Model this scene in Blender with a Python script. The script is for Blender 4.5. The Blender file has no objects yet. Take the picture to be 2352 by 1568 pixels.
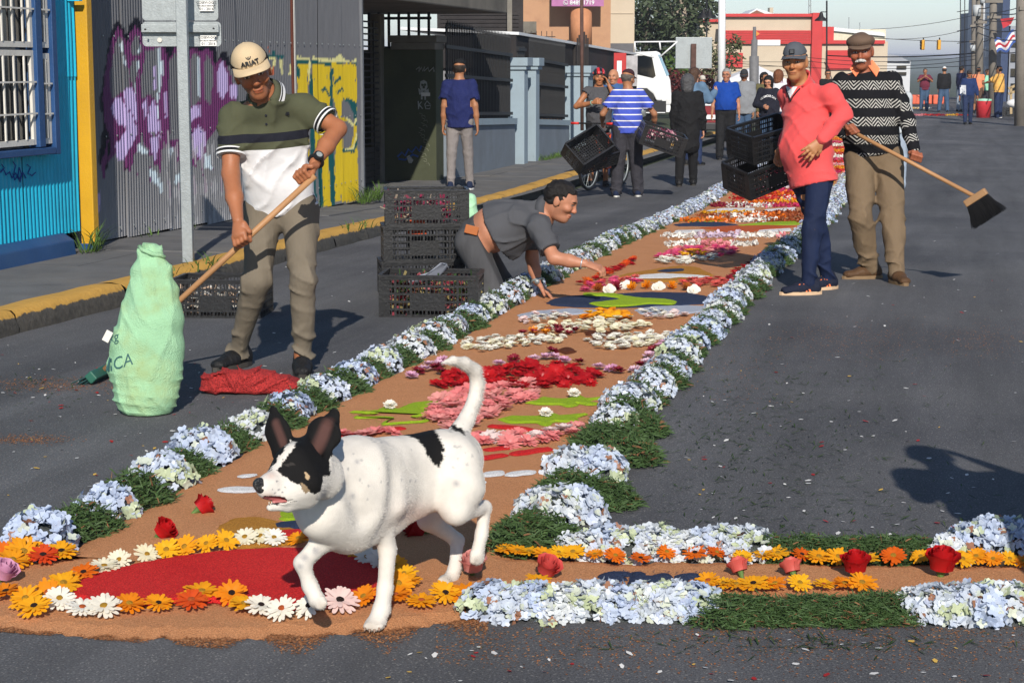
import bpy,math,random
import numpy as np
from mathutils import Vector,Matrix,Euler
PI=math.pi
R=math.radians
rng=np.random.default_rng(7)
random.seed(7)
scene=bpy.context.scene
COL=scene.collection

# ---------------------------------------------------------------- camera, sky, sun, exposure
FPX=4200.0                                   # focal length in units of a 2352 px wide picture
TH=math.atan(629/4200.0)                   # pitch down
YAW=R(13.29)                                 # the street runs along +Y, the camera looks a little left of it
CAMH=1.5
cam_d=bpy.data.cameras.new('camera')
cam=bpy.data.objects.new('camera',cam_d)
COL.objects.link(cam)
cam.location=(0,0,CAMH)
cam.rotation_euler=(PI/2-TH,0,YAW)
cam_d.sensor_width=36.0
cam_d.lens=FPX/2352.0*36.0
cam_d.clip_start=0.1
cam_d.clip_end=12000
scene.camera=cam
SUN_EL=R(30)
SUN_AZ=R(164.0)                              # clockwise from +Y: low morning sun from behind the camera
world=bpy.data.worlds.new('World')
scene.world=world
world.use_nodes=True
wn=world.node_tree.nodes
sky=wn.new('ShaderNodeTexSky')
sky.sky_type='NISHITA'
sky.sun_disc=False
sky.sun_elevation=SUN_EL
sky.sun_rotation=SUN_AZ
sky.altitude=1400
sky.air_density=1.0
sky.dust_density=0.6
sky.ozone_density=2.0
world.node_tree.links.new(sky.outputs[0],wn['Background'].inputs[0])
wn['Background'].inputs[1].default_value=0.098
sun_d=bpy.data.lights.new('sun','SUN')
sun_d.energy=4.6
sun_d.angle=R(0.53)
sun_d.color=(1.0,0.93,0.83)
sun=bpy.data.objects.new('sun',sun_d)
COL.objects.link(sun)
_sd=Vector((-math.sin(SUN_AZ)*math.cos(SUN_EL),-math.cos(SUN_AZ)*math.cos(SUN_EL),-math.sin(SUN_EL)))
sun.rotation_euler=_sd.to_track_quat('-Z','Y').to_euler()
scene.view_settings.view_transform='Standard'
scene.view_settings.look='None'
scene.view_settings.exposure=0.30
scene.view_settings.gamma=1.0
scene.view_settings.use_curve_mapping=False
scene.cycles.max_bounces=6
scene.cycles.transparent_max_bounces=8

# ---------------------------------------------------------------- survey: picture point <-> place
def gz(Y):                                     # the street dips a little beyond the carpet's near half
    t=np.clip((np.asarray(Y,float)-12)/12,0,1)
    return-0.23*t*t*(3-2*t)
CT,ST,CY,SY=math.cos(TH),math.sin(TH),math.cos(YAW),math.sin(YAW)
def ray(x,y):
    cx,cy=x-1176.0,784.0-y
    f=FPX*CT+cy*ST
    u=cy*CT-FPX*ST
    return np.array([cx*CY-f*SY,cx*SY+f*CY,u])/FPX
def _gz(Y):
    t=(Y-12)/12
    if t <= 0:return 0.0
    if t >= 1:return-0.23
    return-0.23*t*t*(3-2*t)
def G(x,y,dz=0.0):                           # point of the ground (or of a level dz above it)
    r=ray(x,y);ry,rz_=float(r[1]),float(r[2])
    t=(dz-CAMH)/rz_ if rz_<-1e-5 else 400.0
    if t*ry>12:
        lo,hi=t*0.5,400.0
        for _ in range(40):
            m=(lo+hi)/2
            if CAMH+rz_*m-(_gz(ry*m)+dz)>0:lo=m
            else:hi=m
        t=lo
    p=r*t
    p[2]+=CAMH
    return p
def PX(x,y,zc):                              # point at a given distance along the view
    p=ray(x,y)*zc
    p[2]+=CAMH
    return p
def atX(x,y,X):
    r=ray(x,y);p=r*(X/r[0]);p[2]+=CAMH;return p
def atY(x,y,Y):
    r=ray(x,y);p=r*(Y/r[1]);p[2]+=CAMH;return p
def proj(P):
    P=np.asarray(P,float)
    d=P-np.array([0,0,CAMH])
    cx=d[...,0]*CY+d[...,1]*SY
    f=-d[...,0]*SY+d[...,1]*CY
    fz=f*CT-d[...,2]*ST
    cy=f*ST+d[...,2]*CT
    return np.stack([1176+FPX*cx/fz,784-FPX*cy/fz,fz],-1)
def zc_of(p):return float(proj(p)[2])
VR=np.array([CY,SY,0.0])                   # to the right of the view
VF=np.array([-SY,CY,0.0])                  # away along the view
UP=np.array([0,0,1.0])
def nrm(v):
    v=np.asarray(v,float);return v/max(np.linalg.norm(v),1e-9)
def inpoly(x,y,poly):
    x=np.asarray(x);y=np.asarray(y)
    c=np.zeros(x.shape,bool)
    n=len(poly)
    for i in range(n):
        x1,y1=poly[i];x2,y2=poly[(i+1)%n]
        if y1==y2:continue
        m=(y1>y) != (y2>y)
        c ^= m & (x<(x2-x1)*(y-y1)/(y2-y1)+x1)
    return c
def nz(P,f=1.0,s=0.0):                       # cheap smooth noise, about -1..1
    x,y,z=P[...,0]*f+s,P[...,1]*f+1.7*s,P[...,2]*f-s
    return (np.sin(1.7*x+2.3*np.sin(1.1*y+s))+np.sin(1.9*y+1.9*np.sin(1.3*z))+np.sin(2.1*z+2.1*np.sin(0.9*x)))/3

# ---------------------------------------------------------------- materials
def srgb(h):
    if isinstance(h,str):
        h=h.lstrip('#');c=[int(h[i:i+2],16)/255 for i in (0,2,4)]
        return tuple(((v+0.055)/1.055)**2.4 if v>0.04045 else v/12.92 for v in c)
    return tuple(h[:3])
MATS={}
def nd(t,kind,**kw):
    n=t.nodes.new(kind)
    for k,v in kw.items():
        if k.startswith('i_'):
            n.inputs[k[2:]].default_value=v
        else:setattr(n,k,v)
    return n
def base_mat(name,rough=0.7,spec=0.3,metal=0.0):
    m=bpy.data.materials.new(name)
    m.use_nodes=True
    t=m.node_tree
    b=t.nodes['Principled BSDF']
    b.inputs['Roughness'].default_value=rough
    b.inputs['Specular IOR Level'].default_value=spec
    b.inputs['Metallic'].default_value=metal
    return m,t,b
def mat(name,col,rough=0.7,var=0.12,scale=9.0,bump=0.0,bscale=60.0,metal=0.0,spec=0.3,stretch=(1,1,1),vcol=False,dirt=None,trans=0.0,coat=0.0,emit=0.0,sheen=0.0,dirtscale=2.0,dirtamt=0.5):
    if name in MATS:return MATS[name]
    m,t,b=base_mat(name,rough,spec,metal)
    L=t.links
    tc=nd(t,'ShaderNodeTexCoord')
    mp=nd(t,'ShaderNodeMapping')
    mp.inputs['Scale'].default_value=stretch
    L.new(tc.outputs['Object'],mp.inputs['Vector'])
    no=nd(t,'ShaderNodeTexNoise',i_Scale=scale,i_Detail=4.0,i_Roughness=0.6)
    L.new(mp.outputs[0],no.inputs['Vector'])
    mr=nd(t,'ShaderNodeMapRange')
    mr.inputs[1].default_value=0.25;mr.inputs[2].default_value=0.75
    mr.inputs[3].default_value=1-var;mr.inputs[4].default_value=1+var
    L.new(no.outputs[0],mr.inputs[0])
    mx=nd(t,'ShaderNodeMix',data_type='RGBA',blend_type='MULTIPLY')
    mx.inputs['Factor'].default_value=1.0
    if vcol:
        at=nd(t,'ShaderNodeAttribute',attribute_name='Col')
        L.new(at.outputs['Color'],mx.inputs['A'])
    else:
        mx.inputs['A'].default_value=(*srgb(col),1)
    L.new(mr.outputs[0],mx.inputs['B'])
    out=mx.outputs['Result']
    if dirt is not None:
        n2=nd(t,'ShaderNodeTexNoise',i_Scale=dirtscale,i_Detail=6.0,i_Roughness=0.65)
        L.new(mp.outputs[0],n2.inputs['Vector'])
        r2=nd(t,'ShaderNodeMapRange')
        r2.inputs[1].default_value=0.48;r2.inputs[2].default_value=0.72
        r2.inputs[3].default_value=0.0;r2.inputs[4].default_value=dirtamt
        L.new(n2.outputs[0],r2.inputs[0])
        m2=nd(t,'ShaderNodeMix',data_type='RGBA')
        L.new(r2.outputs[0],m2.inputs['Factor'])
        L.new(out,m2.inputs['A'])
        m2.inputs['B'].default_value=(*srgb(dirt),1)
        out=m2.outputs['Result']
    L.new(out,b.inputs['Base Color'])
    if bump>0:
        nb=nd(t,'ShaderNodeTexNoise',i_Scale=bscale,i_Detail=4.0,i_Roughness=0.6)
        L.new(mp.outputs[0],nb.inputs['Vector'])
        bp=nd(t,'ShaderNodeBump',i_Strength=bump,i_Distance=0.02)
        L.new(nb.outputs[0],bp.inputs['Height'])
        L.new(bp.outputs[0],b.inputs['Normal'])
    if trans:
        b.inputs['Transmission Weight'].default_value=trans
    if coat:b.inputs['Coat Weight'].default_value=coat
    if sheen:
        b.inputs['Sheen Weight'].default_value=sheen
    MATS[name]=m
    return m
def petal_mat(name,col,col2=None,var=0.15,scale=14.0,tr=0.25):
    """thin petals: diffuse + translucent, the tint differing from flower to flower"""
    if name in MATS:return MATS[name]
    m=bpy.data.materials.new(name);m.use_nodes=True
    t=m.node_tree;L=t.links
    t.nodes.remove(t.nodes['Principled BSDF'])
    out=t.nodes['Material Output']
    oi=nd(t,'ShaderNodeObjectInfo')
    tc=nd(t,'ShaderNodeTexCoord')
    no=nd(t,'ShaderNodeTexNoise',i_Scale=scale,i_Detail=3.0)
    L.new(tc.outputs['Object'],no.inputs['Vector'])
    ad=nd(t,'ShaderNodeMath',operation='ADD');L.new(no.outputs[0],ad.inputs[0]);L.new(oi.outputs['Random'],ad.inputs[1])
    fr=nd(t,'ShaderNodeMapRange');L.new(ad.outputs[0],fr.inputs[0])
    fr.inputs[1].default_value=0.45;fr.inputs[2].default_value=1.45
    mx=nd(t,'ShaderNodeMix',data_type='RGBA');L.new(fr.outputs[0],mx.inputs['Factor'])
    c1=srgb(col);c2=srgb(col2) if col2 else tuple(v*(1-2*var) for v in c1)
    mx.inputs['A'].default_value=(*c1,1);mx.inputs['B'].default_value=(*c2,1)
    col_out=mx.outputs['Result']
    if True:
        at=nd(t,'ShaderNodeAttribute',attribute_name='Tint')
        m3=nd(t,'ShaderNodeMix',data_type='RGBA',blend_type='MIX')
        L.new(at.outputs['Alpha'],m3.inputs['Factor']);L.new(col_out,m3.inputs['A']);L.new(at.outputs['Color'],m3.inputs['B'])
        col_out=m3.outputs['Result']
    df=nd(t,'ShaderNodeBsdfDiffuse');tl=nd(t,'ShaderNodeBsdfTranslucent');ms=nd(t,'ShaderNodeMixShader')
    L.new(col_out,df.inputs[0]);L.new(col_out,tl.inputs[0])
    ms.inputs[0].default_value=tr
    L.new(df.outputs[0],ms.inputs[1]);L.new(tl.outputs[0],ms.inputs[2])
    gl=nd(t,'ShaderNodeBsdfGlossy',i_Roughness=0.45);m4=nd(t,'ShaderNodeMixShader');m4.inputs[0].default_value=0.03
    L.new(ms.outputs[0],m4.inputs[1]);L.new(gl.outputs[0],m4.inputs[2])
    L.new(m4.outputs[0],out.inputs[0])
    MATS[name]=m
    return m
def glass_mat(name,col='#101418',rough=0.06):
    if name in MATS:return MATS[name]
    m,t,b=base_mat(name,rough,0.6)
    b.inputs['Base Color'].default_value=(*srgb(col),1)
    MATS[name]=m
    return m

# ---------------------------------------------------------------- objects
def tag(o,label=None,cat=None,group=None,kind=None):
    if label:o['label']=label
    if cat:o['category']=cat
    if group:o['group']=group
    if kind:o['kind']=kind
    return o
def thing(name,label,cat,loc=(0,0,0),rz=0.0,group=None,rot=None):
    o=bpy.data.objects.new(name,None)
    o.empty_display_size=0.1
    COL.objects.link(o)
    o.location=Vector([float(v) for v in loc])
    o.rotation_euler=rot if rot is not None else (0,0,rz)
    return tag(o,label,cat,group)
def mesh_obj(name,V,F,m=None,parent=None,smooth=False,origin=None,col=None,loc=None,mats=None,mi=None):
    V=np.asarray(V,float)
    if origin is not None:V=V-np.asarray(origin,float)
    me=bpy.data.meshes.new(name)
    if isinstance(F,np.ndarray):
        k=F.shape[1]
        me.vertices.add(len(V));me.vertices.foreach_set('co',V.astype(np.float32).ravel())
        me.loops.add(F.size);me.loops.foreach_set('vertex_index',F.astype(np.int32).ravel())
        me.polygons.add(len(F));me.polygons.foreach_set('loop_start',np.arange(0,F.size,k,dtype=np.int32))
        me.update(calc_edges=True)
        me.validate()
    else:
        me.from_pydata([tuple(v) for v in V],[],[tuple(int(i) for i in f) for f in F])
    if smooth:me.polygons.foreach_set('use_smooth',[True]*len(me.polygons))
    if col is not None:
        a=me.color_attributes.new('Col','FLOAT_COLOR','POINT')
        c=np.ones((len(V),4),np.float32);c[:,:3]=np.asarray(col)[:,:3]
        a.data.foreach_set('color',c.ravel())
    if mats:
        for q in mats:me.materials.append(q)
        if mi is not None:me.polygons.foreach_set('material_index',np.asarray(mi,np.int32))
    elif m:me.materials.append(m)
    o=bpy.data.objects.new(name,me)
    COL.objects.link(o)
    if parent:o.parent=parent
    if loc is not None:o.location=Vector([float(v) for v in loc])
    return o
def rotm(a,ax='z'):
    c,s=math.cos(a),math.sin(a)
    return np.array({'z':[[c,-s,0],[s,c,0],[0,0,1]],'x':[[1,0,0],[0,c,-s],[0,s,c]],'y':[[c,0,s],[0,1,0],[-s,0,c]]}[ax],float)
def frame_of(d,up=UP):
    d=nrm(d)
    s=np.cross(d,up)
    if np.linalg.norm(s)<1e-4:s=np.cross(d,[1,0,0])
    s=nrm(s);return s,np.cross(s,d),d
class MB:
    def __init__(s):s.v=[];s.f=[];s.n=0
    def add(s,V,F):
        V=np.asarray(V,float)
        s.v.append(V);s.f+=[tuple(i+s.n for i in f) for f in F];s.n+=len(V);return s
    def box(s,c,size,M=None,bev=0.0):
        x,y,z=[q/2 for q in size]
        V=np.array([[i*x,j*y,k*z] for i in (-1,1) for j in (-1,1) for k in (-1,1)],float)
        if M is not None:V=V @ np.asarray(M).T
        return s.add(V+np.asarray(c,float),[(0,1,3,2),(4,6,7,5),(0,4,5,1),(2,3,7,6),(0,2,6,4),(1,5,7,3)])
    def bar(s,a,b,w,h=None,up=UP):             # rectangular bar from a to b
        a=np.asarray(a,float);b=np.asarray(b,float);h=h or w
        sd,u,d=frame_of(b-a,up)
        V=[p+sd*i*w/2+u*j*h/2 for p in (a,b) for i,j in ((-1,-1),(1,-1),(1,1),(-1,1))]
        return s.add(V,[(3,2,1,0),(4,5,6,7),(0,1,5,4),(1,2,6,5),(2,3,7,6),(3,0,4,7)])
    def tube(s,pts,rad,n=8,cap=True):
        pts=[np.asarray(p,float) for p in pts]
        if not hasattr(rad,'__len__'):rad=[rad]*len(pts)
        V=[];pu=None
        for i,p in enumerate(pts):
            d=pts[min(i+1,len(pts)-1)]-pts[max(i-1,0)]
            sd,u,_=frame_of(d,UP if pu is None else pu)
            if pu is not None:
                d_=nrm(d);u=nrm(pu-d_*np.dot(pu,d_));sd=np.cross(d_,u)
            pu=u
            for k in range(n):
                a=2*PI*k/n
                V.append(p+(sd*math.cos(a)+u*math.sin(a))*rad[i])
        F=[]
        for i in range(len(pts)-1):
            for k in range(n):
                F.append((i*n+k,i*n+(k+1)%n,(i+1)*n+(k+1)%n,(i+1)*n+k))
        if cap:
            F.append(tuple(range(n-1,-1,-1)));F.append(tuple((len(pts)-1)*n+k for k in range(n)))
        return s.add(V,F)
    def cyl(s,a,b,r,r2=None,n=12):return s.tube([a,b],[r,r if r2 is None else r2],n)
    def prism(s,poly,d):                           # planar polygon (3D points), extruded by vector d
        P=np.asarray(poly,float);n=len(P)
        V=np.vstack([P,P+np.asarray(d,float)])
        return s.add(V,[tuple(range(n-1,-1,-1)),tuple(range(n,2*n))]+[(i,(i+1)%n,n+(i+1)%n,n+i) for i in range(n)])
    def lathe(s,prof,n=24,c=(0,0,0),M=None):   # prof [(r,z)]
        V=np.array([[r*math.cos(2*PI*k/n),r*math.sin(2*PI*k/n),z] for r,z in prof for k in range(n)],float)
        if M is not None:V=V @ np.asarray(M).T
        F=[(i*n+k,i*n+(k+1)%n,(i+1)*n+(k+1)%n,(i+1)*n+k) for i in range(len(prof)-1) for k in range(n)]
        return s.add(V+np.asarray(c,float),F)
    def torus(s,c,Rr,r,ax=(0,1,0),n=32,m=8):
        sd,u,d=frame_of(ax)
        V=[]
        for i in range(n):
            a=2*PI*i/n;q=sd*math.cos(a)+u*math.sin(a)
            for j in range(m):
                b=2*PI*j/m;V.append(np.asarray(c)+q*(Rr+r*math.cos(b))+d*r*math.sin(b))
        return s.add(V,[(i*m+j,((i+1)%n)*m+j,((i+1)%n)*m+(j+1)%m,i*m+(j+1)%m) for i in range(n) for j in range(m)])
    def verts(s):return np.vstack(s.v)
    def build(s,name,m,parent=None,smooth=False,origin=None,col=None,bevel=0.0,loc=None):
        o=mesh_obj(name,s.verts(),s.f,m,parent,smooth,origin,col,loc)
        if bevel:
            b=o.modifiers.new('bevel','BEVEL');b.width=bevel;b.segments=2;b.limit_method='ANGLE'
        return o
def copy_tree(o,parent=None):
    c=o.copy();COL.objects.link(c);c.parent=parent
    for ch in list(o.children):copy_tree(ch,c)
    return c
FONT_CACHE={}
def text_mesh(txt,size=1.0,bold=0.0):
    """flat lettering as plain mesh data (verts, faces), centred, in the XZ plane facing -Y"""
    cu=bpy.data.curves.new('lettering','FONT');cu.body=txt;cu.size=size;cu.align_x='CENTER';cu.align_y='CENTER'
    cu.offset=bold;cu.resolution_u=3
    ob=bpy.data.objects.new('lettering',cu);COL.objects.link(ob)
    dg=bpy.context.evaluated_depsgraph_get()
    me=bpy.data.meshes.new_from_object(ob.evaluated_get(dg))
    V=np.array([v.co[:] for v in me.vertices]);F=[tuple(p.vertices) for p in me.polygons]
    bpy.data.objects.remove(ob);bpy.data.curves.remove(cu);bpy.data.meshes.remove(me)
    V=np.stack([V[:,0],V[:,2]*0,V[:,1]],-1)
    return V,F

# ---------------------------------------------------------------- implicit surfaces (bodies, cloth, animals, sacks)
def cap(a,b,ra,rb=None,k=0.03,fl=None):
    a=np.asarray(a,float);b=np.asarray(b,float);rb=ra if rb is None else rb
    ab=b-a;L2=max(float(ab @ ab),1e-9);rm=max(ra,rb)
    if fl is not None:fax,fs=nrm(fl[0]),fl[1];rm *= max(1,fs)
    def fn(P):
        q=P-a
        t=np.clip((q @ ab)/L2,0,1)
        d=q-t[...,None]*ab
        rr=ra+(rb-ra)*t
        if fl is not None:
            c=d @ fax
            d=d-c[...,None]*fax+(c/fs)[...,None]*fax
            return (np.sqrt((d*d).sum(-1))-rr)*min(1,fs)
        return np.sqrt((d*d).sum(-1))-rr
    return (fn,np.minimum(a,b)-rm,np.maximum(a,b)+rm,k)
def ell(c,r,M=None,k=0.03):
    c=np.asarray(c,float);r=np.asarray(r,float) if hasattr(r,'__len__') else np.array([r]*3,float)
    M=np.eye(3) if M is None else np.asarray(M,float)     # columns = axes
    e=np.sqrt(((M*r)**2).sum(1))
    def fn(P):
        q=((P-c) @ M)
        k0=np.sqrt(((q/r)**2).sum(-1));k1=np.sqrt(((q/(r*r))**2).sum(-1))
        return np.where(k1>1e-9,k0*(k0-1)/np.maximum(k1,1e-9),-r.min())
    return (fn,c-e,c+e,k)
def sec(a,b,ra,rb,side,k=0.04):
    """elliptic tapered section from a to b; radii (across, deep)"""
    a=np.asarray(a,float);b=np.asarray(b,float);ab=b-a;L2=max(float(ab @ ab),1e-9)
    ax=nrm(ab);sd=nrm(np.asarray(side)-ax*np.dot(side,ax));fr=np.cross(sd,ax)
    rm=max(*ra,*rb)
    def fn(P):
        q=P-a
        t0=(q @ ab)/L2;t=np.clip(t0,0,1)
        d=q-t[...,None]*ab
        u,v,w=d @ sd,d @ fr,d @ ax
        rx=ra[0]+(rb[0]-ra[0])*t;ry=ra[1]+(rb[1]-ra[1])*t
        rz=np.minimum(rx,ry)
        k0=np.sqrt((u/rx)**2+(v/ry)**2+(w/rz)**2)
        return (k0-1)*np.minimum(rx,ry)
    return (fn,np.minimum(a,b)-rm,np.maximum(a,b)+rm,k)
def nets(prims,res,cuts=(),subs=(),disp=None,ext=None):
    """naive surface nets over the smooth union of prims; cuts are half spaces (point, normal) whose outside is removed"""
    lo=np.min([p[1] for p in prims],0)-3*res;hi=np.max([p[2] for p in prims],0)+3*res
    n=np.ceil((hi-lo)/res).astype(int)+1
    ax=[lo[i]+np.arange(n[i])*res for i in range(3)]
    D=np.full(n,0.6)
    def block(p,mg):
        i0=np.maximum(np.floor((p[1]-mg-lo)/res).astype(int),0);i1=np.minimum(np.ceil((p[2]+mg-lo)/res).astype(int)+1,n)
        sl=tuple(slice(a,b) for a,b in zip(i0,i1))
        P=np.stack(np.meshgrid(*[ax[i][sl[i]] for i in range(3)],indexing='ij'),-1)
        return sl,P
    for p in prims:
        k=p[3];sl,P=block(p,k+2.5*res)
        d=p[0](P);o=D[sl]
        if k>1e-6:
            h=np.maximum(k-np.abs(o-d),0)/k
            D[sl]=np.minimum(o,d)-h*h*k*0.25
        else:D[sl]=np.minimum(o,d)
    for p in subs:
        k=p[3];sl,P=block(p,k+2.5*res)
        d=-p[0](P);o=D[sl]
        h=np.maximum(k-np.abs(o-d),0)/max(k,1e-6)
        D[sl]=np.maximum(o,d)+h*h*k*0.25
    if disp is not None or cuts or ext:
        P=np.stack(np.meshgrid(*ax,indexing='ij'),-1)
        if disp is not None:
            msk=np.abs(D)<4*res+0.03
            D[msk]+=disp(P[msk])
        for c,nn in cuts:
            D=np.maximum(D,(P-np.asarray(c,float)) @ nrm(nn))
        if ext:D=np.maximum(D,ext(P))
    D[[0,-1]]=np.maximum(D[[0,-1]],res);D[:,[0,-1]]=np.maximum(D[:,[0,-1]],res);D[:,:,[0,-1]]=np.maximum(D[:,:,[0,-1]],res)
    S=D<0
    m=n-1
    cnt=np.zeros(m,np.int16);acc=np.zeros((*m,3))
    offs=[(i,j,k) for i in (0,1) for j in (0,1) for k in (0,1)]
    def sub(A,o):return A[o[0]:o[0]+m[0],o[1]:o[1]+m[1],o[2]:o[2]+m[2]]
    mix=np.zeros(m,np.int8)
    for o in offs:mix+=sub(S,o)
    act=(mix>0) & (mix<8)
    idx=np.argwhere(act)
    if len(idx)==0:return np.zeros((0,3)),np.zeros((0,4),int)
    cd=np.stack([D[idx[:,0]+o[0],idx[:,1]+o[1],idx[:,2]+o[2]] for o in offs],1)
    pos=np.zeros((len(idx),3));c=np.zeros(len(idx))
    for a in range(8):
        for b in range(a+1,8):
            da=np.array(offs[b])-np.array(offs[a])
            if np.abs(da).sum() != 1:continue
            x,y=cd[:,a],cd[:,b]
            cr=(x<0) != (y<0)
            t=np.where(cr,x/np.where(cr,x-y,1),0)
            pos+=np.where(cr[:,None],np.array(offs[a])[None]+t[:,None]*da[None],0);c+=cr
    V=lo+(idx+pos/c[:,None])*res
    ids=np.full(m,-1,np.int64);ids[tuple(idx.T)]=np.arange(len(idx))
    F=[]
    for a in range(3):
        b,cc=(a+1)%3,(a+2)%3
        sl0=[slice(1,m[i]) for i in range(3)];sl0[a]=slice(0,m[a])
        s0=S[tuple(sl0)]
        sl1=list(sl0);sl1[a]=slice(1,m[a]+1)
        s1=S[tuple(sl1)]
        e=np.argwhere(s0 != s1)
        if len(e)==0:continue
        inn=s0[tuple(e.T)]
        e=e+np.array([0 if i==a else 1 for i in range(3)])
        def g(db,dc):
            q=e.copy();q[:,b] -= db;q[:,cc] -= dc
            return ids[tuple(q.T)]
        Q=np.stack([g(1,1),g(0,1),g(0,0),g(1,0)],1)
        Q[~inn]=Q[~inn][:,::-1]
        F.append(Q[(Q >= 0).all(1)])
    return V,np.vstack(F)
def join(parts):
    V=[];F=[];C=[];n=0
    for v,f,c in parts:
        V.append(v);F.append(f+n);C.append(c);n+=len(v)
    return np.vstack(V),np.vstack(F),np.vstack(C)
def flat(V,c):return np.tile(np.asarray(srgb(c)),(len(V),1))
# ================================================================ the ground
def asphalt(name,base,patch,speck=0.5):
    m,t,b=base_mat(name,0.92,0.22)
    L=t.links
    g=nd(t,'ShaderNodeNewGeometry')
    n1=nd(t,'ShaderNodeTexNoise',i_Scale=0.55,i_Detail=5.0,i_Roughness=0.6);L.new(g.outputs['Position'],n1.inputs['Vector'])
    mp=nd(t,'ShaderNodeMapping');mp.inputs['Scale'].default_value=(1.0,0.25,1);L.new(g.outputs['Position'],mp.inputs['Vector'])
    n2=nd(t,'ShaderNodeTexNoise',i_Scale=150.0,i_Detail=3.0,i_Roughness=0.7);L.new(g.outputs['Position'],n2.inputs['Vector'])
    v=nd(t,'ShaderNodeTexVoronoi',i_Scale=230.0);L.new(g.outputs['Position'],v.inputs['Vector'])
    mx=nd(t,'ShaderNodeMix',data_type='RGBA');mx.inputs['A'].default_value=(*srgb(base),1);mx.inputs['B'].default_value=(*srgb(patch),1)
    r1=nd(t,'ShaderNodeMapRange');r1.inputs[1].default_value=0.35;r1.inputs[2].default_value=0.68;L.new(n1.outputs[0],r1.inputs[0]);L.new(r1.outputs[0],mx.inputs['Factor'])
    r2=nd(t,'ShaderNodeMapRange');r2.inputs[1].default_value=0.3;r2.inputs[2].default_value=0.7;r2.inputs[3].default_value=0.5;r2.inputs[4].default_value=1.5;L.new(n2.outputs[0],r2.inputs[0])
    m2=nd(t,'ShaderNodeMix',data_type='RGBA',blend_type='MULTIPLY');m2.inputs['Factor'].default_value=1;L.new(mx.outputs['Result'],m2.inputs['A']);L.new(r2.outputs[0],m2.inputs['B'])
    # pale stone chips showing in the wearing course
    cr=nd(t,'ShaderNodeMapRange');cr.inputs[1].default_value=0.93;cr.inputs[2].default_value=0.98;cr.inputs[4].default_value=speck
    sx=nd(t,'ShaderNodeSeparateColor');L.new(v.outputs['Color'],sx.inputs[0]);L.new(sx.outputs[0],cr.inputs[0])
    m3=nd(t,'ShaderNodeMix',data_type='RGBA');L.new(cr.outputs[0],m3.inputs['Factor']);L.new(m2.outputs['Result'],m3.inputs['A']);m3.inputs['B'].default_value=(0.30,0.29,0.27,1)
    mp2=nd(t,'ShaderNodeMapping');mp2.inputs['Scale'].default_value=(1.6,0.16,1);L.new(g.outputs['Position'],mp2.inputs['Vector'])
    n4=nd(t,'ShaderNodeTexNoise',i_Scale=1.3,i_Detail=6.0,i_Roughness=0.65);L.new(mp2.outputs[0],n4.inputs['Vector'])
    r4=nd(t,'ShaderNodeMapRange');r4.inputs[1].default_value=0.3;r4.inputs[2].default_value=0.7;r4.inputs[3].default_value=0.70;r4.inputs[4].default_value=1.28;L.new(n4.outputs[0],r4.inputs[0])
    m5=nd(t,'ShaderNodeMix',data_type='RGBA',blend_type='MULTIPLY');m5.inputs['Factor'].default_value=1;L.new(m3.outputs['Result'],m5.inputs['A']);L.new(r4.outputs[0],m5.inputs['B']);m3=m5
    # chalky scuffs
    n3=nd(t,'ShaderNodeTexNoise',i_Scale=2.2,i_Detail=9.0,i_Roughness=0.75);L.new(mp.outputs[0],n3.inputs['Vector'])
    r3=nd(t,'ShaderNodeMapRange');r3.inputs[1].default_value=0.66;r3.inputs[2].default_value=0.82;r3.inputs[4].default_value=0.45;L.new(n3.outputs[0],r3.inputs[0])
    m4=nd(t,'ShaderNodeMix',data_type='RGBA');L.new(r3.outputs[0],m4.inputs['Factor']);L.new(m3.outputs['Result'],m4.inputs['A']);m4.inputs['B'].default_value=(0.26,0.26,0.27,1)
    L.new(m4.outputs['Result'],b.inputs['Base Color'])
    bp=nd(t,'ShaderNodeBump',i_Strength=0.55,i_Distance=0.006);L.new(n2.outputs[0],bp.inputs['Height']);L.new(bp.outputs[0],b.inputs['Normal'])
    MATS[name]=m
    return m
M_ROAD=asphalt('asphalt',(0.068,0.069,0.076),(0.104,0.104,0.108))
M_WALK=mat('pavement_concrete',(0.125,0.125,0.126),0.9,0.22,3.0,0.5,70,dirt=(0.17,0.155,0.135),dirtscale=1.6,dirtamt=0.55)
def sheet(name,xs,ys,zf,m,**kw):
    X,Y=np.meshgrid(xs,ys,indexing='ij');Z=zf(X,Y)
    V=np.stack([X,Y,Z],-1).reshape(-1,3);n=len(ys)
    F=np.array([(i*n+j,(i+1)*n+j,(i+1)*n+j+1,i*n+j+1) for i in range(len(xs)-1) for j in range(n-1)])
    return mesh_obj(name,V,F,m,smooth=True,**kw)
M_EARTH=mat('earth',(0.045,0.06,0.03),0.95,0.35,0.05,0.3,2.0,dirt=(0.09,0.085,0.06),dirtscale=0.02)
gy=np.concatenate([np.linspace(-30,60,61),np.array([90,130,200,300,450,700,1000,1500,2200,3500,5500,8000])])
def gterr(X,Y):
    z=gz(Y)-0.05
    t=np.clip((Y-150)/900,0,1)
    return z-3.0*np.clip((Y-95)/60,0,1)+t*3.0
gx=np.concatenate([-np.geomspace(6000,40,12),np.linspace(-30,30,21),np.geomspace(40,6000,12)])
tag(sheet('ground',gx,gy,gterr,M_EARTH),kind='structure')
ry=np.concatenate([np.linspace(-6,11,12),np.linspace(12,24,25),np.linspace(26,112,12)])
tag(sheet('road',np.array([-5.16,-2,2,6,10,20,40]),ry,lambda X,Y:gz(Y)+0*X,M_ROAD),kind='structure')
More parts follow.
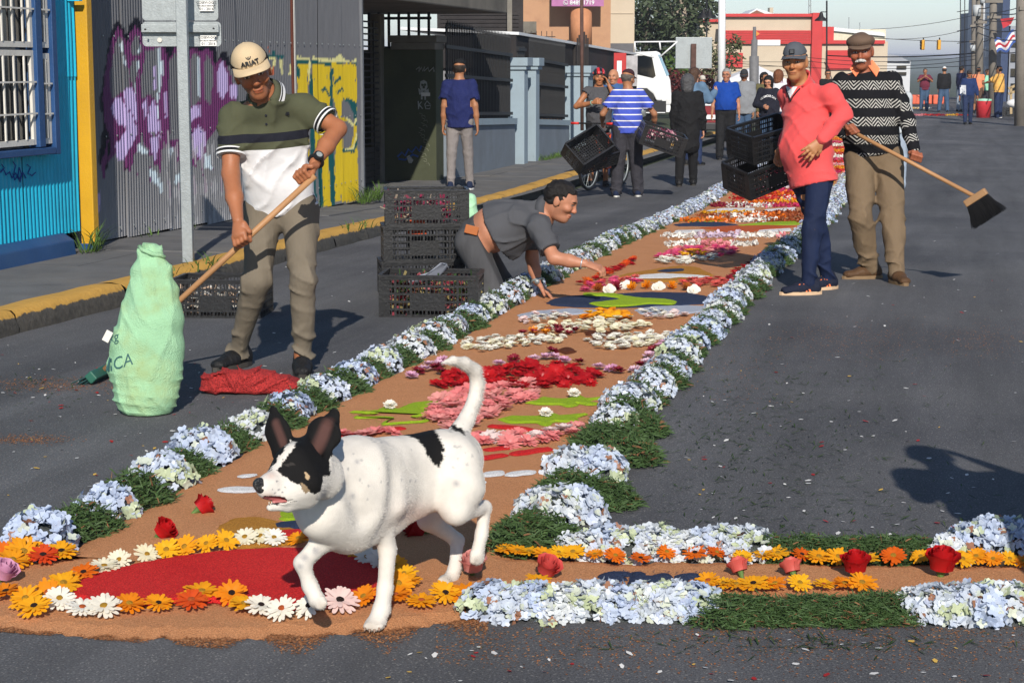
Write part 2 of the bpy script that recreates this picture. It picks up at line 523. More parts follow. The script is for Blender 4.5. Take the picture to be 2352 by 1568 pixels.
# far hills that close the view down the street
def hill(name,y0,prof,depth,col,seed):
    xs=np.linspace(-3000,3000,90)
    rows=7
    V=[]
    h=np.interp(xs,*zip(*prof))*(1+0.05*np.sin(xs/150+seed)+0.03*np.sin(xs/47+2*seed))
    for r in range(rows):
        t=r/(rows-1)
        V.append(np.stack([xs,y0+depth*t+12*np.sin(xs/60+r+seed),-6+(h+6)*math.sin(t*PI/2)+(h*0.04)*np.sin(xs/23+3*r)],-1))
    V=np.vstack(V);n=len(xs)
    F=np.array([(r*n+i,r*n+i+1,(r+1)*n+i+1,(r+1)*n+i) for r in range(rows-1) for i in range(n-1)])
    return tag(mesh_obj(name,V,F,mat(name+'_woods',col,0.95,0.45,0.02,0.6,0.15,dirt=(0.10,0.11,0.06),dirtscale=0.012,dirtamt=0.5),smooth=True),kind='structure')
hill('hill',900,[(-3000,14),(-600,14),(0,8),(60,6),(500,9),(3000,14)],500,(0.045,0.07,0.04),1.3)
hill('far_hills',2600,[(-3000,36),(-1200,34),(-300,27),(60,25),(500,30),(3000,38)],900,(0.05,0.075,0.055),4.1)

# ---------------------------------------------------------------- pavement of slabs, painted kerb
KERB=([-5,9,12,14,17,22,27.5,45,60],[-5.22,-5.16,-5.03,-5.06,-5.22,-5.4,-5.5,-5.6,-5.7])
def kx(Y):return np.interp(Y,*KERB)
walk=thing('pavement',None,None,(0,0,0));tag(walk,kind='structure')
slab_ys=list(np.arange(6.0,46,1.15))
for i in range(len(slab_ys)-1):
    y0,y1=slab_ys[i]+0.006,slab_ys[i+1]-0.006
    for (fa,fb) in ((0.0,0.5),(0.5,1.0)):
        V=[]
        dzs=random.uniform(-0.006,0.006)
        for yy in (y0,y1):
            xa=kx(yy)-0.20;xb=-7.6 if yy>21 else-6.62
            for f in (fa,fb):
                x=xb+(xa-xb)*f+(0.006 if f==fa else-0.006)
                z=float(gz(yy))+0.12+dzs
                V+=[(x,yy,z),(x,yy,z-0.1)]
        mesh_obj('slab',V,[(0,2,6,4),(1,5,7,3),(0,1,3,2),(4,6,7,5),(0,4,5,1),(2,3,7,6)],M_WALK,walk)
tag(sheet('pavement_bed',np.array([-12,-7.6,-5.3]),np.linspace(5,47,43),lambda X,Y:gz(Y)+0.095,M_WALK),kind='structure')
def kerb_mat():
    m,t,b=base_mat('kerb_paint',0.8,0.25);L=t.links
    g=nd(t,'ShaderNodeNewGeometry');at=nd(t,'ShaderNodeAttribute',attribute_name='Col')
    n=nd(t,'ShaderNodeTexNoise',i_Scale=9.0,i_Detail=7.0,i_Roughness=0.7);L.new(g.outputs['Position'],n.inputs['Vector'])
    s=nd(t,'ShaderNodeSeparateColor');L.new(at.outputs['Color'],s.inputs[0])
    ad=nd(t,'ShaderNodeMath',operation='ADD');L.new(s.outputs[0],ad.inputs[0])
    mm=nd(t,'ShaderNodeMath',operation='MULTIPLY_ADD');mm.inputs[1].default_value=0.9;mm.inputs[2].default_value=-0.45;L.new(n.outputs[0],mm.inputs[0]);L.new(mm.outputs[0],ad.inputs[1])
    r=nd(t,'ShaderNodeMapRange');r.inputs[1].default_value=0.42;r.inputs[2].default_value=0.52;L.new(ad.outputs[0],r.inputs[0])
    mx=nd(t,'ShaderNodeMix',data_type='RGBA');L.new(r.outputs[0],mx.inputs['Factor'])
    n2=nd(t,'ShaderNodeTexNoise',i_Scale=30.0,i_Detail=5.0);L.new(g.outputs['Position'],n2.inputs['Vector'])
    c1=nd(t,'ShaderNodeMix',data_type='RGBA');c1.inputs['A'].default_value=(0.028,0.026,0.022,1);c1.inputs['B'].default_value=(0.11,0.10,0.085,1);L.new(n2.outputs[0],c1.inputs['Factor'])
    c2=nd(t,'ShaderNodeMix',data_type='RGBA');c2.inputs['A'].default_value=(0.44,0.24,0.045,1);c2.inputs['B'].default_value=(0.55,0.32,0.075,1);L.new(n2.outputs[0],c2.inputs['Factor'])
    L.new(c1.outputs['Result'],mx.inputs['A']);L.new(c2.outputs['Result'],mx.inputs['B']);L.new(mx.outputs['Result'],b.inputs['Base Color'])
    bp=nd(t,'ShaderNodeBump',i_Strength=0.7,i_Distance=0.02);L.new(n.outputs[0],bp.inputs['Height']);L.new(bp.outputs[0],b.inputs['Normal'])
    return m
M_KERB=kerb_mat()
kerb=thing('kerb',None,None);tag(kerb,kind='structure')
ks=[6.0]
while ks[-1]<46:ks.append(ks[-1]+random.uniform(0.9,1.5))
for i in range(len(ks)-1):
    if 12.85<(ks[i]+ks[i+1])/2<13.6:lowz=-0.03
    else:lowz=0.0
    yy=np.linspace(ks[i]+0.008,ks[i+1]-0.008,7)
    prof=[(-0.20,0.128,1.0),(-0.10,0.135,1.0),(-0.02,0.130,1.0),(0.004,0.108,0.62),(0.018,0.07,0.15),(0.03,0.03,0.0),(0.035,-0.04,0.0)]
    V=[];C=[]
    for y in yy:
        for (dx,z,p) in prof:
            j=np.sin(y*9.1+3*dx)*0.008+random.uniform(-0.006,0.006)
            V.append((kx(y)+dx+j,y,float(gz(y))+z+j*0.6+lowz));C.append((p,p,p))
    n=len(prof)
    F=np.array([(a*n+b,a*n+b+1,(a+1)*n+b+1,(a+1)*n+b) for a in range(6) for b in range(n-1)])[:,::-1]
    mesh_obj('kerb_stone',V,F,M_KERB,kerb,col=C,smooth=False)
# ================================================================ the left side of the street
M_TURQ=mat('turquoise_paint',(0.016,0.42,0.62),0.45,0.10,3.0,0.1,30,dirt=(0.02,0.20,0.30),dirtscale=1.2,dirtamt=0.4,spec=0.4)
M_NAVY=mat('dark_blue_paint',(0.012,0.055,0.165),0.5,0.15,4.0,0.15,30,spec=0.4,dirt=(0.03,0.07,0.14))
M_WHITE=mat('old_white_paint',(0.62,0.60,0.55),0.55,0.08,6.0,0.1,40,dirt=(0.32,0.30,0.27),dirtamt=0.35)
M_GLASS=glass_mat('dark_window_glass')
M_YEL=mat('yellow_paint',(0.55,0.30,0.015),0.5,0.10,4.0,0.15,40,dirt=(0.30,0.17,0.03),dirtamt=0.5)
M_CONC=mat('stained_concrete',(0.17,0.155,0.13),0.9,0.22,2.5,0.4,40,dirt=(0.07,0.065,0.055),dirtscale=1.1,dirtamt=0.7)
M_BLACK=mat('black_iron',(0.010,0.010,0.011),0.55,0.2,6.0,0.2,50,spec=0.35)
M_GALV=mat('galvanised_steel',(0.30,0.33,0.34),0.42,0.14,30.0,0.12,90,metal=0.35,spec=0.5,dirt=(0.20,0.22,0.23),dirtscale=5)
TX=-6.45
def corr(y0,y1,z0,z1,x0,x1,pitch,amp,dz,colf=None,spp=4):
    """corrugated sheet on the plane from (x0,y0) to (x1,y1)"""
    L=math.hypot(y1-y0,x1-x0);n=max(int(L/pitch*spp),4);r=max(int((z1-z0)/dz),2)
    s=np.linspace(0,1,n+1);zz=np.linspace(z0,z1,r+1)
    nx,ny=(y1-y0)/L,-(x1-x0)/L
    w=amp*np.sin(2*PI*s*L/pitch)
    X=x0+(x1-x0)*s+nx*w;Y=y0+(y1-y0)*s+ny*w
    S,Z=np.meshgrid(np.arange(n+1),zz,indexing='ij')
    V=np.stack([X[S],Y[S],Z],-1)
    V[...,0]+=0.004*np.sin(V[...,2]*3.1+V[...,1]*1.7)
    V=V.reshape(-1,3);m=r+1
    I=np.arange(n)[:,None]*m+np.arange(r)[None,:]
    F=np.stack([I,I+m,I+m+1,I+1],-1).reshape(-1,4)
    return V,F
# ---- turquoise house
house=thing('turquoise_house','turquoise corrugated house front with blue framed barred window beside a yellow corner post','house',(TX,11.9,0.12))
HO=(TX,11.9,0.12)
for (a,b,za,zb) in ((9.0,10.4,0.26,4.0),(10.4,11.2,0.26,4.0),(11.2,12.02,0.26,4.0),(12.02,12.86,0.26,1.45),(12.02,12.86,1.43,4.0)):
    V,F=corr(a,b,za,zb,TX+(0.008 if zb>2 and za>1 else 0),TX+(0.008 if zb>2 and za>1 else 0),0.055,0.011,0.12)
    mesh_obj('corrugated_sheet',V,F,M_TURQ,house,True,HO)
mb=MB()
mb.prism([(TX+0.02,8.6,0.27),(TX+0.10,8.6,0.22),(TX+0.13,8.6,0.0),(TX-0.2,8.6,0.0),(TX-0.2,8.6,0.27)],(0,3.98,0))
mb.build('plinth',M_NAVY,house,origin=HO,bevel=0.01)
MB().box((TX-1.6,10.8,2.0),(3.0,4.0,4.2)).build('house_body',M_TURQ,house,origin=HO)
MB().box((TX+0.03,12.80,2.0),(0.16,0.05,0.02)).build('flashing',M_TURQ,house,origin=HO)
# window
WY0,WY1,WZ0,WZ1=11.0,12.40,0.90,2.5
win=MB().box((TX+0.015,(WY0+WY1)/2-0.03,(WZ0+WZ1)/2),(0.02,WY1-WY0-0.1,WZ1-WZ0)).build('window',M_GLASS,house,origin=HO)
fr=MB()
fr.box((TX+0.055,WY1-0.035,(WZ0+WZ1)/2),(0.11,0.07,WZ1-WZ0+0.06))
fr.box((TX+0.055,(WY0+WY1)/2-0.04,WZ0+0.0),(0.12,WY1-WY0-0.085,0.05))
fr.box((TX+0.06,WY1-0.27,(WZ0+WZ1)/2+0.03),(0.10,0.09,WZ1-WZ0))
o=fr.build('window_frame',M_NAVY,win,origin=HO,bevel=0.006)
def sash(y0,y1,z0,z1,nb,nh):
    s=MB();x=TX+0.065
    for y in (y0+0.018,y1-0.018):s.box((x,y,(z0+z1)/2),(0.03,0.036,z1-z0))
    for z in (z0+0.02,z1-0.02):s.box((x+0.003,(y0+y1)/2,z),(0.03,y1-y0-0.076,0.04))
    s.build('sash',M_WHITE,win,origin=HO)
    for i in range(nb):
        y=y0+(y1-y0)*(i+1)/(nb+1)
        MB().box((x+0.018,y,(z0+z1)/2),(0.012,0.014,z1-z0-0.08)).build('bar',M_WHITE,win,origin=HO)
    for i in range(nh):
        z=z0+(z1-z0)*(i+1)/(nh+1)
        MB().box((x+0.034,(y0+y1)/2,z),(0.012,y1-y0-0.02,0.012)).build('bar',M_WHITE,win,origin=HO)
sash(11.05,12.085,0.95,1.62,6,2);sash(11.05,12.085,1.64,2.45,6,2)
sash(12.18,12.325,0.95,1.60,1,2);sash(12.18,12.325,1.64,2.45,1,2)
# blue scrawl on the turquoise sheets
sc=MB()
for pts in ([(-5,400),(8,388),(14,402),(22,395),(28,409),(36,398),(45,411),(52,396),(60,409)],[(30,372),(36,380),(32,396),(41,404),(44,385),(50,402)],[(62,378),(70,384),(64,398),(74,404),(82,396)],[(4,378),(10,386),(2,396)],[(30,398),(34,414),(40,405),(46,418),(50,402)]):
    P=[atX(x,y,TX+0.0135) for x,y in pts]
    sc.tube(P,0.0045,5)
sc.build('scrawl',mat('blue_spray',(0.01,0.05,0.28),0.6),house,origin=HO)
yp=thing('corner_post','square yellow painted post between turquoise and grey corrugated walls','post',(TX+0.05,12.97,0.12))
MB().box((TX+0.05,12.945,2.05),(0.11,0.09,3.8)).build('shaft',M_YEL,yp,origin=yp.location,bevel=0.008)
MB().box((TX+0.05,12.945,0.135),(0.14,0.12,0.05)).build('foot',M_NAVY,yp,origin=yp.location,bevel=0.005)

# ---- the graffiti wall of grey corrugated iron
GREY=np.array((0.135,0.138,0.150));GLO=np.array((0.27,0.27,0.28))
PUR=np.array(srgb('#66305f'));LIL=np.array(srgb('#b7a5d2'));INK=np.array((0.006,0.005,0.012));PALE=np.array(srgb('#c2d3dc'))
YEL=np.array(srgb('#ccb020'));TEAL=np.array(srgb('#0d4f52'));CREAM=np.array(srgb('#cfcb8e'));ORG=np.array(srgb('#b4572e'))
def zp(l,x0=0,y0=0):return [(x0+x*0.2501,y0+y*0.2501) for x,y in l]
INKP=[zp([(935,1560),(905,1480),(925,1300),(950,1100),(915,960),(960,640),(985,470),(1010,320),(1060,200),(1100,210),(1140,260),(1170,330),(1190,230),(1240,160),(1275,190),(1300,260),(1420,300),(1530,420),(1620,380),(1740,430),(1800,420),(1900,380),(1960,420),(1985,560),(2010,480),(2060,470),(2130,640),(2160,900),(2150,1560)])]
PURP=[zp([(885,1700),(890,1560),(960,1420),(1000,1250),(960,1100),(945,900),(970,640),(1010,430),(1050,300),(1085,250),(1120,300),(1160,400),(1185,330),(1230,240),(1275,270),(1310,340),(1400,350),(1520,460),(1545,560),(1610,430),(1700,470),(1760,450),(1850,480),(1900,440),(1945,480),(1975,620),(2010,540),(2060,560),(2120,700),(2170,900),(2190,1200),(2180,1600),(2100,1900),(1580,2060),(1560,1860),(1450,1700),(1300,1640),(1200,1600),(1000,1640),(960,1800),(930,2200),(905,2290),(880,2290),(870,2000)])]
HOLE=[zp(p) for p in (
    [(1035,560),(1060,400),(1100,320),(1135,400),(1150,520),(1190,700),(1190,790),(1140,830),(1080,880),(1030,900),(1010,800),(1010,650)],
    [(1200,500),(1210,380),(1250,320),(1290,380),(1300,480),(1270,510),(1230,505)],
    [(1205,560),(1260,545),(1270,640),(1250,780),(1220,800),(1195,700)],
    [(1330,480),(1450,440),(1480,600),(1470,900),(1420,920),(1370,860),(1310,900),(1290,760),(1320,600)],
    [(1560,560),(1600,480),(1640,520),(1640,1000),(1650,1280),(1560,1300),(1545,900)],
    [(1740,560),(1780,480),(1830,520),(1845,700),(1830,950),(1750,980)],[(1870,600),(1900,500),(1940,560),(1960,700),(1930,960),(1880,900)],
    [(1240,1560),(1230,1420),(1290,1330),(1350,1360),(1390,1460),(1380,1600),(1300,1640)],[(1480,1560),(1490,1380),(1550,1320),(1610,1400),(1630,1600),(1540,1640)],
    [(980,1640),(1000,1480),(1060,1400),(1130,1480),(1160,1640),(1080,1680)],[(1900,1300),(1990,1180),(2060,1260),(2080,1500),(1980,1560),(1880,1480)])]
LILP=[zp(p) for p in (
    [(1130,850),(1180,795),(1225,830),(1255,930),(1262,1140),(1230,1080),(1180,990),(1140,950)],[(1025,980),(1060,890),(1110,900),(1150,970),(1210,1060),(1250,1160),(1262,1230),(1240,1290),(1180,1380),(1130,1480),(1075,1460),(1060,1330),(1110,1270),(1170,1180),(1090,1140),(1040,1060)],
    [(1370,990),(1400,920),(1440,980),(1455,1080),(1470,1220),(1370,1225),(1360,1100)],[(1375,1260),(1470,1245),(1450,1380),(1430,1480),(1400,1400)],[(1405,610),(1430,600),(1440,800),(1405,840)],[(1310,960),(1345,890),(1350,1000),(1330,1100)],
    [(1740,990),(1830,960),(1840,1060),(1780,1100),(1740,1140)],[(1760,1230),(1820,1150),(1880,1210),(1890,1340),(1850,1460),(1790,1420),(1755,1320)],[(2000,640),(2040,560),(2080,660),(2100,820),(2040,920),(2000,840)],[(2110,780),(2170,760),(2190,900),(2120,900)],
    [(880,1900),(905,1740),(930,1800),(910,1960)],[(1510,850),(1530,840),(1540,1100),(1515,1060)])]
WHTP=[zp(p) for p in ([(1100,400),(1115,380),(1140,520),(1165,650),(1140,580),(1115,470)],[(1265,420),(1285,430),(1280,480),(1265,470)],[(1265,560),(1278,560),(1262,700),(1238,930),(1240,800)],[(1440,450),(1465,440),(1500,650),(1470,800),(1465,1200),(1450,900),(1460,640)],
    [(1815,520),(1828,530),(1832,850),(1815,940)],[(1260,1330),(1310,1330),(1370,1410),(1330,1420),(1260,1390)],[(1550,1350),(1590,1370),(1580,1420),(1550,1420)],[(1870,1400),(1930,1440),(1950,1560),(1880,1540)],[(1380,1560),(1430,1580),(1500,1720),(1500,1800),(1440,1700),(1385,1660)],[(1610,1600),(1650,1590),(1660,1680),(1610,1690)])]
def z2p(l):return [(588+x*0.2501,y*0.2501) for x,y in l]
YELP=[z2p(p) for p in ([(375,560),(480,560),(480,770),(470,1000),(490,1400),(500,1900),(430,1900),(400,1500)],[(510,580),(680,600),(690,820),(670,1000),(660,1300),(700,1900),(600,1900),(540,1300),(530,900)],[(690,570),(790,590),(880,580),(918,590),(930,800),(925,1100),(930,1300),(945,1850),(700,1850),(720,1500),(760,1100),(710,900)])]
YGREY=[z2p(p) for p in ([(795,910),(850,900),(920,960),(925,1110),(890,1160),(830,1090),(785,1080)],[(800,1120),(860,1100),(900,1180),(880,1340),(800,1370),(790,1240)])]
TEALP=[z2p(p) for p in ([(358,555),(480,550),(480,585),(372,590),(400,640),(400,720),(360,720)],[(505,555),(690,575),(690,605),(510,590)],[(690,555),(790,550),(790,600),(920,575),(920,600),(700,580)],[(680,640),(710,620),(705,1000),(680,980)],[(790,910),(850,900),(925,950),(920,1150),(905,1150),(895,1050),(850,940)],[(790,1370),(900,1370),(935,1250),(930,1340),(900,1400),(800,1405)],[(490,700),(520,690),(540,1300),(560,1900),(520,1900),(500,1300)],[(560,1300),(600,1300),(620,1900),(585,1900)],[(660,1350),(720,1400),(730,1900),(690,1900)],[(600,820),(640,800),(680,880),(660,880),(640,830),(610,850)],[(715,760),(780,690),(780,720),(720,790)],[(740,840),(800,800),(810,860),(790,830),(745,870)],[(55,515),(150,510),(150,480),(175,460),(175,510),(260,510),(240,560),(230,540),(60,530)])]
CREP=[z2p(p) for p in ([(372,515),(490,535),(505,570),(520,520),(690,550),(780,500),(800,540),(870,570),(920,540),(920,575),(690,572),(510,556),(480,550),(372,552)],[(478,560),(502,560),(500,740),(480,740)],[(825,1085),(850,1080),(890,1130),(920,1080),(922,1110),(890,1170)],[(800,1365),(890,1350),(925,1200),(930,1230),(900,1370),(800,1378)],[(120,680),(170,540),(190,545),(140,690)],[(222,560),(240,545),(238,690),(226,690)],[(60,535),(180,530),(180,545),(60,550)],[(300,690),(318,580),(330,690)])]
ORGP=[z2p(p) for p in ([(60,490),(75,440),(90,440),(80,500)],[(105,430),(130,425),(135,500),(120,500),(118,450)],[(120,690),(160,610),(165,690)])]
def paint(V,base):
    """spray paint on the sheets: colour of each point of the wall"""
    q=proj(V);jit=0.8*np.sin(V[:,1]*60)+0.8*np.sin(V[:,2]*37+V[:,1]*11)
    x,y=q[:,0]+jit*0.6,q[:,1]+jit
    C=base.copy()
    wear=nz(V*np.array([1,3,1.0]),9.0)
    def put(polys,c,thr=2.0,m0=None):
        for p in polys:
            m=inpoly(x,y,p) & (wear<thr)
            if m0 is not None:m &= m0
            C[m]=c
    lowfade=(y-290)/90.0
    put(INKP,INK,m0=(y<400) & (x<300))
    put([[(a+(4 if a>300 else 0),b) for a,b in INKP[0]]],INK,m0=(y<150) & (x >= 300))
    put(PURP,PUR,m0=(wear>lowfade-1.0))
    for p in HOLE:m=inpoly(x,y,p);C[m]=base[m]
    put(LILP,LIL,0.98);put(WHTP,PALE,0.8)
    # worn silver-grey streaks low on the middle sheets
    m=(x>380) & (x<550) & (y>300) & (wear>0.25);C[m]=C[m]*0.4+GLO*0.9
    put(YELP,YEL,0.85);put(YGREY,GREY);put(TEALP,TEAL,0.9);put(CREP,CREAM,0.7);put(ORGP,ORG,0.6)
    return C
M_TIN=mat('painted_tin',None,0.5,0.10,5.0,0.1,40,vcol=True,spec=0.35,stretch=(1,4,0.5))
def wx(Y):return float(np.interp(Y,[13.1,20.6],[-6.58,-6.70]))
tin=thing('graffiti_wall','tall grey corrugated iron wall with purple and yellow graffiti','wall',(wx(16),16,0.1))
TO=tuple(tin.location)
cuts=[13.12,14.0,14.9,15.75,16.55,17.4,18.22,19.0,19.8,20.55]
for i in range(len(cuts)-1):
    a,b=cuts[i],cuts[i+1]
    z0=float(gz((a+b)/2))+(0.13 if not (16.5<(a+b)/2<17.6) else 0.30)
    off=0.012 if i%2 else 0.0
    if a>18.2:off+=0.02
    V,F=corr(a,b+0.02,z0,3.6,wx(a)+off,wx(b)+off,0.052 if a<18.2 else 0.04,0.012 if a<18.2 else 0.008,0.022,spp=4)
    base=np.tile(GREY,(len(V),1));t=np.clip((1.1-V[:,2])/1.2,0,1)[:,None]*(1 if a<18.2 else 0.25)
    base=base*(1-t)+GLO*t
    mesh_obj('corrugated_sheet',V,F,M_TIN,tin,True,TO,col=paint(V,base))
    sr=MB()
    for yy in np.arange(a+0.1,b,0.21):
        for zz in (0.2,0.95,1.75,2.4):sr.cyl((wx(yy)+off+0.012,yy,zz),(wx(yy)+off+0.018,yy,zz),0.008,n=5)
    sr.build('rivets',M_GALV,tin,origin=TO)
MB().box((wx(13.1)+0.02,13.09,1.8),(0.05,0.05,3.6)).build('edge_strip',M_WHITE,tin,origin=TO)
MB().cyl((wx(13.1)+0.03,13.2,0.05),(wx(13.1)+0.03,13.2,3.6),0.035).build('drain_pipe',M_GALV,tin,True,TO)
MB().box((wx(18.2)+0.02,18.23,1.85),(0.035,0.045,3.6)).build('joint_strip',M_WHITE,tin,origin=TO)
MB().box((wx(18.2)+0.018,18.195,1.85),(0.03,0.03,3.6)).build('rust_strip',mat('rust',(0.09,0.025,0.015),0.8),tin,origin=TO)
MB().box((-8.3,16.9,1.8),(3.1,7.2,3.55)).build('building_body',mat('dark_grey_body',(0.06,0.06,0.065),0.8),tin,origin=TO)
MB().box((-6.68,20.60,1.8),(0.06,0.05,3.6)).build('edge_strip',mat('grey_trim',(0.13,0.14,0.155),0.6),tin,origin=TO)

# ---- road sign seen from behind
P0=G(433,602,0.12)
sg=thing('road_sign','galvanised road sign post seen from behind with two stacked panels and white stickers','road sign',P0)
SO=P0
zs=zc_of(P0)
MB().box(P0+UP*1.6,(0.075,0.075,3.2),rotm(YAW)).build('post',M_GALV,sg,origin=SO,bevel=0.004)
def panel(x0,y0,x1,y1,zc):
    a,b,c,d=PX(x0,y0,zc),PX(x1,y0,zc),PX(x1,y1,zc),PX(x0,y1,zc)
    w=np.linalg.norm(b-a);h=a[2]-d[2];cc=(a+c)/2
    return cc,w,h
def rounded(cc,w,h,r,th,n=5):
    pts=[]
    for (sx,sz,a0) in ((1,1,0),(-1,1,90),(-1,-1,180),(1,-1,270)):
        for k in range(n+1):
            a=R(a0+90*k/n);pts.append(cc+VR*(sx*(w/2-r)+r*math.cos(a))+UP*(sz*(h/2-r)+r*math.sin(a)))
    return MB().prism(pts,VF*th)
for i,(x0,y0,x1,y1) in enumerate(((325,-95,500,47.5),(327,50.5,508,107))):
    cc,w,h=panel(x0,y0,x1,y1,zs+0.10)
    pn=rounded(cc,w,h,0.03,0.004).build('sign_panel',M_GALV,sg,origin=SO)
    if i==1:
        c2,w2,h2=panel(325,57,503,75,zs+0.06)
        MB().box(c2,(w2,0.03,h2),rotm(YAW)).build('bracket',M_GALV,pn,origin=SO,bevel=0.003)
    sx0,sy0,sx1,sy1=((458,2,490,26) if i==0 else (460,82,497,106))
    c3,w3,h3=panel(sx0,sy0,sx1,sy1,zs+0.09)
    st=MB().box(c3+VF*0.006,(w3,0.003,h3),rotm(YAW)).build('sticker',mat('sticker_white',(0.75,0.75,0.73),0.5,0.03),pn,origin=SO)
    for k,(tx,ts) in enumerate((('COSEVI-DGIT',0.024),('ESCUELAS SEGURAS',0.0145),('01 - 2016',0.026))):
        V,F=text_mesh(tx,ts,0.0004)
        V=V @ rotm(YAW).T+c3+VF*0.003+UP*(h3*(0.30-0.30*k))
        mesh_obj('lettering',V,F,mat('print_black',(0.01,0.01,0.01),0.6),pn,origin=SO)
for (x0,y0,x1,y1,c) in ((408,131,425,155,(0.35,0.38,0.38)),(408,157,426,184,(0.02,0.02,0.022)),(409,158,425,163,(0.5,0.5,0.5)),(405,52,418,65,(0.55,0.62,0.66))):
    c3,w3,h3=panel(x0,y0,x1,y1,zs-0.046)
    MB().box(c3,(w3*0.9,0.004,h3),rotm(YAW)).build('sticker',mat('sticker%d'%x0+str(y0),c,0.6,0.3,60),sg,origin=SO)
for (x,y) in ((411,15),(411,40),(414,95),(333,68),(490,66)):
    p=PX(x,y,zs-0.045);MB().cyl(p,p+VF*0.02,0.007,n=8).build('bolt',M_BLACK,sg,origin=SO)
cc,w,h=panel(361,86,372,99,zs+0.095)
MB().cyl(cc,cc+VF*0.004,w/2,n=20).build('sticker',M_WHITE,sg,origin=SO)

# ---- recessed entrance under a concrete canopy
ent=thing('concrete_canopy_entrance','dark recessed entrance with roller gate under a concrete canopy slab','entrance',(-7.6,24,-0.1))
EO=tuple(ent.location)
MB().box((-8.2,23.7,2.47),(3.7,5.75,0.38)).build('canopy',M_CONC,ent,origin=EO,bevel=0.02)
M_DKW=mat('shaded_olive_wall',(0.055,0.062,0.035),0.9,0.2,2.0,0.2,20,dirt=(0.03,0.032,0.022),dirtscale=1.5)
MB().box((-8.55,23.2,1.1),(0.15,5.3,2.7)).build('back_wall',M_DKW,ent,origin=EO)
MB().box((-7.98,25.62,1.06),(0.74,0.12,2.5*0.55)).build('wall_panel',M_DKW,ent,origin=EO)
M_GATE=mat('gate_steel',(0.035,0.034,0.033),0.6,0.2,5.0,spec=0.3)
MB().box((-7.97,25.36,0.9),(0.16,0.2,2.7)).build('column',M_CONC,ent,origin=EO,bevel=0.01)
gate=MB().box((-7.96,24.3,0.15),(0.05,1.9,0.04)).build('roller_gate',M_GATE,ent,origin=EO)
for k in range(27):
    z=-0.12+k*0.085
    solid=k<6
    MB().box((-7.93,24.3,z+0.04),(0.03,1.88,0.075 if solid else 0.022)).build('slat',M_GATE,gate,origin=EO)
for y in (23.6,24.3,25.0):MB().box((-7.915,y,1.0),(0.02,0.03,2.3)).build('chain',M_GATE,gate,origin=EO)
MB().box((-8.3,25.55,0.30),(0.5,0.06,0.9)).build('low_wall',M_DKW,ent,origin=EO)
pil=thing('stencilled_pier','dark olive wall pier with stencilled figure and scratched graffiti under the canopy','pillar',(-7.36,25.6,-0.1))
PO=tuple(pil.location)
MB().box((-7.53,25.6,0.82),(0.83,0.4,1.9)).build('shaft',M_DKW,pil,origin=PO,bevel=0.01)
MB().box((-7.44,25.6,1.80),(0.66,0.5,0.10)).build('cap',M_CONC,pil,origin=PO,bevel=0.01)
MB().box((-7.44,25.6,1.90),(0.72,0.56,0.10)).build('cap',M_CONC,pil,origin=PO,bevel=0.01)
M_CHALK=mat('chalk_grey',(0.30,0.31,0.29),0.8,0.3,30)
YF=25.397
st=MB()
def yp2(l):return [atY(588+x*0.2501,y*0.2501,YF) for x,y in l]
for pts in ([(1505,800),(1510,750),(1540,735),(1570,755),(1575,800),(1560,835),(1520,835)],[(1490,790+20),(1500,870),(1590,870),(1585,815),(1540,845)],[(1515,880),(1515,915),(1530,915),(1532,880)],[(1545,880),(1547,920),(1562,918),(1560,880)]):
    st.prism(yp2(pts),(0,-0.003,0))
st.build('stencil',M_CHALK,pil,origin=PO)
fc=MB()
for c in ((1528,782),(1552,780),(1541,802)):
    p=atY(588+c[0]*0.2501,c[1]*0.2501,YF-0.005);fc.cyl(p,p+np.array([0,-0.002,0]),0.02,n=8)
fc.build('stencil_face',M_DKW,pil,origin=PO)
p=atY(588+1558*0.2501,868*0.2501,YF-0.004);MB().box(p,(0.13,0.004,0.05)).build('stencil_plate',M_WHITE,pil,origin=PO)
scr=MB()
for pts in ([(1490,930),(1492,1005),(1500,960),(1520,935),(1500,965),(1530,1000)],[(1600,960),(1570,930),(1550,960),(1560,1000),(1595,1000),(1605,970),(1565,972)],[(1470,640),(1500,615),(1495,660),(1520,620),(1530,655),(1550,615),(1545,655),(1580,620),(1590,660),(1630,620),(1635,660)]):
    scr.tube(yp2(pts),0.008,4)
scr.build('scratched_letters',M_CHALK,pil,origin=PO)['kind']='stuff'
scr=MB()
for k in range(11):
    y=1040+44*k;x=1525+20*math.sin(k*1.3)+k*3
    scr.tube(yp2([(x-25,y),(x+5,y+12),(x-10,y+30),(x+22,y+20),(x+30,y+42)]),0.006,4)
scr.build('scratched_tags',mat('scratch_olive',(0.16,0.17,0.12),0.8),pil,origin=PO)
blu=MB()
for pts in ([(1300,1440),(1340,1400),(1370,1430),(1400,1370),(1430,1400),(1470,1350),(1500,1390),(1520,1340)],[(1310,1460),(1370,1470),(1440,1420),(1490,1440)]):
    blu.tube(yp2(pts),0.014,5)
blu.build('blue_tag',mat('blue_tag_paint',(0.02,0.08,0.30),0.6),pil,origin=PO)
MB().prism(yp2([(1385,1440),(1410,1425),(1445,1470),(1430,1500),(1405,1500)]),(0,-0.012,0)).build('peeled_patch',M_CHALK,pil,origin=PO)
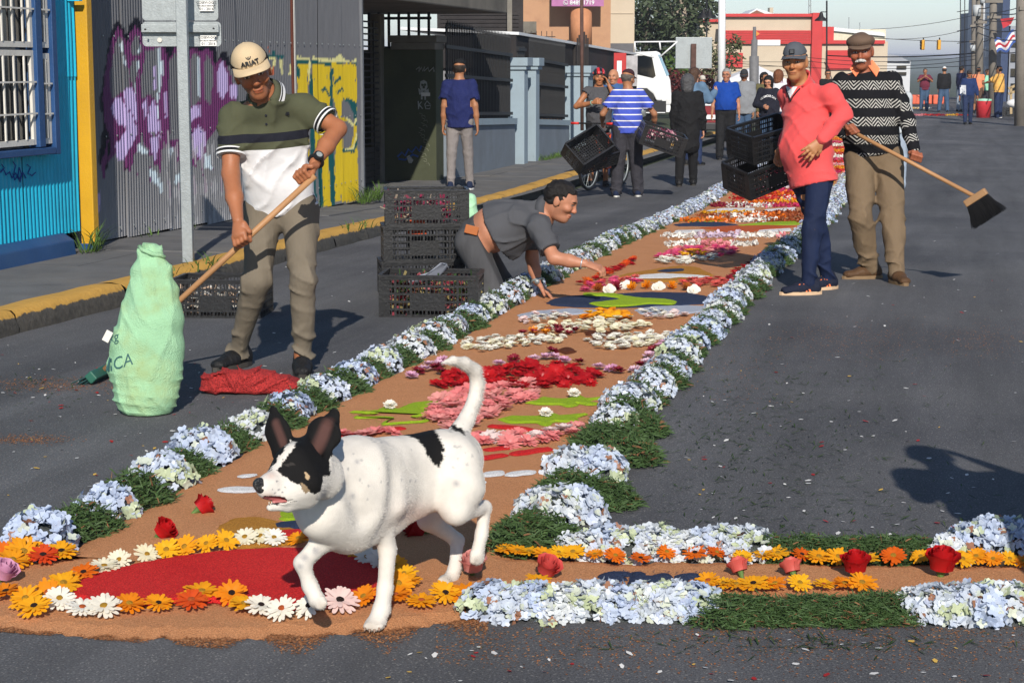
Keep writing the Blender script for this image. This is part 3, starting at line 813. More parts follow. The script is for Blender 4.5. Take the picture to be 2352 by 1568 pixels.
# grille above the entrance wall and the pale hoarding seen through it
gr=thing('window_grille','black iron grille above the entrance wall beneath the canopy','grille',(-8.0,25.7,1.4))
for x in np.linspace(-8.2,-7.3,7):MB().box((x,25.7,1.95),(0.035,0.03,0.9)).build('bar',M_BLACK,gr,origin=gr.location)
for z in (1.52,1.78,2.2):MB().box((-7.75,25.735,z),(0.95,0.03,0.04)).build('rail',M_BLACK,gr,origin=gr.location)
wh=thing('white_vehicle_body','white box body seen behind the black fence pickets','vehicle',(-11.5,36,0))
MB().box((-11.5,36,1.0),(2.2,9.0,1.7)).build('box_body',mat('white_body',(0.75,0.76,0.78),0.45,0.04),wh,origin=wh.location,bevel=0.04)
MB().box((-11.5,36,0.05),(1.9,8.2,0.25)).build('chassis',M_BLACK,wh,origin=wh.location)

# ---- low grey wall with pillars and black iron fence
M_BLUEGREY=mat('blue_grey_render',(0.17,0.20,0.235),0.85,0.12,1.5,0.2,30,dirt=(0.11,0.12,0.13),dirtscale=1.4,dirtamt=0.5)
M_BLUEPALE=mat('pale_blue_grey_paint',(0.25,0.32,0.37),0.75,0.08,2.0,0.1,30,dirt=(0.17,0.20,0.22),dirtscale=2)
FX=-7.1
def ledge(Y):return np.interp(Y,[25.8,30.0,34.4],[0.76,0.66,0.50])
lw=thing('low_wall','low blue grey rendered wall carrying a black iron fence','wall',(FX,30,-0.12))
for (a,b) in ((25.8,29.95),(31.35,34.5)):
    for nm,zz,t,th in (('wall_face',0,0.16,None),('coping',1,0.24,0.10)):
        V=[]
        for y in (a,b):
            lz=float(ledge(y));z0,z1=(-0.3,lz-0.10) if nm=='wall_face' else (lz-0.098,lz)
            for x in (FX-t/2,FX+t/2):V+=[(x,y,z0),(x,y,z1)]
        mesh_obj(nm,V,[(0,1,3,2),(4,6,7,5),(0,4,5,1),(2,3,7,6),(1,5,7,3),(0,2,6,4)],M_BLUEGREY if zz==0 else M_BLUEPALE,lw,origin=lw.location)
def pillar(x,y,w,top,label):
    t=thing('gate_pillar',label,'pillar',(x,y,-0.12),group=None)
    o=t.location
    MB().box((x,y,(top-0.3)/2),(w,w,top+0.24)).build('shaft',M_BLUEPALE,t,origin=o,bevel=0.008)
    MB().box((x,y,top-0.16),(w+0.08,w+0.08,0.06)).build('moulding',M_BLUEPALE,t,origin=o,bevel=0.006)
    MB().box((x,y,top-0.06),(w+0.14,w+0.14,0.138)).build('cap',M_BLUEPALE,t,origin=o,bevel=0.008)
pillar(FX+0.06,30.25,0.28,1.65,'pale blue grey gate pillar nearest the long fence wall')
pillar(FX+0.06,31.15,0.28,1.65,'pale blue grey gate pillar at the far side of the narrow gate')
pillar(FX+0.1,35.2,0.50,1.52,'wide pale blue grey pillar behind the cyclist')
fence=thing('picket_fence','tall black iron picket fence with sheet panels on the low grey wall','fence',(FX,30,0.7))
FO=fence.location
pk=MB().box((0,0,0.5),(0.018,0.018,1.0)).add(np.array([[-.014,-.014,1.0],[.014,-.014,1.0],[.014,.014,1.0],[-.014,.014,1.0],[0,0,1.07]]),[(0,1,4),(1,2,4),(2,3,4),(3,0,4)]).build('picket',M_BLACK,fence)
pk.location=(0,-4.1,float(ledge(25.9))-0.7);pk.scale=(1,1,0.5)
def add_picket(y,z0,h):
    c=pk.copy();COL.objects.link(c);c.parent=fence;c.location=(0,y-30,z0-0.7);c.scale=(1,1,h)
def ftop(Y):return np.interp(Y,[25.8,30.06,37],[2.13,1.99,1.85])
for y in np.arange(25.98,34.5,0.098):
    if 29.95<y<31.3:continue
    lz=float(ledge(y));add_picket(y,lz+0.02,float(ftop(y))-lz-0.04)
pk.scale=(1,1,1.3)
for (a,b) in ((25.8,29.98),(31.3,34.6)):
    for f in (0.06,0.48,0.80):
        V=[np.array([FX+0.02,y,float(ledge(y))+f*1.3*(1 if f<0.7 else 1)]) for y in (a,b)]
        MB().bar(V[0],V[1],0.03,0.05).build('rail',M_BLACK,fence,origin=FO)
def sheetp(a,b,x,za,zb,nm='sheet_panel',par=fence,m=M_BLACK):
    mesh=MB()
    mesh.prism([(x,a,za(a)),(x,b,za(b)),(x,b,zb(b)),(x,a,zb(a))],(-0.006,0,0))
    return mesh.build(nm,m,par,origin=par.location)
yy=27.6
while yy<34.4:
    if not (29.5<yy<31.3):
        sheetp(yy,yy+0.42,FX-0.03,lambda y:float(ledge(y))+0.58,lambda y:float(ftop(y))-0.06)
    yy+=0.46
gt=thing('narrow_gate','narrow black iron gate between two pale pillars','gate',(FX,30.7,-0.1))
for y in np.arange(30.45,31.0,0.07):MB().box((FX,y,0.85),(0.03,0.03,2.0)).build('bar',M_BLACK,gt,origin=gt.location)
for z in (0.1,1.0,1.8):MB().box((FX+0.02,30.7,z),(0.03,0.62,0.05)).build('rail',M_BLACK,gt,origin=gt.location)
# weeds along the foot of the walls
def weeds(pts,name,label):
    V=[];F=[]
    for (x,y,z,n,h) in pts:
        for k in range(n):
            a=random.uniform(0,2*PI);r=random.uniform(0,0.09);b=np.array([x+r*math.cos(a),y+r*math.sin(a)*2,z])
            l=h*random.uniform(0.5,1.1);d=nrm([math.cos(a)*0.6,math.sin(a)*0.6,1]);s=np.array([-math.sin(a),math.cos(a),0])*0.006
            i=len(V);V+=[b-s,b+s,b+d*l*0.6+s*0.7,b+d*l*0.6-s*0.7,b+d*l+np.array([math.cos(a),math.sin(a),-0.2])*l*0.3]
            F+=[(i,i+1,i+2,i+3),(i+3,i+2,i+4)]
    o=mesh_obj(name,V,F,mat('weed_green',(0.07,0.13,0.025),0.7,0.4,20));tag(o,label,'weeds',kind='stuff');return o
weeds([(TX+0.16,12.75+random.uniform(-.15,.15),0.12,14,0.28) for _ in range(3)],'weeds','green weeds at the foot of the yellow post')
weeds([(-6.45,19.9+i*0.15,-0.03,26,0.26) for i in range(5)]+[(-6.5,18.4,0.03,14,0.15)],'weeds','bright grass tuft at the end of the graffiti wall')
weeds([(FX+0.22+random.uniform(-.05,.1),y,float(gz(y))+0.11,12,0.14) for y in np.arange(31.2,35,0.14)],'weeds','grass strip along the foot of the low grey wall')
weeds([(kx(y)-0.02,y,float(gz(y))+0.1,10,0.13) for y in (11.5,11.9,12.1,15.5,15.8,16.2)]+[(-6.45,y,0.1,8,0.1) for y in (14.2,15,16.6,16.9,17.2)],'weeds','thin weeds growing from the yellow kerb')
# ================================================================ people
SKIN=mat('skin',None,0.52,0.06,25,0.06,90,vcol=True,spec=0.35)
SKIN.node_tree.nodes['Principled BSDF'].inputs['Subsurface Weight'].default_value=0.08
SKIN.node_tree.nodes['Principled BSDF'].inputs['Subsurface Radius'].default_value=(0.012,0.005,0.003)
HAIRM=mat('hair',None,0.55,0.35,120,0.6,160,vcol=True,spec=0.35,stretch=(1,1,0.35))
def cloth(name,col,rough=0.85,var=0.10,bump=0.9,bscale=22.0,stretch=(1,1,0.45),**kw):
    return mat(name,col,rough,var,6.0,bump,bscale,stretch=stretch,spec=0.2,**kw)
def head_prims(M,c,s,neck=None,full=True):
    """M columns: right, forward, up of the head"""
    T=lambda u,v,w:np.asarray(c)+M @ (np.array([u,v,w])*s)
    p=[ell(T(0,-.014,.026),np.array([.075,.095,.090])*s,M,.03*s),
         sec(T(0,.014,.005),T(0,.030,-.085),(.066*s,.076*s),(.043*s,.050*s),M[:,0],.04*s),
         ell(T(0,.060,-.098),np.array([.026,.022,.020])*s,M,.03*s)]
    if full:
        p+=[cap(T(0,.088,.010),T(0,.106,-.030),.007*s,.012*s,.016*s),
              ell(T(0,.096,-.036),np.array([.019,.013,.009])*s,M,.010*s),
              cap(T(-.036,.080,.022),T(.036,.080,.022),.012*s,k=.018*s),
              ell(T(.040,.060,-.028),np.array([.026,.026,.022])*s,M,.022*s),ell(T(-.040,.060,-.028),np.array([.026,.026,.022])*s,M,.022*s),
              ell(T(0,.085,-.064),np.array([.025,.012,.006])*s,M,.010*s),ell(T(0,.083,-.077),np.array([.021,.012,.006])*s,M,.010*s),
              ell(T(.079,-.010,-.008),np.array([.010,.021,.033])*s,M,.008*s),ell(T(-.079,-.010,-.008),np.array([.010,.021,.033])*s,M,.008*s)]
    if neck is not None:
        p.append(cap(T(0,-.020,-.055),neck,.056*s,.062*s,.035*s))
    return p
def head_subs(M,c,s):
    T=lambda u,v,w:np.asarray(c)+M @ (np.array([u,v,w])*s)
    return [ell(T(.033,.098,.002),np.array([.017,.014,.009])*s,M,.012*s),ell(T(-.033,.098,.002),np.array([.017,.014,.009])*s,M,.012*s)]
def head_color(V,M,c,s,skin,brow='#20150f',beard=0.0,mous=None,lip=None,bald=False,eyes=True):
    q=((V-c) @ M)/s
    sk=np.asarray(srgb(skin));lip=sk*np.array([0.82,0.62,0.62]) if lip is None else lip;C=np.tile(sk,(len(V),1))
    C *= (1+0.10*nz(q,30))[:,None]
    def mask(u,v,w,ru,rv,rw):return ((q[:,0]-u)/ru)**2+((q[:,1]-v)/rv)**2+((q[:,2]-w)/rw)**2<1
    # ruddy cheeks and nose
    for u in (-.04,.04,0):
        d=np.exp(-(((q[:,0]-u)/.03)**2+((q[:,2]+.03)/.03)**2))*(q[:,1]>.04)
        C+=d[:,None]*np.array([0.05,-0.012,-0.012])*sk[0]
    if beard:
        b=((q[:,2]<-.045) & (q[:,1]>-.01) & (q[:,2]>-.125)) | (mask(0,.1,-.052,.034,.04,.010))
        C[b]=C[b]*(1-beard)+np.asarray(srgb(brow))*beard
    m=mask(0,.095,-.071,.024,.03,.0105);C[m]=lip
    m=mask(0,.1,-.0705,.019,.03,.0022);C[m]=np.array(lip)*0.25
    if eyes:
        for u in (-.033,.033):
            m=mask(u,.09,.002,.019,.04,.0085);C[m]=sk*0.55
            m=mask(u,.09,.002,.0135,.04,.0048);C[m]=(0.45,0.42,0.40)
            m=mask(u,.09,.002,.006,.04,.006);C[m]=(0.015,0.01,0.008)
            m=mask(u,.085,.0225,.021,.04,.0055);C[m]=np.asarray(srgb(brow))
    for u in (-.009,.009):
        m=mask(u,.112,-.046,.0045,.02,.004);C[m]=sk*0.3
    if mous is not None:
        m=mask(0,.1,-.054,.036,.05,.011);C[m]=srgb(mous)
    return np.clip(C,0,1)
def hand_prims(wr,d,pn,thumb,s=1.0,curl=0.35,spread=0.12,k=.008):
    """wr wrist, d direction of the hand, pn palm normal, thumb +1/-1 side"""
    d=nrm(d);pn=nrm(pn-d*np.dot(pn,d));sd=np.cross(d,pn)*thumb
    P=[sec(wr,wr+d*.085*s,(.026*s,.018*s),(.041*s,.015*s),sd,.02*s)]
    for i,(o,l) in enumerate(((.030,.070),(.011,.080),(-.009,.075),(-.028,.058))):
        a=wr+d*.085*s+sd*o*s
        dr=nrm(d+sd*spread*(1.2-0.8*i))
        p0=a;ang=0
        for j,f in enumerate((.45,.32,.25)):
            ang+=curl*(0.8+0.5*j)
            dd=nrm(dr*math.cos(ang)+pn*math.sin(ang))
            p1=p0+dd*l*f*s
            P.append(cap(p0,p1,(.0095-.001*j)*s,(.0088-.001*j)*s,k*s));p0=p1
    t0=wr+d*.025*s+sd*.024*s
    t1=t0+nrm(d*0.75+sd*0.65+pn*0.25)*.042*s
    t2=t1+nrm(d*0.9+sd*0.2+pn*(0.3+curl*0.7))*.032*s
    P+=[cap(t0,t1,.015*s,.011*s,.012*s),cap(t1,t2,.0105*s,.009*s,k*s)]
    return P
def fist_prims(wr,d,axis,pn,s=1.0):
    """a hand closed around a rod that runs along axis"""
    d=nrm(d);axis=nrm(axis-d*np.dot(axis,d)*0.6);pn=nrm(np.cross(axis,d))*(1 if np.dot(np.cross(axis,d),pn)>0 else-1)
    P=[sec(wr,wr+d*.07*s,(.027*s,.02*s),(.038*s,.020*s),axis,.02*s)]
    for i,o in enumerate((.030,.010,-.010,-.029)):
        a=wr+d*.072*s+axis*o*s
        b=a+(d*.030+pn*.008)*s;c=b+(pn*.034-d*.004)*s;e=c+(-d*.030+pn*.002)*s
        P+=[cap(a,b,.0105*s,.010*s,.007),cap(b,c,.010*s,.0095*s,.006),cap(c,e,.0095*s,.0085*s,.006)]
    t0=wr+(d*.03+axis*.03)*s;t1=t0+(d*.035+pn*.025+axis*.012)*s
    P+=[cap(t0,t1,.015*s,.011*s,.01),cap(t1,t1+(pn*.022-axis*.022+d*.004)*s,.0105*s,.009*s,.006)]
    return P
def shoe(an,toe_dir,s,m,msole,root,O,res=0.008,sole=0.022,stripes=None,high=0.0,label=None,tilt=None,zg=None,mm=None):
    """an = ankle joint"""
    d=nrm(toe_dir)
    u0=UP if tilt is None else nrm(tilt)
    d=nrm(d-u0*np.dot(d,u0));sd=np.cross(d,u0)
    g=an-u0*0.085*s
    P=[sec(g-d*.055*s+u0*.045*s,g+d*.06*s+u0*.045*s,(.037*s,.045*s),(.042*s,.040*s),sd,.03),
         sec(g+d*.06*s+u0*.038*s,g+d*.165*s+u0*.030*s,(.044*s,.036*s),(.040*s,.026*s),sd,.03),
         cap(g-d*.03*s+u0*.05*s,g-d*.02*s+u0*(.10+high)*s,.038*s,.040*s,.03)]
    V,F=nets(P,res,cuts=[(g+u0*0.004,-u0),(g+u0*(.125+high)*s,u0)])
    C=flat(V,(0.5,0.5,0.5))
    o=mesh_obj('shoe',V,F,m,root,True,O)
    if label:o['label']=label
    n=18;ring=[]
    for kk in range(n):
        a=2*PI*kk/n
        l=.055*s*math.cos(a);ring.append((math.cos(a),math.sin(a)))
    pts=[]
    for ca,sa in ring:
        L=.178*s if ca>0 else .098*s
        pts.append(g+d*(ca*L*1.10+.008*s)+sd*sa*(.048 if ca>-0.2 else .042)*s)
    MB().prism(pts,u0*sole*s).build('sole',msole,o,origin=O)
    if stripes is not None:
        for kk in range(3):
            for sg in (1,-1):
                c=g+d*(.012+.026*kk)*s+u0*.048*s+sd*sg*.0405*s
                MB().bar(c-u0*.026*s-d*.012*s,c+u0*.026*s+d*.012*s-sd*sg*0.008*s,.012*s,.006*s,up=sd).build('stripe',stripes,o,origin=O)
    return o
def cap_hat(M,c,s,m,mv,root,O,res=0.006,back=None,name='cap',visor=True,rot=0.0):
    T=lambda u,v,w:np.asarray(c)+M @ (np.array([u,v,w])*s)
    P=[ell(T(0,-.012,.034),np.array([.084,.104,.098])*s,M,.01),ell(T(0,.02,.078),np.array([.06,.06,.050])*s,M,.03)]
    V,F=nets(P,res,cuts=[(T(0,.06,.045),-(M @ np.array([0,.22,1]))),(T(0,-.03,.034),-M[:,2])])
    o=mesh_obj(name,V,F,m,root,True,O)
    if visor:
        n=14;V=[];F=[]
        for i in range(n+1):
            a=-1.25+2.5*i/n
            u,v=math.sin(a),math.cos(a)
            for j,(rr,dz) in enumerate(((0.0,0),(0.5,0.0),(1.0,-.012))):
                bu=u*.084*(1 if j==0 else 1+.02*j);bv=.088*v-.012
                ex=max(v,0.0)**0.6
                droop=-.020*(u**2)*rr-.014*rr*ex
                for tt in (0,-.004):V.append(T(bu,bv+rr*.088*ex,.040+droop+tt+.004))
        for i in range(n):
            for j in range(2):
                a=i*6+j*2
                F+=[(a,a+2,a+8,a+6),(a+1,a+7,a+9,a+3)]
            F.append((i*6+4,i*6+5,(i+1)*6+5,(i+1)*6+4))
        mesh_obj('visor',V,F,mv,o,True,O)
    p=T(0,-.012,.131);MB().lathe([(0,.006),(.008,.004),(.009,0)],8,p,M).build('button',m,o,True,O)
    return o
def hair_cut(M,c,s,fn,col,root,O,thick=.012,res=0.007,extra=(),dispa=0.006,name='hair'):
    T=lambda u,v,w:np.asarray(c)+M @ (np.array([u,v,w])*s)
    P=[ell(T(0,-.016,.028),(np.array([.075,.095,.090])+thick)*s,M,.02)]+list(extra)
    def ext(Pp):
        q=((Pp-c) @ M)/s
        return fn(q[...,0],q[...,1],q[...,2])*s
    V,F=nets(P,res,ext=ext,disp=lambda Pp:dispa*nz(Pp,60,1.3))
    C=flat(V,col)*(1+0.25*nz(V,80,2)[:,None])
    return mesh_obj(name,V,F,HAIRM,root,True,O,col=np.clip(C,0,1))
def short_hair(u,v,w):                        # negative where hair grows
    front=0.062-w                            # above the forehead line
    backp=np.maximum(v-0.012-0.5*np.maximum(w-.02,0),-0.055-w)   # behind the ears, down to the nape
    side=np.maximum(np.maximum(v-.035,.012-w),-1)
    return np.minimum(np.minimum(front+0.25*np.maximum(v-.06,0),backp),side)
def orient(fwd,up=UP,roll=0.0):
    f=nrm(fwd);u=nrm(up-f*np.dot(up,f));r=np.cross(f,u)
    if roll:r,u=r*math.cos(roll)+u*math.sin(roll),u*math.cos(roll)-r*math.sin(roll)
    return np.stack([r,f,u],1)
def crease(P,d,k,amp,seed,warp=1.6,wf=7.0,gate=0.1):
    """sharp valleys running across direction d"""
    a=(P @ np.asarray(d,float))*k+warp*nz(P,wf,seed)+seed
    r=1-np.abs(np.sin(a))
    g=np.clip(nz(P,9.0,seed+2.3)*1.6+0.5+gate,0,1)
    return-amp*r**3*g+amp*0.2
def folds(V,f=24.0,a=0.006,seed=0.0,stretch=(1,1,0.5)):
    P=V*np.asarray(stretch)
    return a*(np.abs(nz(P,f,seed))-0.4)+a*0.6*nz(P,f*0.45,seed+3)
def person(name,label,J,opt):
    """J: world joints; opt: looks. Body is one mesh, clothes, hair and shoes are its companions under one root."""
    s=opt.get('s',1.0);fat=opt.get('fat',1.0);res=opt.get('res',0.012);rf=opt.get('resf',0.005)
    skin=opt.get('skin','#a9714f')
    base=(J['anL']+J['anR'])/2;O=np.array([base[0],base[1],min(J['anL'][2],J['anR'][2])-0.085*s])
    if 'base' in opt:O=np.asarray(opt['base'])
    root=thing(name,label,'person',O,group=opt.get('group'))
    root['category']=opt.get('cat','man')
    side=nrm(J['shR']-J['shL']);hside=nrm(J['hpR']-J['hpL'])
    H=J['Mhead'];hc=J['head'];hs=s*opt.get('hs',1.0)
    fr=opt.get('front',None)
    # ---- skin
    P=[sec(J['pelvis'],J['waist'],(.150*s,.105*s),(.135*s*fat,.100*s*fat),hside,.05),sec(J['waist'],J['chest'],(.135*s*fat,.100*s*fat),(.155*s,.108*s),side,.06),
         cap(J['neck']-UP*.055*s,J['shL'],.056*s,.046*s,.05),cap(J['neck']-UP*.055*s,J['shR'],.056*s,.046*s,.05),cap(J['chest'],J['neck'],.085*s,.060*s,.06),cap(J['neck'],hc-H[:,2]*.05*hs-H[:,1]*.015*hs,.060*s,.056*s,.03)]
    for q in 'LR':
        P+=[cap(J['sh'+q],J['el'+q],.050*s,.040*s,.035),cap(J['el'+q],(J['el'+q]+J['wr'+q])/2,.041*s,.040*s,.02),cap((J['el'+q]+J['wr'+q])/2,J['wr'+q],.038*s,.026*s,.02),
              cap(J['hp'+q],J['kn'+q],.080*s,.055*s,.04),cap(J['kn'+q],J['an'+q],.054*s,.036*s,.03),cap(J['an'+q],J['an'+q]-UP*.02,.036*s,k=.02)]
    V,F=nets(P,res)
    parts=[(V,F,flat(V,skin)*(1+0.07*nz(V,14)[:,None]))]
    hp=head_prims(H,hc,hs,J['neck'])
    hv,hf=nets(hp,rf,subs=head_subs(H,hc,hs))
    parts.append((hv,hf,head_color(hv,H,hc,hs,skin,opt.get('brow','#20150f'),opt.get('beard',0.0),opt.get('mous'),eyes=opt.get('eyes',True))))
    for q in 'LR':
        hd=J.get('hand'+q)
        if hd is None:hd=hand_prims(J['wr'+q],nrm(J['wr'+q]-J['el'+q]),-side if q=='R' else side,1 if q=='R' else-1,s)
        v,f=nets(hd,max(rf,0.004));parts.append((v,f,flat(v,skin)*(1+0.08*nz(v,50)[:,None])))
    V,F,C=join(parts)
    mesh_obj('body',V,F,SKIN,root,True,O,col=np.clip(C,0,1))
    # ---- trousers
    tr=opt.get('legs')
    if tr:
        e=tr.get('ease',.018)*s;lf=tr.get('len',1.0)
        P=[sec(J['pelvis'],J['waist'],(.158*s+e,.112*s+e*.7),(.140*s*max(fat*.96,1)+e,.104*s*max(fat*.96,1)+e*.7),hside,.05)]
        for q in 'LR':
            h,k_,a=J['hp'+q],J['kn'+q],J['an'+q]
            e2=a+(a-k_)*0.04
            if lf<1:e2=k_+(a-k_)*max((lf-0.5)*2,0.02)
            P+=[cap(h,k_,.086*s+e,.060*s+e,.045),cap(k_,e2,.060*s+e,(.046 if lf >= 1 else .056)*s+e*tr.get('hem',1.0),.03)]
        up_=nrm(J['waist']-J['pelvis'])
        ex=None
        sd_=tr.get('seed',1.0);am=tr.get('fold',0.007)
        ank=[J['anL'],J['anR']];kn=[J['knL'],J['knR']]
        def dsp(Pp):
            near=sum(np.exp(-(((Pp-a)**2).sum(-1))/0.02) for a in ank)*1.5+sum(np.exp(-(((Pp-a)**2).sum(-1))/0.015) for a in kn)*0.8
            near=np.minimum(near+0.6*np.exp(-(((Pp-J['pelvis']+UP*.12)**2).sum(-1))/0.02),1.5)
            fade=np.clip(((J['pelvis']+up_*0.02-Pp) @ up_)/0.12,0,1)
            return fade*(crease(Pp,nrm(UP+VR*0.35),34,am*1.5,sd_)*near+crease(Pp,nrm(UP-VR*0.5),26,am*1.2,sd_+4)*np.minimum(near+0.15,1)+crease(Pp,VR+VF*.4,22,am*0.8,sd_+9,1.0,4.0)+folds(Pp,9,am*0.7,sd_))
        cu=[(J['waist']+up_*tr.get('rise',0.02)*s,up_)]
        for q in 'LR':
            pass
        if lf >= 1:
            for q in 'LR':
                P[-1 if q=='R' else-3]=P[-1 if q=='R' else-3]
        V,F=nets(P,opt.get('resc',res),cuts=cu,disp=dsp)
        o=mesh_obj('trousers',V,F,tr['m'],root,True,O)
        if 'belt' in tr:
            n=28;pts=[]
            c=J['waist']+up_*(tr.get('rise',0.02)-.02)*s;fd=np.cross(up_,hside)
            rx,ry=.140*s*max(fat*.96,1)+e+.004,.104*s*max(fat*.96,1)+e*.7+.004
            pts=[c+hside*math.cos(2*PI*i/n)*rx+fd*math.sin(2*PI*i/n)*ry for i in range(n+1)]
            b=MB()
            for i in range(n):b.bar(pts[i],pts[i+1],.006,.032,up=up_)
            b.build('belt',tr['belt'],o,origin=O)
    # ---- top
    tp=opt.get('top')
    if tp:
        e=tp.get('ease',.020)*s;sl=tp.get('sleeve',0.5);hem=tp.get('hem',0.06)
        up_=nrm(J['waist']-J['pelvis'])
        hm=J['pelvis']-up_*hem*s
        belly=tp.get('belly',0.0);fd=np.cross(nrm(J['chest']-J['waist']),side)
        if np.dot(fd,opt.get('face',H[:,1]))<0:fd=-fd
        P=[sec(hm,J['waist'],(.158*s*max(1,fat*.97)+e,.112*s*max(1,fat*.97)+e),(.140*s*fat+e,.104*s*fat+e),hside,.05),sec(J['waist'],J['chest'],(.140*s*fat+e,.104*s*fat+e),(.160*s+e,.112*s+e),side,.06),
             cap(J['neck']-UP*.05*s,J['shL'],.060*s+e*.5,.050*s+e*.5,.05),cap(J['neck']-UP*.05*s,J['shR'],.060*s+e*.5,.050*s+e*.5,.05),cap(J['chest'],J['neck'],.092*s+e*.5,.062*s+e*.4,.05)]
        if belly:P.append(ell(J['waist']+fd*belly*0.55+nrm(J['chest']-J['waist'])*.03,np.array([.135,.115,.15])*s*fat*tp.get('bs',1.0),np.stack([side,fd,np.cross(side,fd)],1),.08))
        if 'skirt' in tp:P.append(sec(J['pelvis']-UP*tp['skirt']*s,hm,(.21*s,.17*s),(.18*s,.13*s),hside,.06))
        for q in 'LR':
            a,b,c=J['sh'+q],J['el'+q],J['wr'+q]
            if sl <= 0:continue
            if sl <= 1:P.append(cap(a,a+(b-a)*sl,.053*s+e*.7,.050*s+e*tp.get('cuff',1.2),.045))
            else:P+=[cap(a,b,.052*s+e*.7,.045*s+e*.8,.04),cap(b,b+(c-b)*(sl-1),.046*s+e*.8,.032*s+e*.6,.02)]
        cu=[] if tp.get('nocut') else [(hm-up_*(.02+tp.get('skirt',0))*s,-up_)]
        # sleeves end in a clean cut: remove the rounded end of each sleeve cap
        lims=[]
        if 0<sl <= 1:
            for q in 'LR':
                a,b=J['sh'+q],J['el'+q];lims.append((a+(b-a)*(sl+0.02),nrm(b-a),a+(b-a)*sl))
        def ext(Pp):
            out=np.full(Pp.shape[:-1],-1.0)
            for (pt,n_,e_) in lims:
                al=(Pp-e_) @ n_;pr=Pp-e_-al[...,None]*n_
                m=((pr**2).sum(-1)<(.076*s)**2) & (al>-.02) & (al<.11*s)
                out=np.where(m,np.maximum(out,(Pp-pt) @ n_),out)
            # neck opening
            nb=J['neck']+nrm(hc-J['neck'])*tp.get('collar',0.012)
            m=((Pp-nb)**2).sum(-1)<(.13*s)**2
            return np.where(m,np.maximum(out,(Pp-nb) @ nrm(hc-J['neck']-fd*tp.get('vneck',0.02))),out)
        am=tp.get('fold',0.006);sd_=tp.get('seed',2.0);dr=tp.get('foldax',(1.0,1.0,0.8))
        V,F=nets(P,opt.get('resc',res),cuts=cu,ext=ext,disp=lambda Pp:crease(Pp,nrm(UP*0.9+side*0.7),27,am*1.2,sd_)+crease(Pp,nrm(UP*0.9-side*0.6),23,am*1.2,sd_+4)+crease(Pp,nrm(UP*0.35+side),19,am*0.9,sd_+8,1.2,5.0)+folds(Pp,8,am*0.7,sd_))
        J['topV'],J['topF']=V,F
        top=mesh_obj(tp.get('name','shirt'),V,F,tp['m'],root,True,O,col=tp['col'](V) if 'col' in tp else None)
        J['top']=top
        if 'collarm' in tp:                       # turned-down collar
            n=22;V=[];F=[]
            ax=nrm(hc-H[:,2]*.06*hs-J['neck']);r_=nrm(side-ax*np.dot(side,ax));f_=np.cross(ax,r_)*(1 if np.dot(np.cross(ax,r_),fd)>0 else-1)
            c0=J['neck']+ax*.028*s
            for i in range(n+1):
                a=R(28)+(2*PI-R(56))*i/n
                dr_=f_*math.cos(a)+r_*math.sin(a)
                drop=.050+.030*(max(math.cos(a),0)**2)
                for rr,zz in ((.064,.022),(.074,.026),(.094,.022-drop),(.090,.022-drop)):
                    V.append(c0+dr_*rr*s*tp.get('cs',1.0)+ax*zz*s)
            F=[(i*4+j,(i+1)*4+j,(i+1)*4+j+1,i*4+j+1) for i in range(n) for j in range(3)]
            o=mesh_obj('collar',V,F,tp['collarm'],top,True,O)
            so=o.modifiers.new('thick','SOLIDIFY');so.thickness=0.005
    J['root']=root;J['O']=O;J['side']=side
    # ---- shoes
    sh=opt.get('shoes')
    if sh:
        for q in 'LR':
            shoe(J['an'+q],J.get('toe'+q,J['face']),s,sh['m'],sh['sole'],root,O,max(0.007,res*0.8),stripes=sh.get('stripes'),high=sh.get('high',0.0),tilt=J.get('tilt'+q))
    return root
from mathutils.bvhtree import BVHTree
def surf(J,x,y,off=0.004,V='topV',F='topF'):
    """point of the garment met by the line of sight through a picture point, a little proud of it"""
    if 'bvh'+V not in J:J['bvh'+V]=BVHTree.FromPolygons([tuple(v) for v in J[V]],[tuple(f) for f in J[F]])
    r=nrm(ray(x,y));h=J['bvh'+V].ray_cast(Vector((0,0,CAMH)),Vector(r))
    if h[0] is None:return None
    return np.array(h[0])+np.array(h[1])*off
def strip_on(J,pts,w,off=0.004,**kw):
    P=[surf(J,x,y,off,**kw) for x,y in pts];P=[p for p in P if p is not None]
    return MB().tube(P,w,6) if len(P)>1 else MB().cyl(J['chest'],J['chest']+UP*.001,.001)
def patch_on(J,x0,y0,x1,y1,n=6,off=0.004,shape=None,**kw):
    V=[];ok=True
    for i in range(n+1):
        for j in range(n+1):
            x,y=x0+(x1-x0)*i/n,y0+(y1-y0)*j/n
            if shape:x,y=shape(i/n,j/n)
            p=surf(J,x,y,off,**kw)
            V.append(p if p is not None else (V[-1] if V else J['chest']))
    return MB().add(V,[(i*(n+1)+j,(i+1)*(n+1)+j,(i+1)*(n+1)+j+1,i*(n+1)+j+1) for i in range(n) for j in range(n)])
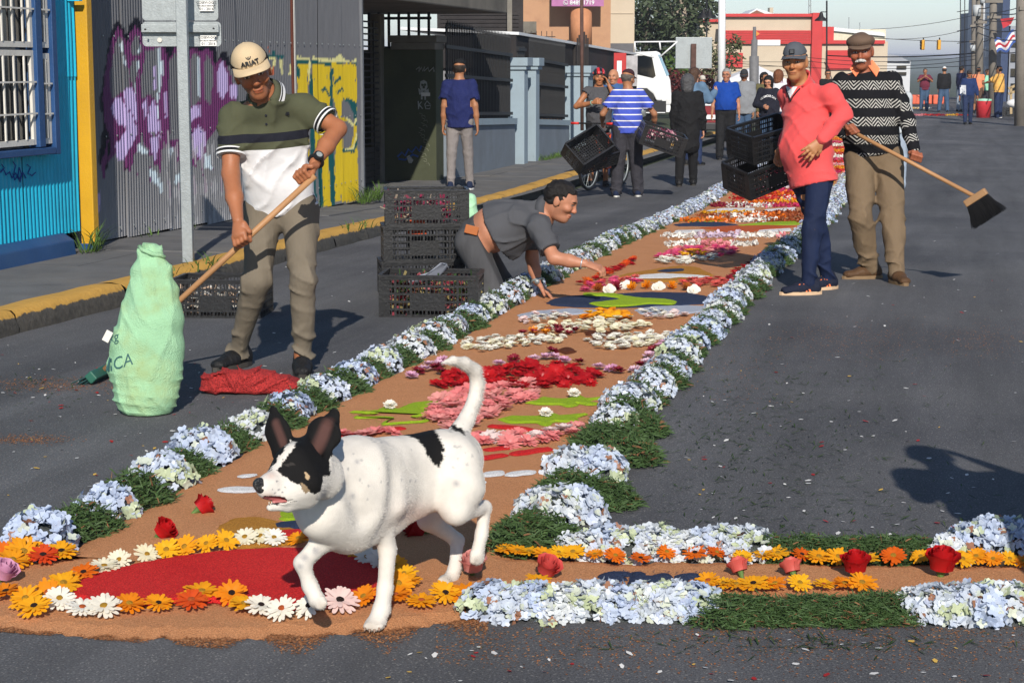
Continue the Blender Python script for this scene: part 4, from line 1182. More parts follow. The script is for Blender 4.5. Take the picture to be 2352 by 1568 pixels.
# ---- standing/walking pose from simple angles, for the people further away
def pose(P0,face_deg,h=1.70,lean=0.0,stepL=0.0,stepR=0.0,armL=None,armR=None,head_turn=0.0,head_down=0.0,stance=0.11,kneeL=0.0,kneeR=0.0):
    """face_deg: heading in the view frame, 0 = away from the camera, 90 = to the right, 180 = towards the camera"""
    s=h/1.72
    a=R(face_deg)
    f=VF*math.cos(a)+VR*math.sin(a);r=np.cross(f,UP)
    g=np.asarray(P0,float)
    def L(x,y,z):return g+(r*x+f*y+UP*z)*s
    J={'face':f}
    ln=lean
    J['pelvis']=L(0,0,.93);J['waist']=L(0,ln*.12,1.06);J['chest']=L(0,ln*.32,1.27);J['neck']=L(0,ln*.5+.0,1.455)
    J['head']=L(0,ln*.6+.025,1.605)
    hf=f*math.cos(R(head_turn))+r*math.sin(R(head_turn))-UP*math.tan(R(head_down))
    J['Mhead']=orient(hf)
    for q,x,st,kb,arm in (('L',-1,stepL,kneeL,armL),('R',1,stepR,kneeR,armR)):
        J['sh'+q]=L(x*.165,ln*.42-.005,1.40);J['hp'+q]=L(x*.088,0,.90)
        lift=kb*0.10
        J['kn'+q]=L(x*(.088+stance*.12),st*.55+kb*.10,.49+.01*abs(st));J['an'+q]=L(x*(.085+stance*.25),st-kb*.12,.085+lift)
        if arm is None:arm=(0.10,0.02,0.12)       # out, fwd (upper), fwd (fore)
        if len(arm)==3:
            o,fa,fb=arm
            d1=nrm(r*x*o+f*fa-UP);d2=nrm(r*x*o*.5+f*fb-UP)
            J['el'+q]=J['sh'+q]+d1*.285*s;J['wr'+q]=J['el'+q]+d2*.25*s
        else:                                       # explicit elbow and wrist (x, y, z) in body axes
            J['el'+q]=L(*arm[:3]);J['wr'+q]=L(*arm[3:6])
    return J,s
# ---------------------------------------------------------------- the four men in front
M_SOLEW=mat('white_rubber',(0.62,0.61,0.58),0.6,0.06)
M_SOLEB=mat('brown_rubber',(0.20,0.13,0.07),0.7,0.15)
M_BLKSHOE=cloth('black_shoe',(0.012,0.012,0.013),0.55)
M_WOOD=mat('broom_handle_wood',(0.36,0.19,0.085),0.5,0.15,4.0,0.1,60,stretch=(1,1,1))
def banded(name,axis,origin_rel,stops,fold=0.25):
    """cloth whose colour changes in bands along an axis (object coordinates); stops: [(pos m, colour)]"""
    m,t,b=base_mat(name,0.88,0.15);L=t.links
    tc=nd(t,'ShaderNodeTexCoord')
    dp=nd(t,'ShaderNodeVectorMath',operation='DOT_PRODUCT');dp.inputs[1].default_value=tuple(float(v) for v in axis);L.new(tc.outputs['Object'],dp.inputs[0])
    lo,hi=stops[0][0],stops[-1][0]
    mr=nd(t,'ShaderNodeMapRange');mr.inputs[1].default_value=lo;mr.inputs[2].default_value=hi;L.new(dp.outputs['Value'],mr.inputs[0])
    cr=nd(t,'ShaderNodeValToRGB');cr.color_ramp.interpolation='CONSTANT';L.new(mr.outputs[0],cr.inputs[0])
    el=cr.color_ramp.elements
    while len(el)<len(stops):el.new(0.5)
    for e,(p,c) in zip(el,stops):e.position=(p-lo)/(hi-lo) if hi>lo else 0;e.color=(*srgb(c),1)
    n=nd(t,'ShaderNodeTexNoise',i_Scale=8.0,i_Detail=4.0);L.new(tc.outputs['Object'],n.inputs['Vector'])
    mr2=nd(t,'ShaderNodeMapRange');mr2.inputs[3].default_value=0.88;mr2.inputs[4].default_value=1.12;L.new(n.outputs[0],mr2.inputs[0])
    mx=nd(t,'ShaderNodeMix',data_type='RGBA',blend_type='MULTIPLY');mx.inputs['Factor'].default_value=1;L.new(cr.outputs[0],mx.inputs['A']);L.new(mr2.outputs[0],mx.inputs['B']);L.new(mx.outputs['Result'],b.inputs['Base Color'])
    bp=nd(t,'ShaderNodeBump',i_Strength=fold,i_Distance=0.02);n2=nd(t,'ShaderNodeTexNoise',i_Scale=16.0,i_Detail=3.0);L.new(tc.outputs['Object'],n2.inputs['Vector']);L.new(n2.outputs[0],bp.inputs['Height']);L.new(bp.outputs[0],b.inputs['Normal'])
    return m
# ---- man sweeping
def man_sweeping():
    z=8.95
    s=1.03
    J={}
    J['pelvis']=PX(646,476,9.08);J['waist']=PX(640,418,9.02);J['chest']=PX(622,318,8.92);J['neck']=PX(612,222,8.82)
    J['head']=PX(580,166,8.70)
    fwd=-VF*1.0+VR*0.22-UP*0.22
    J['Mhead']=orient(fwd,nrm(UP-VR*0.30))
    J['shR']=PX(531,268,8.88);J['shL']=PX(700,246,8.92)
    J['elR']=PX(530,400,8.82);J['wrR']=PX(547,508,8.66)
    J['elL']=PX(776,296,8.86);J['wrL']=PX(722,376,8.66)
    J['hpR']=PX(606,486,9.08);J['hpL']=PX(686,484,9.06)
    J['knR']=PX(590,645,8.98);J['knL']=PX(697,645,8.92)
    aR,aL=G(545,846),G(692,860)
    J['anR']=aR+UP*0.09+VF*0.05;J['anL']=aL+UP*0.09+VF*0.05
    J['face']=nrm(-VF);J['toeR']=nrm(-VF-VR*0.55);J['toeL']=nrm(-VF+VR*0.12)
    top,low=PX(706,420,8.60),PX(243,846,8.86)
    J['rod']=(top,low)
    ax=nrm(top-low)
    J['handL']=fist_prims(J['wrL'],nrm(PX(700,418,8.6)-J['wrL']),ax,-VF,1.05)
    J['handR']=fist_prims(J['wrR'],nrm(PX(549,550,8.62)-J['wrR']),ax,VR,1.05)
    axis=nrm(PX(622,260,8.92)-PX(645,420,9.0));axis=nrm(axis+VR*0.06)
    O=np.array([(J['anL']+J['anR'])[0]/2,(J['anL']+J['anR'])[1]/2,0.0])
    def pos(x,y):return float((PX(x,y,8.85)-O) @ axis)
    a1,a2,a3=pos(610,343),pos(610,325),pos(608,306)
    KH=(0.068,0.072,0.042)
    mt=banded('polo_cloth',axis,None,[(a1-0.6,(0.66,0.66,0.67)),(a1,KH),(a2,(0.012,0.013,0.02)),(a3,KH),(a3+0.5,KH)],0.2)
    root=person('person','man in green and white polo and tan cap sweeping beside the green sack',J,dict(s=s,base=O,res=0.010,resf=0.0045,skin='#9a6243',beard=0.22,top=dict(m=mt,sleeve=0.66,ease=.014,hem=-.02,fold=0.013,ff=11,seed=3.1,vneck=.035,collarm=mat('polo_collar',KH,0.85),foldax=(0.6,0.6,1.3)),
        legs=dict(m=cloth('khaki_trousers',(0.150,0.126,0.094),bump=0.35),ease=.006,fold=0.016,belt=cloth('trouser_waistband',(0.13,0.10,0.068))),shoes=dict(m=M_BLKSHOE,sole=mat('dark_sole',(0.05,0.045,0.04),0.7))))
    H,hc=J['Mhead'],J['head']
    M_TAN=cloth('tan_cap_cloth',(0.52,0.40,0.25),bump=0.1)
    hat=cap_hat(H,hc,1.04*s,M_TAN,M_TAN,root,O,0.005)
    hair_cut(H,hc,s,lambda u,v,w:np.maximum(np.maximum(v-.01,-.05-w),w-.05),'#17100c',root,O,.006)
    T=lambda u,v,w:hc+H @ (np.array([u,v,w])*s*1.04)
    # dark mesh back panel of the cap
    P=[ell(T(0,-.014,.034),np.array([.0875,.1075,.0985])*1.04*s,H,.01)]
    V,F=nets(P,0.006,cuts=[(T(0,-.012,.0),H[:,1]),(T(0,0,.034),-H[:,2])])
    mesh_obj('cap_back',V,F,cloth('cap_mesh_black',(0.012,0.012,0.013)),hat,True,O)
    def on_cap(V2,w0,v0):                       # wrap flat print round the front of the cap
        a=-V2[:,0]/.09;u=np.sin(a);v=np.cos(a);w=w0+V2[:,2]
        rr=np.sqrt(np.clip(1-((w-.034)/.098)**2,0.05,1))
        q=np.stack([u*.0885*rr,-.010+v*.1095*rr+np.where(w>.05,.004,0),w],-1)
        return hc+(q*s*1.04) @ H.T
    V,F=text_mesh('ARIAT',0.026,0.0012);V[:,0] *= 1.25
    mesh_obj('lettering',on_cap(V,.062,0),F,mat('print_black',(0.01,0.01,0.01),0.6),hat,origin=O)
    em=MB();n=18
    ring=[(math.sin(2*PI*i/n),math.cos(2*PI*i/n)) for i in range(n)]
    V=np.array([(r*x,0,r*y) for x,y in ring for r in (.0125,.0165)])
    em.add(V,[(i*2,i*2+1,((i+1)%n)*2+1,((i+1)%n)*2) for i in range(n)])
    for a0 in (90,210,330):
        c=np.array([math.cos(R(a0)),math.sin(R(a0))])
        for sg in (1,-1):
            d2=np.array([math.cos(R(a0+sg*52)),math.sin(R(a0+sg*52))])
            V=np.array([(0,0,0),(d2[0]*.010,0,d2[1]*.010),(d2[0]*.0135,0,d2[1]*.0135),(c[0]*.008,0,c[1]*.008)]);em.add(V,[(0,1,2,3)])
    mesh_obj('emblem',on_cap(em.verts(),.095,0),em.f,mat('print_black',(0.01,0.01,0.01),0.6),hat,origin=O)
    # white double stripes on collar ends and sleeve hems
    MWH=cloth('white_rib',(0.68,0.68,0.68),bump=0.05);MDK=cloth('navy_rib',(0.012,0.013,0.02))
    top_o=J['top']
    for q in 'LR':
        a,b=J['sh'+q],J['el'+q];d=nrm(b-a)
        for off,mm,rr,hh in ((.0,MWH,.0705,.009),(-.013,MDK,.0700,.006),(-.022,MWH,.0695,.006)):
            c=a+(b-a)*0.672+d*off
            sd,u,_=frame_of(d)
            n=26;V=[];
            for i in range(n):
                aa=2*PI*i/n
                for dz in (-hh/2,hh/2):V.append(c+(sd*math.cos(aa)+u*math.sin(aa))*rr*s+d*dz)
            mesh_obj('sleeve_stripe',V,[(i*2,((i+1)%n)*2,((i+1)%n)*2+1,i*2+1) for i in range(n)],mm,top_o,True,O)
    ax_=nrm(hc-H[:,2]*.06*s-J['neck']);sdv=J['side']
    r_=nrm(sdv-ax_*np.dot(sdv,ax_));f_=np.cross(ax_,r_);f_=f_ if f_ @ (-VF)>0 else-f_
    c0=J['neck']+ax_*.028*s
    for sg in (1,-1):
        for r0,w_,mm in ((0,.018,MWH),(.022,.003,MDK),(.027,.006,MWH)):
            V=[]
            for i in range(9):
                t=i/8;a=sg*(R(32)+R(80)*t)
                dr_=f_*math.cos(a)+r_*math.sin(a);drop=.050+.030*(max(math.cos(a),0)**2)
                for k in (0,w_):V.append(c0+dr_*(.0975-(r0+k)*.18)*s+ax_*(.022-drop+r0+k+.001)*s)
            mesh_obj('collar_stripe',V,[(i*2,i*2+2,i*2+3,i*2+1) for i in range(8)],mm,top_o,True,O)
    for (x,y) in ((611,265),(612,285)):
        p=surf(J,x,y,.003);MB().cyl(p,p+VF*0.01,.006,n=8).build('button',MDK,top_o,origin=O)
    p=surf(J,658,261,.002)
    for dx,dy,wx_,hy in ((0,.006,.022,.003),(0,-.006,.022,.003),(-.0105,0,.003,.012),(.0105,0,.003,.012),(0,0,.016,.003)):
        MB().box(p+VR*dx+UP*dy,(wx_,.006,hy),rotm(YAW)).build('chest_mark',MDK,top_o,origin=O)
    # wristwatch
    wr=J['wrL'];d=nrm(J['elL']-J['wrL']);c=wr+d*.02
    w=thing('wristwatch','chunky black wristwatch on the arm of the man in the polo shirt','watch',c)
    MB().torus(c,.032,.010,d,24,8).build('strap',M_BLACK,w,True,c)
    o_=nrm(-VF-d*np.dot(-VF,d));q=c+o_*.036
    dial=MB().cyl(q,q+o_*.014,.026,.023,20).build('case',M_BLACK,w,origin=c)
    MB().cyl(q+o_*.0142,q+o_*.016,.015,n=20).build('dial',mat('watch_dial',(0.25,0.27,0.27),0.3),w,origin=c)
    # broom
    bl=nrm(low-top)
    b=thing('broom','long wooden broom handle held by the man in the polo shirt','broom',G(243,858))
    bo=b.location
    MB().cyl(top-bl*0.05,low+bl*0.02,.0145,n=12).build('handle',M_WOOD,b,True,bo)
    bc=low+bl*.03
    sd=nrm(np.cross(bl,UP));
    MB().bar(bc-sd*.15,bc+sd*.15,.05,.045,up=bl).build('head_block',mat('broom_block_green',(0.02,0.10,0.07),0.5),b,origin=bo,bevel=.006)
    br=MB()
    for i in range(60):
        p=bc+sd*random.uniform(-.145,.145)+np.cross(sd,bl)*random.uniform(-.02,.02)
        e=p+bl*.05;e=e-UP*max(e[2]-0.01,0.0)+sd*random.uniform(-.03,.03)-VR*random.uniform(0,.05)
        br.tube([p,e],[.004,.003],4)
    br.build('bristles',mat('bristle_teal',(0.012,0.045,0.045),0.7),b,origin=bo)
man_sweeping()
# ---- man in the coral pullover
def man_red():
    s=1.0;J={}
    z=12.35
    J['pelvis']=PX(1864,402,12.35);J['waist']=PX(1854,345,12.35);J['chest']=PX(1852,262,12.35);J['neck']=PX(1843,199,12.35)
    J['head']=PX(1826,143,12.27)
    J['Mhead']=orient(-VF*0.9-VR*0.32-UP*0.02,nrm(UP-VR*0.04))
    bf=nrm(-VR*0.85-VF*0.5)              # body turned to the left
    sd=np.cross(bf,UP)
    J['shR']=PX(1846,218,12.35)+sd*.165;J['shL']=PX(1872,218,12.33)-sd*.165
    J['elL']=PX(1938,262,12.20);J['wrL']=PX(1886,322,12.10)
    J['elR']=PX(1822,285,12.60);J['wrR']=PX(1800,335,12.62)
    J['hpR']=J['pelvis']+sd*.085-UP*.03;J['hpL']=J['pelvis']-sd*.085-UP*.03
    aL,aR=G(1856,676),G(1898,664)
    J['anL']=aL+UP*.085;J['anR']=aR+UP*.085
    J['knL']=PX(1866,530,12.22);J['knR']=PX(1880,530,12.42)
    J['face']=bf;J['toeL']=nrm(-VR-VF*0.22);J['toeR']=nrm(-VR*0.8-VF*0.45)
    J['handL']=hand_prims(J['wrL'],nrm(PX(1856,352,12.10)-J['wrL']),VF,1,1.0,0.16,0.22)
    O=(aL+aR)/2
    MR=cloth('coral_knit',(0.66,0.075,0.075),0.8,0.07,0.3,12,sheen=0.1)
    root=person('person','man in coral red zip pullover and grey cap with hand on hip',J,dict(s=s,base=O,res=0.011,resf=0.005,fat=1.12,skin='#a9754f',beard=0.10,top=dict(m=MR,sleeve=1.97,ease=.022,hem=.05,fold=0.009,seed=5.0,belly=.09,bs=.98,collar=.055,vneck=-.06,name='pullover',foldax=(0.7,0.7,1.2)),face=bf,
        legs=dict(m=cloth('dark_blue_denim',(0.008,0.015,0.045),0.8,0.35,0.35),ease=.006,fold=0.015,seed=4.0,hem=0.7,rise=-.075),shoes=dict(m=cloth('navy_trainer',(0.012,0.015,0.03)),sole=mat('cream_sole',(0.55,0.38,0.24),0.6),stripes=mat('orange_stripe',(0.75,0.17,0.05),0.5))))
    H,hc=J['Mhead'],J['head']
    MG=cloth('grey_cap_cloth',(0.075,0.083,0.098),bump=0.12)
    hat=cap_hat(H,hc,1.0,MG,MG,root,O,0.005)
    T=lambda u,v,w:hc+H @ np.array([u,v,w])
    p=T(0.0,.100,.072)
    pt=MB()
    for k in (-1,0,1):pt.box(p+H[:,2]*k*.008+H[:,1]*.003,(.022,.004,.003),H)
    bdg=MB().box(p,(.034,.005,.030),H).build('badge',mat('badge_black',(0.012,0.012,0.014),0.5),hat,origin=O)
    pt.build('badge_lines',mat('badge_grey',(0.16,0.17,0.18),0.5),bdg,origin=O)
    hair_cut(H,hc,s,lambda u,v,w:np.maximum(np.maximum(v-.012,-.05-w),w-.05),'#2a2420',root,O,.005)
    # white undershirt and open zip of the collar
    nk=J['neck'];f2=nrm(-VR*0.45-VF)
    strip_on(J,[(1798,176),(1800,190),(1806,206),(1813,222),(1817,232)],.0065).build('zip',M_BLACK,J['top'],origin=O)
    strip_on(J,[(1838,204),(1830,212),(1822,222),(1817,232)],.005).build('zip',M_BLACK,J['top'],origin=O)
    patch_on(J,0,0,0,0,6,.005,shape=lambda u,v:((1806+26*u)*(1-v)+1816*v,200+26*v)).build('undershirt',cloth('white_cotton',(0.7,0.7,0.7)),J['top'],origin=O)
    # stand-up collar, open in front
    n=20;V=[];ax=nrm(hc-H[:,2]*.06-nk);c0=nk+ax*.02
    r_=nrm(VR-ax*np.dot(VR,ax));f_=nrm(-VF*0.8-VR*0.6);f_=nrm(f_-ax*np.dot(f_,ax));r_=np.cross(f_,ax)
    for i in range(n+1):
        a=R(30)+(2*PI-R(60))*i/n;dr_=f_*math.cos(a)+r_*math.sin(a);up2=.062-.03*max(math.cos(a),0)
        for rr,zz in ((.082,-.035),(.073,.0),(.074,up2*.7),(.080,up2)):V.append(c0+dr_*rr+ax*zz)
    o=mesh_obj('collar',V,[(i*4+j,(i+1)*4+j,(i+1)*4+j+1,i*4+j+1) for i in range(n) for j in range(3)],MR,J['top'],True,O)
    so=o.modifiers.new('thick','SOLIDIFY');so.thickness=0.006
    return J
JR=man_red()
# ---- old man with flat cap
def knit_mat():
    m,t,b=base_mat('patterned_knit',0.9,0.15);L=t.links
    tc=nd(t,'ShaderNodeTexCoord');uv=nd(t,'ShaderNodeAttribute',attribute_name='Col')   # r: around, g: along
    s=nd(t,'ShaderNodeSeparateColor');L.new(uv.outputs['Color'],s.inputs[0])
    def math_(op,a,b_=None,c=None):
        n=nd(t,'ShaderNodeMath',operation=op)
        for i,q in enumerate((a,b_,c)):
            if q is None:continue
            if isinstance(q,(int,float)):n.inputs[i].default_value=q
            else:L.new(q,n.inputs[i])
        return n.outputs[0]
    band=math_('FRACT',math_('DIVIDE',s.outputs[1],0.128))
    inb=math_('LESS_THAN',math_('ABSOLUTE',math_('SUBTRACT',band,0.5)),0.25)
    tri=math_('PINGPONG',s.outputs[0],0.034)
    cell=math_('GREATER_THAN',math_('FRACT',math_('DIVIDE',s.outputs[0],0.088)),0.5)
    v1=math_('FRACT',math_('DIVIDE',math_('ADD',s.outputs[1],math_('MULTIPLY',s.outputs[0],1.1)),0.026))
    v2=math_('FRACT',math_('DIVIDE',math_('SUBTRACT',s.outputs[1],math_('MULTIPLY',s.outputs[0],1.1)),0.026))
    mixv=nd(t,'ShaderNodeMix',data_type='FLOAT');L.new(cell,mixv.inputs[0]);L.new(v1,mixv.inputs[2]);L.new(v2,mixv.inputs[3])
    line=math_('LESS_THAN',mixv.outputs[0],0.38)
    f=math_('MULTIPLY',inb,line)
    mx=nd(t,'ShaderNodeMix',data_type='RGBA');L.new(f,mx.inputs['Factor']);mx.inputs['A'].default_value=(0.008,0.008,0.010,1);mx.inputs['B'].default_value=(0.42,0.41,0.38,1)
    L.new(mx.outputs['Result'],b.inputs['Base Color'])
    return m
def man_old():
    s=1.055;J={}
    J['pelvis']=PX(2006,352,13.20);J['waist']=PX(2000,305,13.18);J['chest']=PX(1990,228,13.15);J['neck']=PX(1984,166,13.12)
    J['head']=PX(1977,118,13.05)
    J['Mhead']=orient(-VF-VR*0.22-UP*0.10,nrm(UP-VR*0.06))
    J['shR']=PX(1936,190,13.12);J['shL']=PX(2048,186,13.12)
    J['elL']=PX(2082,275,13.06);J['wrL']=PX(2100,348,12.90)
    J['elR']=PX(1912,275,13.20);J['wrR']=PX(1936,305,12.98)
    J['hpR']=PX(1975,362,13.2);J['hpL']=PX(2038,362,13.2)
    aR,aL=G(1998,640),G(2062,652)
    J['anR']=aR+UP*.09+VF*.02;J['anL']=aL+UP*.09+VF*.06
    J['knR']=PX(1978,500,13.05);J['knL']=PX(2050,500,13.05)
    J['face']=nrm(-VF);J['toeR']=nrm(-VR*1.0-VF*0.25);J['toeL']=nrm(-VF+VR*0.15)
    top,low=PX(1940,293,12.95),PX(2240,452,12.55)
    ax=nrm(top-low)
    J['handL']=fist_prims(J['wrL'],nrm(PX(2104,381,12.78)-J['wrL']),ax,-VF,1.08)
    J['handR']=fist_prims(J['wrR'],nrm(PX(1950,300,12.95)-J['wrR']),ax,-VF,1.05)
    O=(aL+aR)/2
    MK=knit_mat()
    def knitco(V):
        q=proj(V);C=np.zeros((len(V),3))
        C[:,0]=(V-O) @ VR+3+0.3*((V-O) @ VF);C[:,1]=V[:,2]+0.5-0.018
        arm=((V-J['shL']) @ VR>0.045) & (V[:,2]<J['shL'][2]+.02)
        d=nrm(J['wrL']-J['shL'])
        C[arm,1]=-((V[arm]-J['shL']) @ d)+1.96
        return C
    root=person('person','old man in flat cap and black patterned sweater holding a broom sideways',J,dict(s=s,base=O,res=0.011,resf=0.005,fat=1.14,skin='#95583f',mous=(0.55,0.53,0.50),brow='#6a625c',top=dict(m=MK,col=knitco,sleeve=1.98,ease=.018,hem=-.01,fold=0.007,seed=1.0,belly=.07,bs=1.0,name='sweater',vneck=.02),face=-VF,
        legs=dict(m=cloth('brown_trousers',(0.155,0.110,0.068),bump=0.4),ease=.022,fold=0.016,seed=7.0,hem=1.0),shoes=dict(m=cloth('brown_boot',(0.085,0.045,0.022),0.6),sole=M_SOLEB,high=.02)))
    H,hc=J['Mhead'],J['head']
    T=lambda u,v,w:hc+H @ (np.array([u,v,w])*s)
    MC=cloth('brown_flat_cap',(0.13,0.085,0.06),bump=0.2)
    P=[ell(T(0,-.02,.060),np.array([.092,.105,.052])*s,H,.03),ell(T(0,.035,.072),np.array([.084,.075,.040])*s,H,.04),cap(T(0,-.07,.05),T(0,-.075,.03),.07*s,k=.03)]
    V,F=nets(P,0.006,cuts=[(T(0,0,.034),-H[:,2])],disp=lambda Pp:0.004*nz(Pp,30))
    hat=mesh_obj('flat_cap',V,F,MC,root,True,O)
    V,F=nets([ell(T(0,.078,.038),np.array([.078,.062,.010])*s,orient(H[:,1]-H[:,2]*0.25,H[:,2]),.01)],0.005)
    mesh_obj('visor',V,F,MC,hat,True,O)
    hair_cut(H,hc,s,lambda u,v,w:np.maximum(np.maximum(v-.015,-.05-w),w-.055),'#6d6863',root,O,.006)
    V,F=nets([cap(T(-.032,.098,-.060),T(0,.108,-.052),.006*s,.010*s,.008),cap(T(.032,.098,-.060),T(0,.108,-.052),.006*s,.010*s,.008)],0.003,disp=lambda Pp:0.002*nz(Pp,200))
    mesh_obj('moustache',V,F,HAIRM,root,True,O,col=flat(V,(0.55,0.53,0.50)))
    MO=cloth('orange_shirt_collar',(0.80,0.22,0.10),bump=0.05)
    nk=J['neck']
    for sg in (1,-1):
        a=nk+VR*sg*.055*s+UP*.055*s;
        cl=MB().prism([a+UP*.03+VF*.02,a-VR*sg*.045-VF*.075-UP*.015,a+VR*sg*.012-VF*.085-UP*.09,a+VR*sg*.045-VF*.03-UP*.035],-VF*.006+VR*sg*.004)
        cl.build('shirt_collar',MO,root,origin=O)
    b=thing('broom','wooden broom with black bristle head held by the old man in the flat cap','broom',G(2240,640))
    bo=b.location
    d=nrm(low-top)
    MB().cyl(top-d*.05,low,.0145,n=12).build('handle',M_WOOD,b,True,bo)
    A_,B_=PX(2215,468,12.55),PX(2262,438,12.48)
    bx=nrm(B_-A_);c=(A_+B_)/2
    dn=nrm(d*0.6-UP*1.0+VR*0.15);dn=nrm(dn-bx*np.dot(dn,bx))
    n2=np.cross(bx,dn)
    MB().prism([c-bx*.085-dn*.02,c+bx*.085-dn*.02,c+bx*.085+dn*.03,c-bx*.085+dn*.03],n2*.055).build('head_block',mat('broom_block',(0.30,0.17,0.08),0.6),b,origin=bo,bevel=.008)
    br=MB()
    for i in range(900):
        u,v=random.uniform(-.078,.078),random.uniform(.004,.051)
        p=c+bx*u+n2*v+dn*.02
        br.tube([p,p+dn*.07+bx*u*.25,p+dn*(.155+random.uniform(-.012,.012))+bx*(u*.65+random.uniform(-.008,.008))+n2*(v-.027)*1.4],[.0016,.0015,.001],3,False)
    o=br.build('bristles',mat('black_bristle',(0.010,0.010,0.011),0.6),b,origin=bo)
man_old()
# ---- kneeling man
def man_kneeling():
    s=1.03;J={}
    J['pelvis']=PX(1096,545,11.85);J['waist']=PX(1130,528,11.82);J['chest']=PX(1196,508,11.78);J['neck']=PX(1247,482,11.75)
    J['head']=PX(1289,461,11.68)
    J['Mhead']=orient(VR*0.93-VF*0.22-UP*0.38,nrm(UP+VR*0.35))
    J['shR']=PX(1236,518,11.60);J['shL']=PX(1222,512,11.95)
    J['elR']=PX(1272,592,11.50);J['wrR']=PX(1344,606,11.46)
    J['elL']=PX(1222,592,11.98);J['wrL']=PX(1234,648,11.92)
    J['hpR']=PX(1082,560,11.72);J['hpL']=PX(1086,556,11.98)
    J['knR']=G(1138,700)+UP*0.07;J['knL']=G(1150,676)+UP*0.07
    J['anR']=J['knR']-VR*0.40+VF*0.05+UP*0.0;J['anL']=J['knL']-VR*0.40+VF*0.05
    J['face']=VR
    J['toeL']=J['toeR']=nrm(-UP-VR*0.2);J['tiltL']=J['tiltR']=nrm(VR-UP*0.1)
    J['handR']=hand_prims(J['wrR'],nrm(PX(1384,618,11.44)-J['wrR']),nrm(-UP+VF*.3),1,1.05,0.55,0.05)
    hl=G(1248,672);J['handL']=hand_prims(J['wrL'],nrm(VR*0.75-UP*0.75),-UP,-1,1.03,0.10,0.1)
    O=G(1110,700)
    MT=cloth('charcoal_polo',(0.068,0.070,0.078),0.85,0.10,0.3,12)
    root=person('person','man in grey polo and black jeans kneeling to lay flowers on the carpet',J,dict(s=s,base=O,res=0.010,resf=0.0045,fat=1.32,skin='#a9745a',beard=0.14,brow='#1a1310',top=dict(m=MT,sleeve=0.74,ease=.022,hem=-.16,fold=0.013,seed=2.0,belly=.13,bs=0.98,vneck=0.0,collarm=MT,nocut=False,foldax=(1.3,1.0,.5)),face=nrm(-UP+VR*.2),
        legs=dict(m=cloth('black_washed_jeans',(0.060,0.060,0.064),0.85,0.35,0.35),ease=.022,fold=0.012,rise=-.045),shoes=dict(m=M_BLKSHOE,sole=M_SOLEW)))
    H,hc=J['Mhead'],J['head']
    hair_cut(H,hc,s,short_hair,'#140f0c',root,O,.011,0.005)
    # leather patch, back pocket
    p=PX(1083,528,11.60)
    MB().box(p,(.085,.012,.055),rotm(YAW) @ rotm(R(14),'y')).build('leather_patch',mat('tan_leather',(0.36,0.11,0.03),0.6),root,origin=O,bevel=.004)
    w=J['wrL'];d=nrm(J['elL']-w)
    bw=thing('wristwatch','steel wristwatch on the supporting arm of the kneeling man','watch',w)
    MB().torus(w+d*.01,.031,.008,d,20,6).build('strap',M_GALV,bw,True,w)
    MB().cyl(w+d*.01-VF*.03,w+d*.01-VF*.042,.017,n=14).build('case',M_GALV,bw,True,w)
    w=J['wrR'];d=nrm(J['elR']-w)
    MB().torus(w+d*.02,.0325,.004,d,20,6).build('bracelet',mat('silver',(0.45,0.5,0.55),0.3,metal=0.6),root,True,O)
man_kneeling()
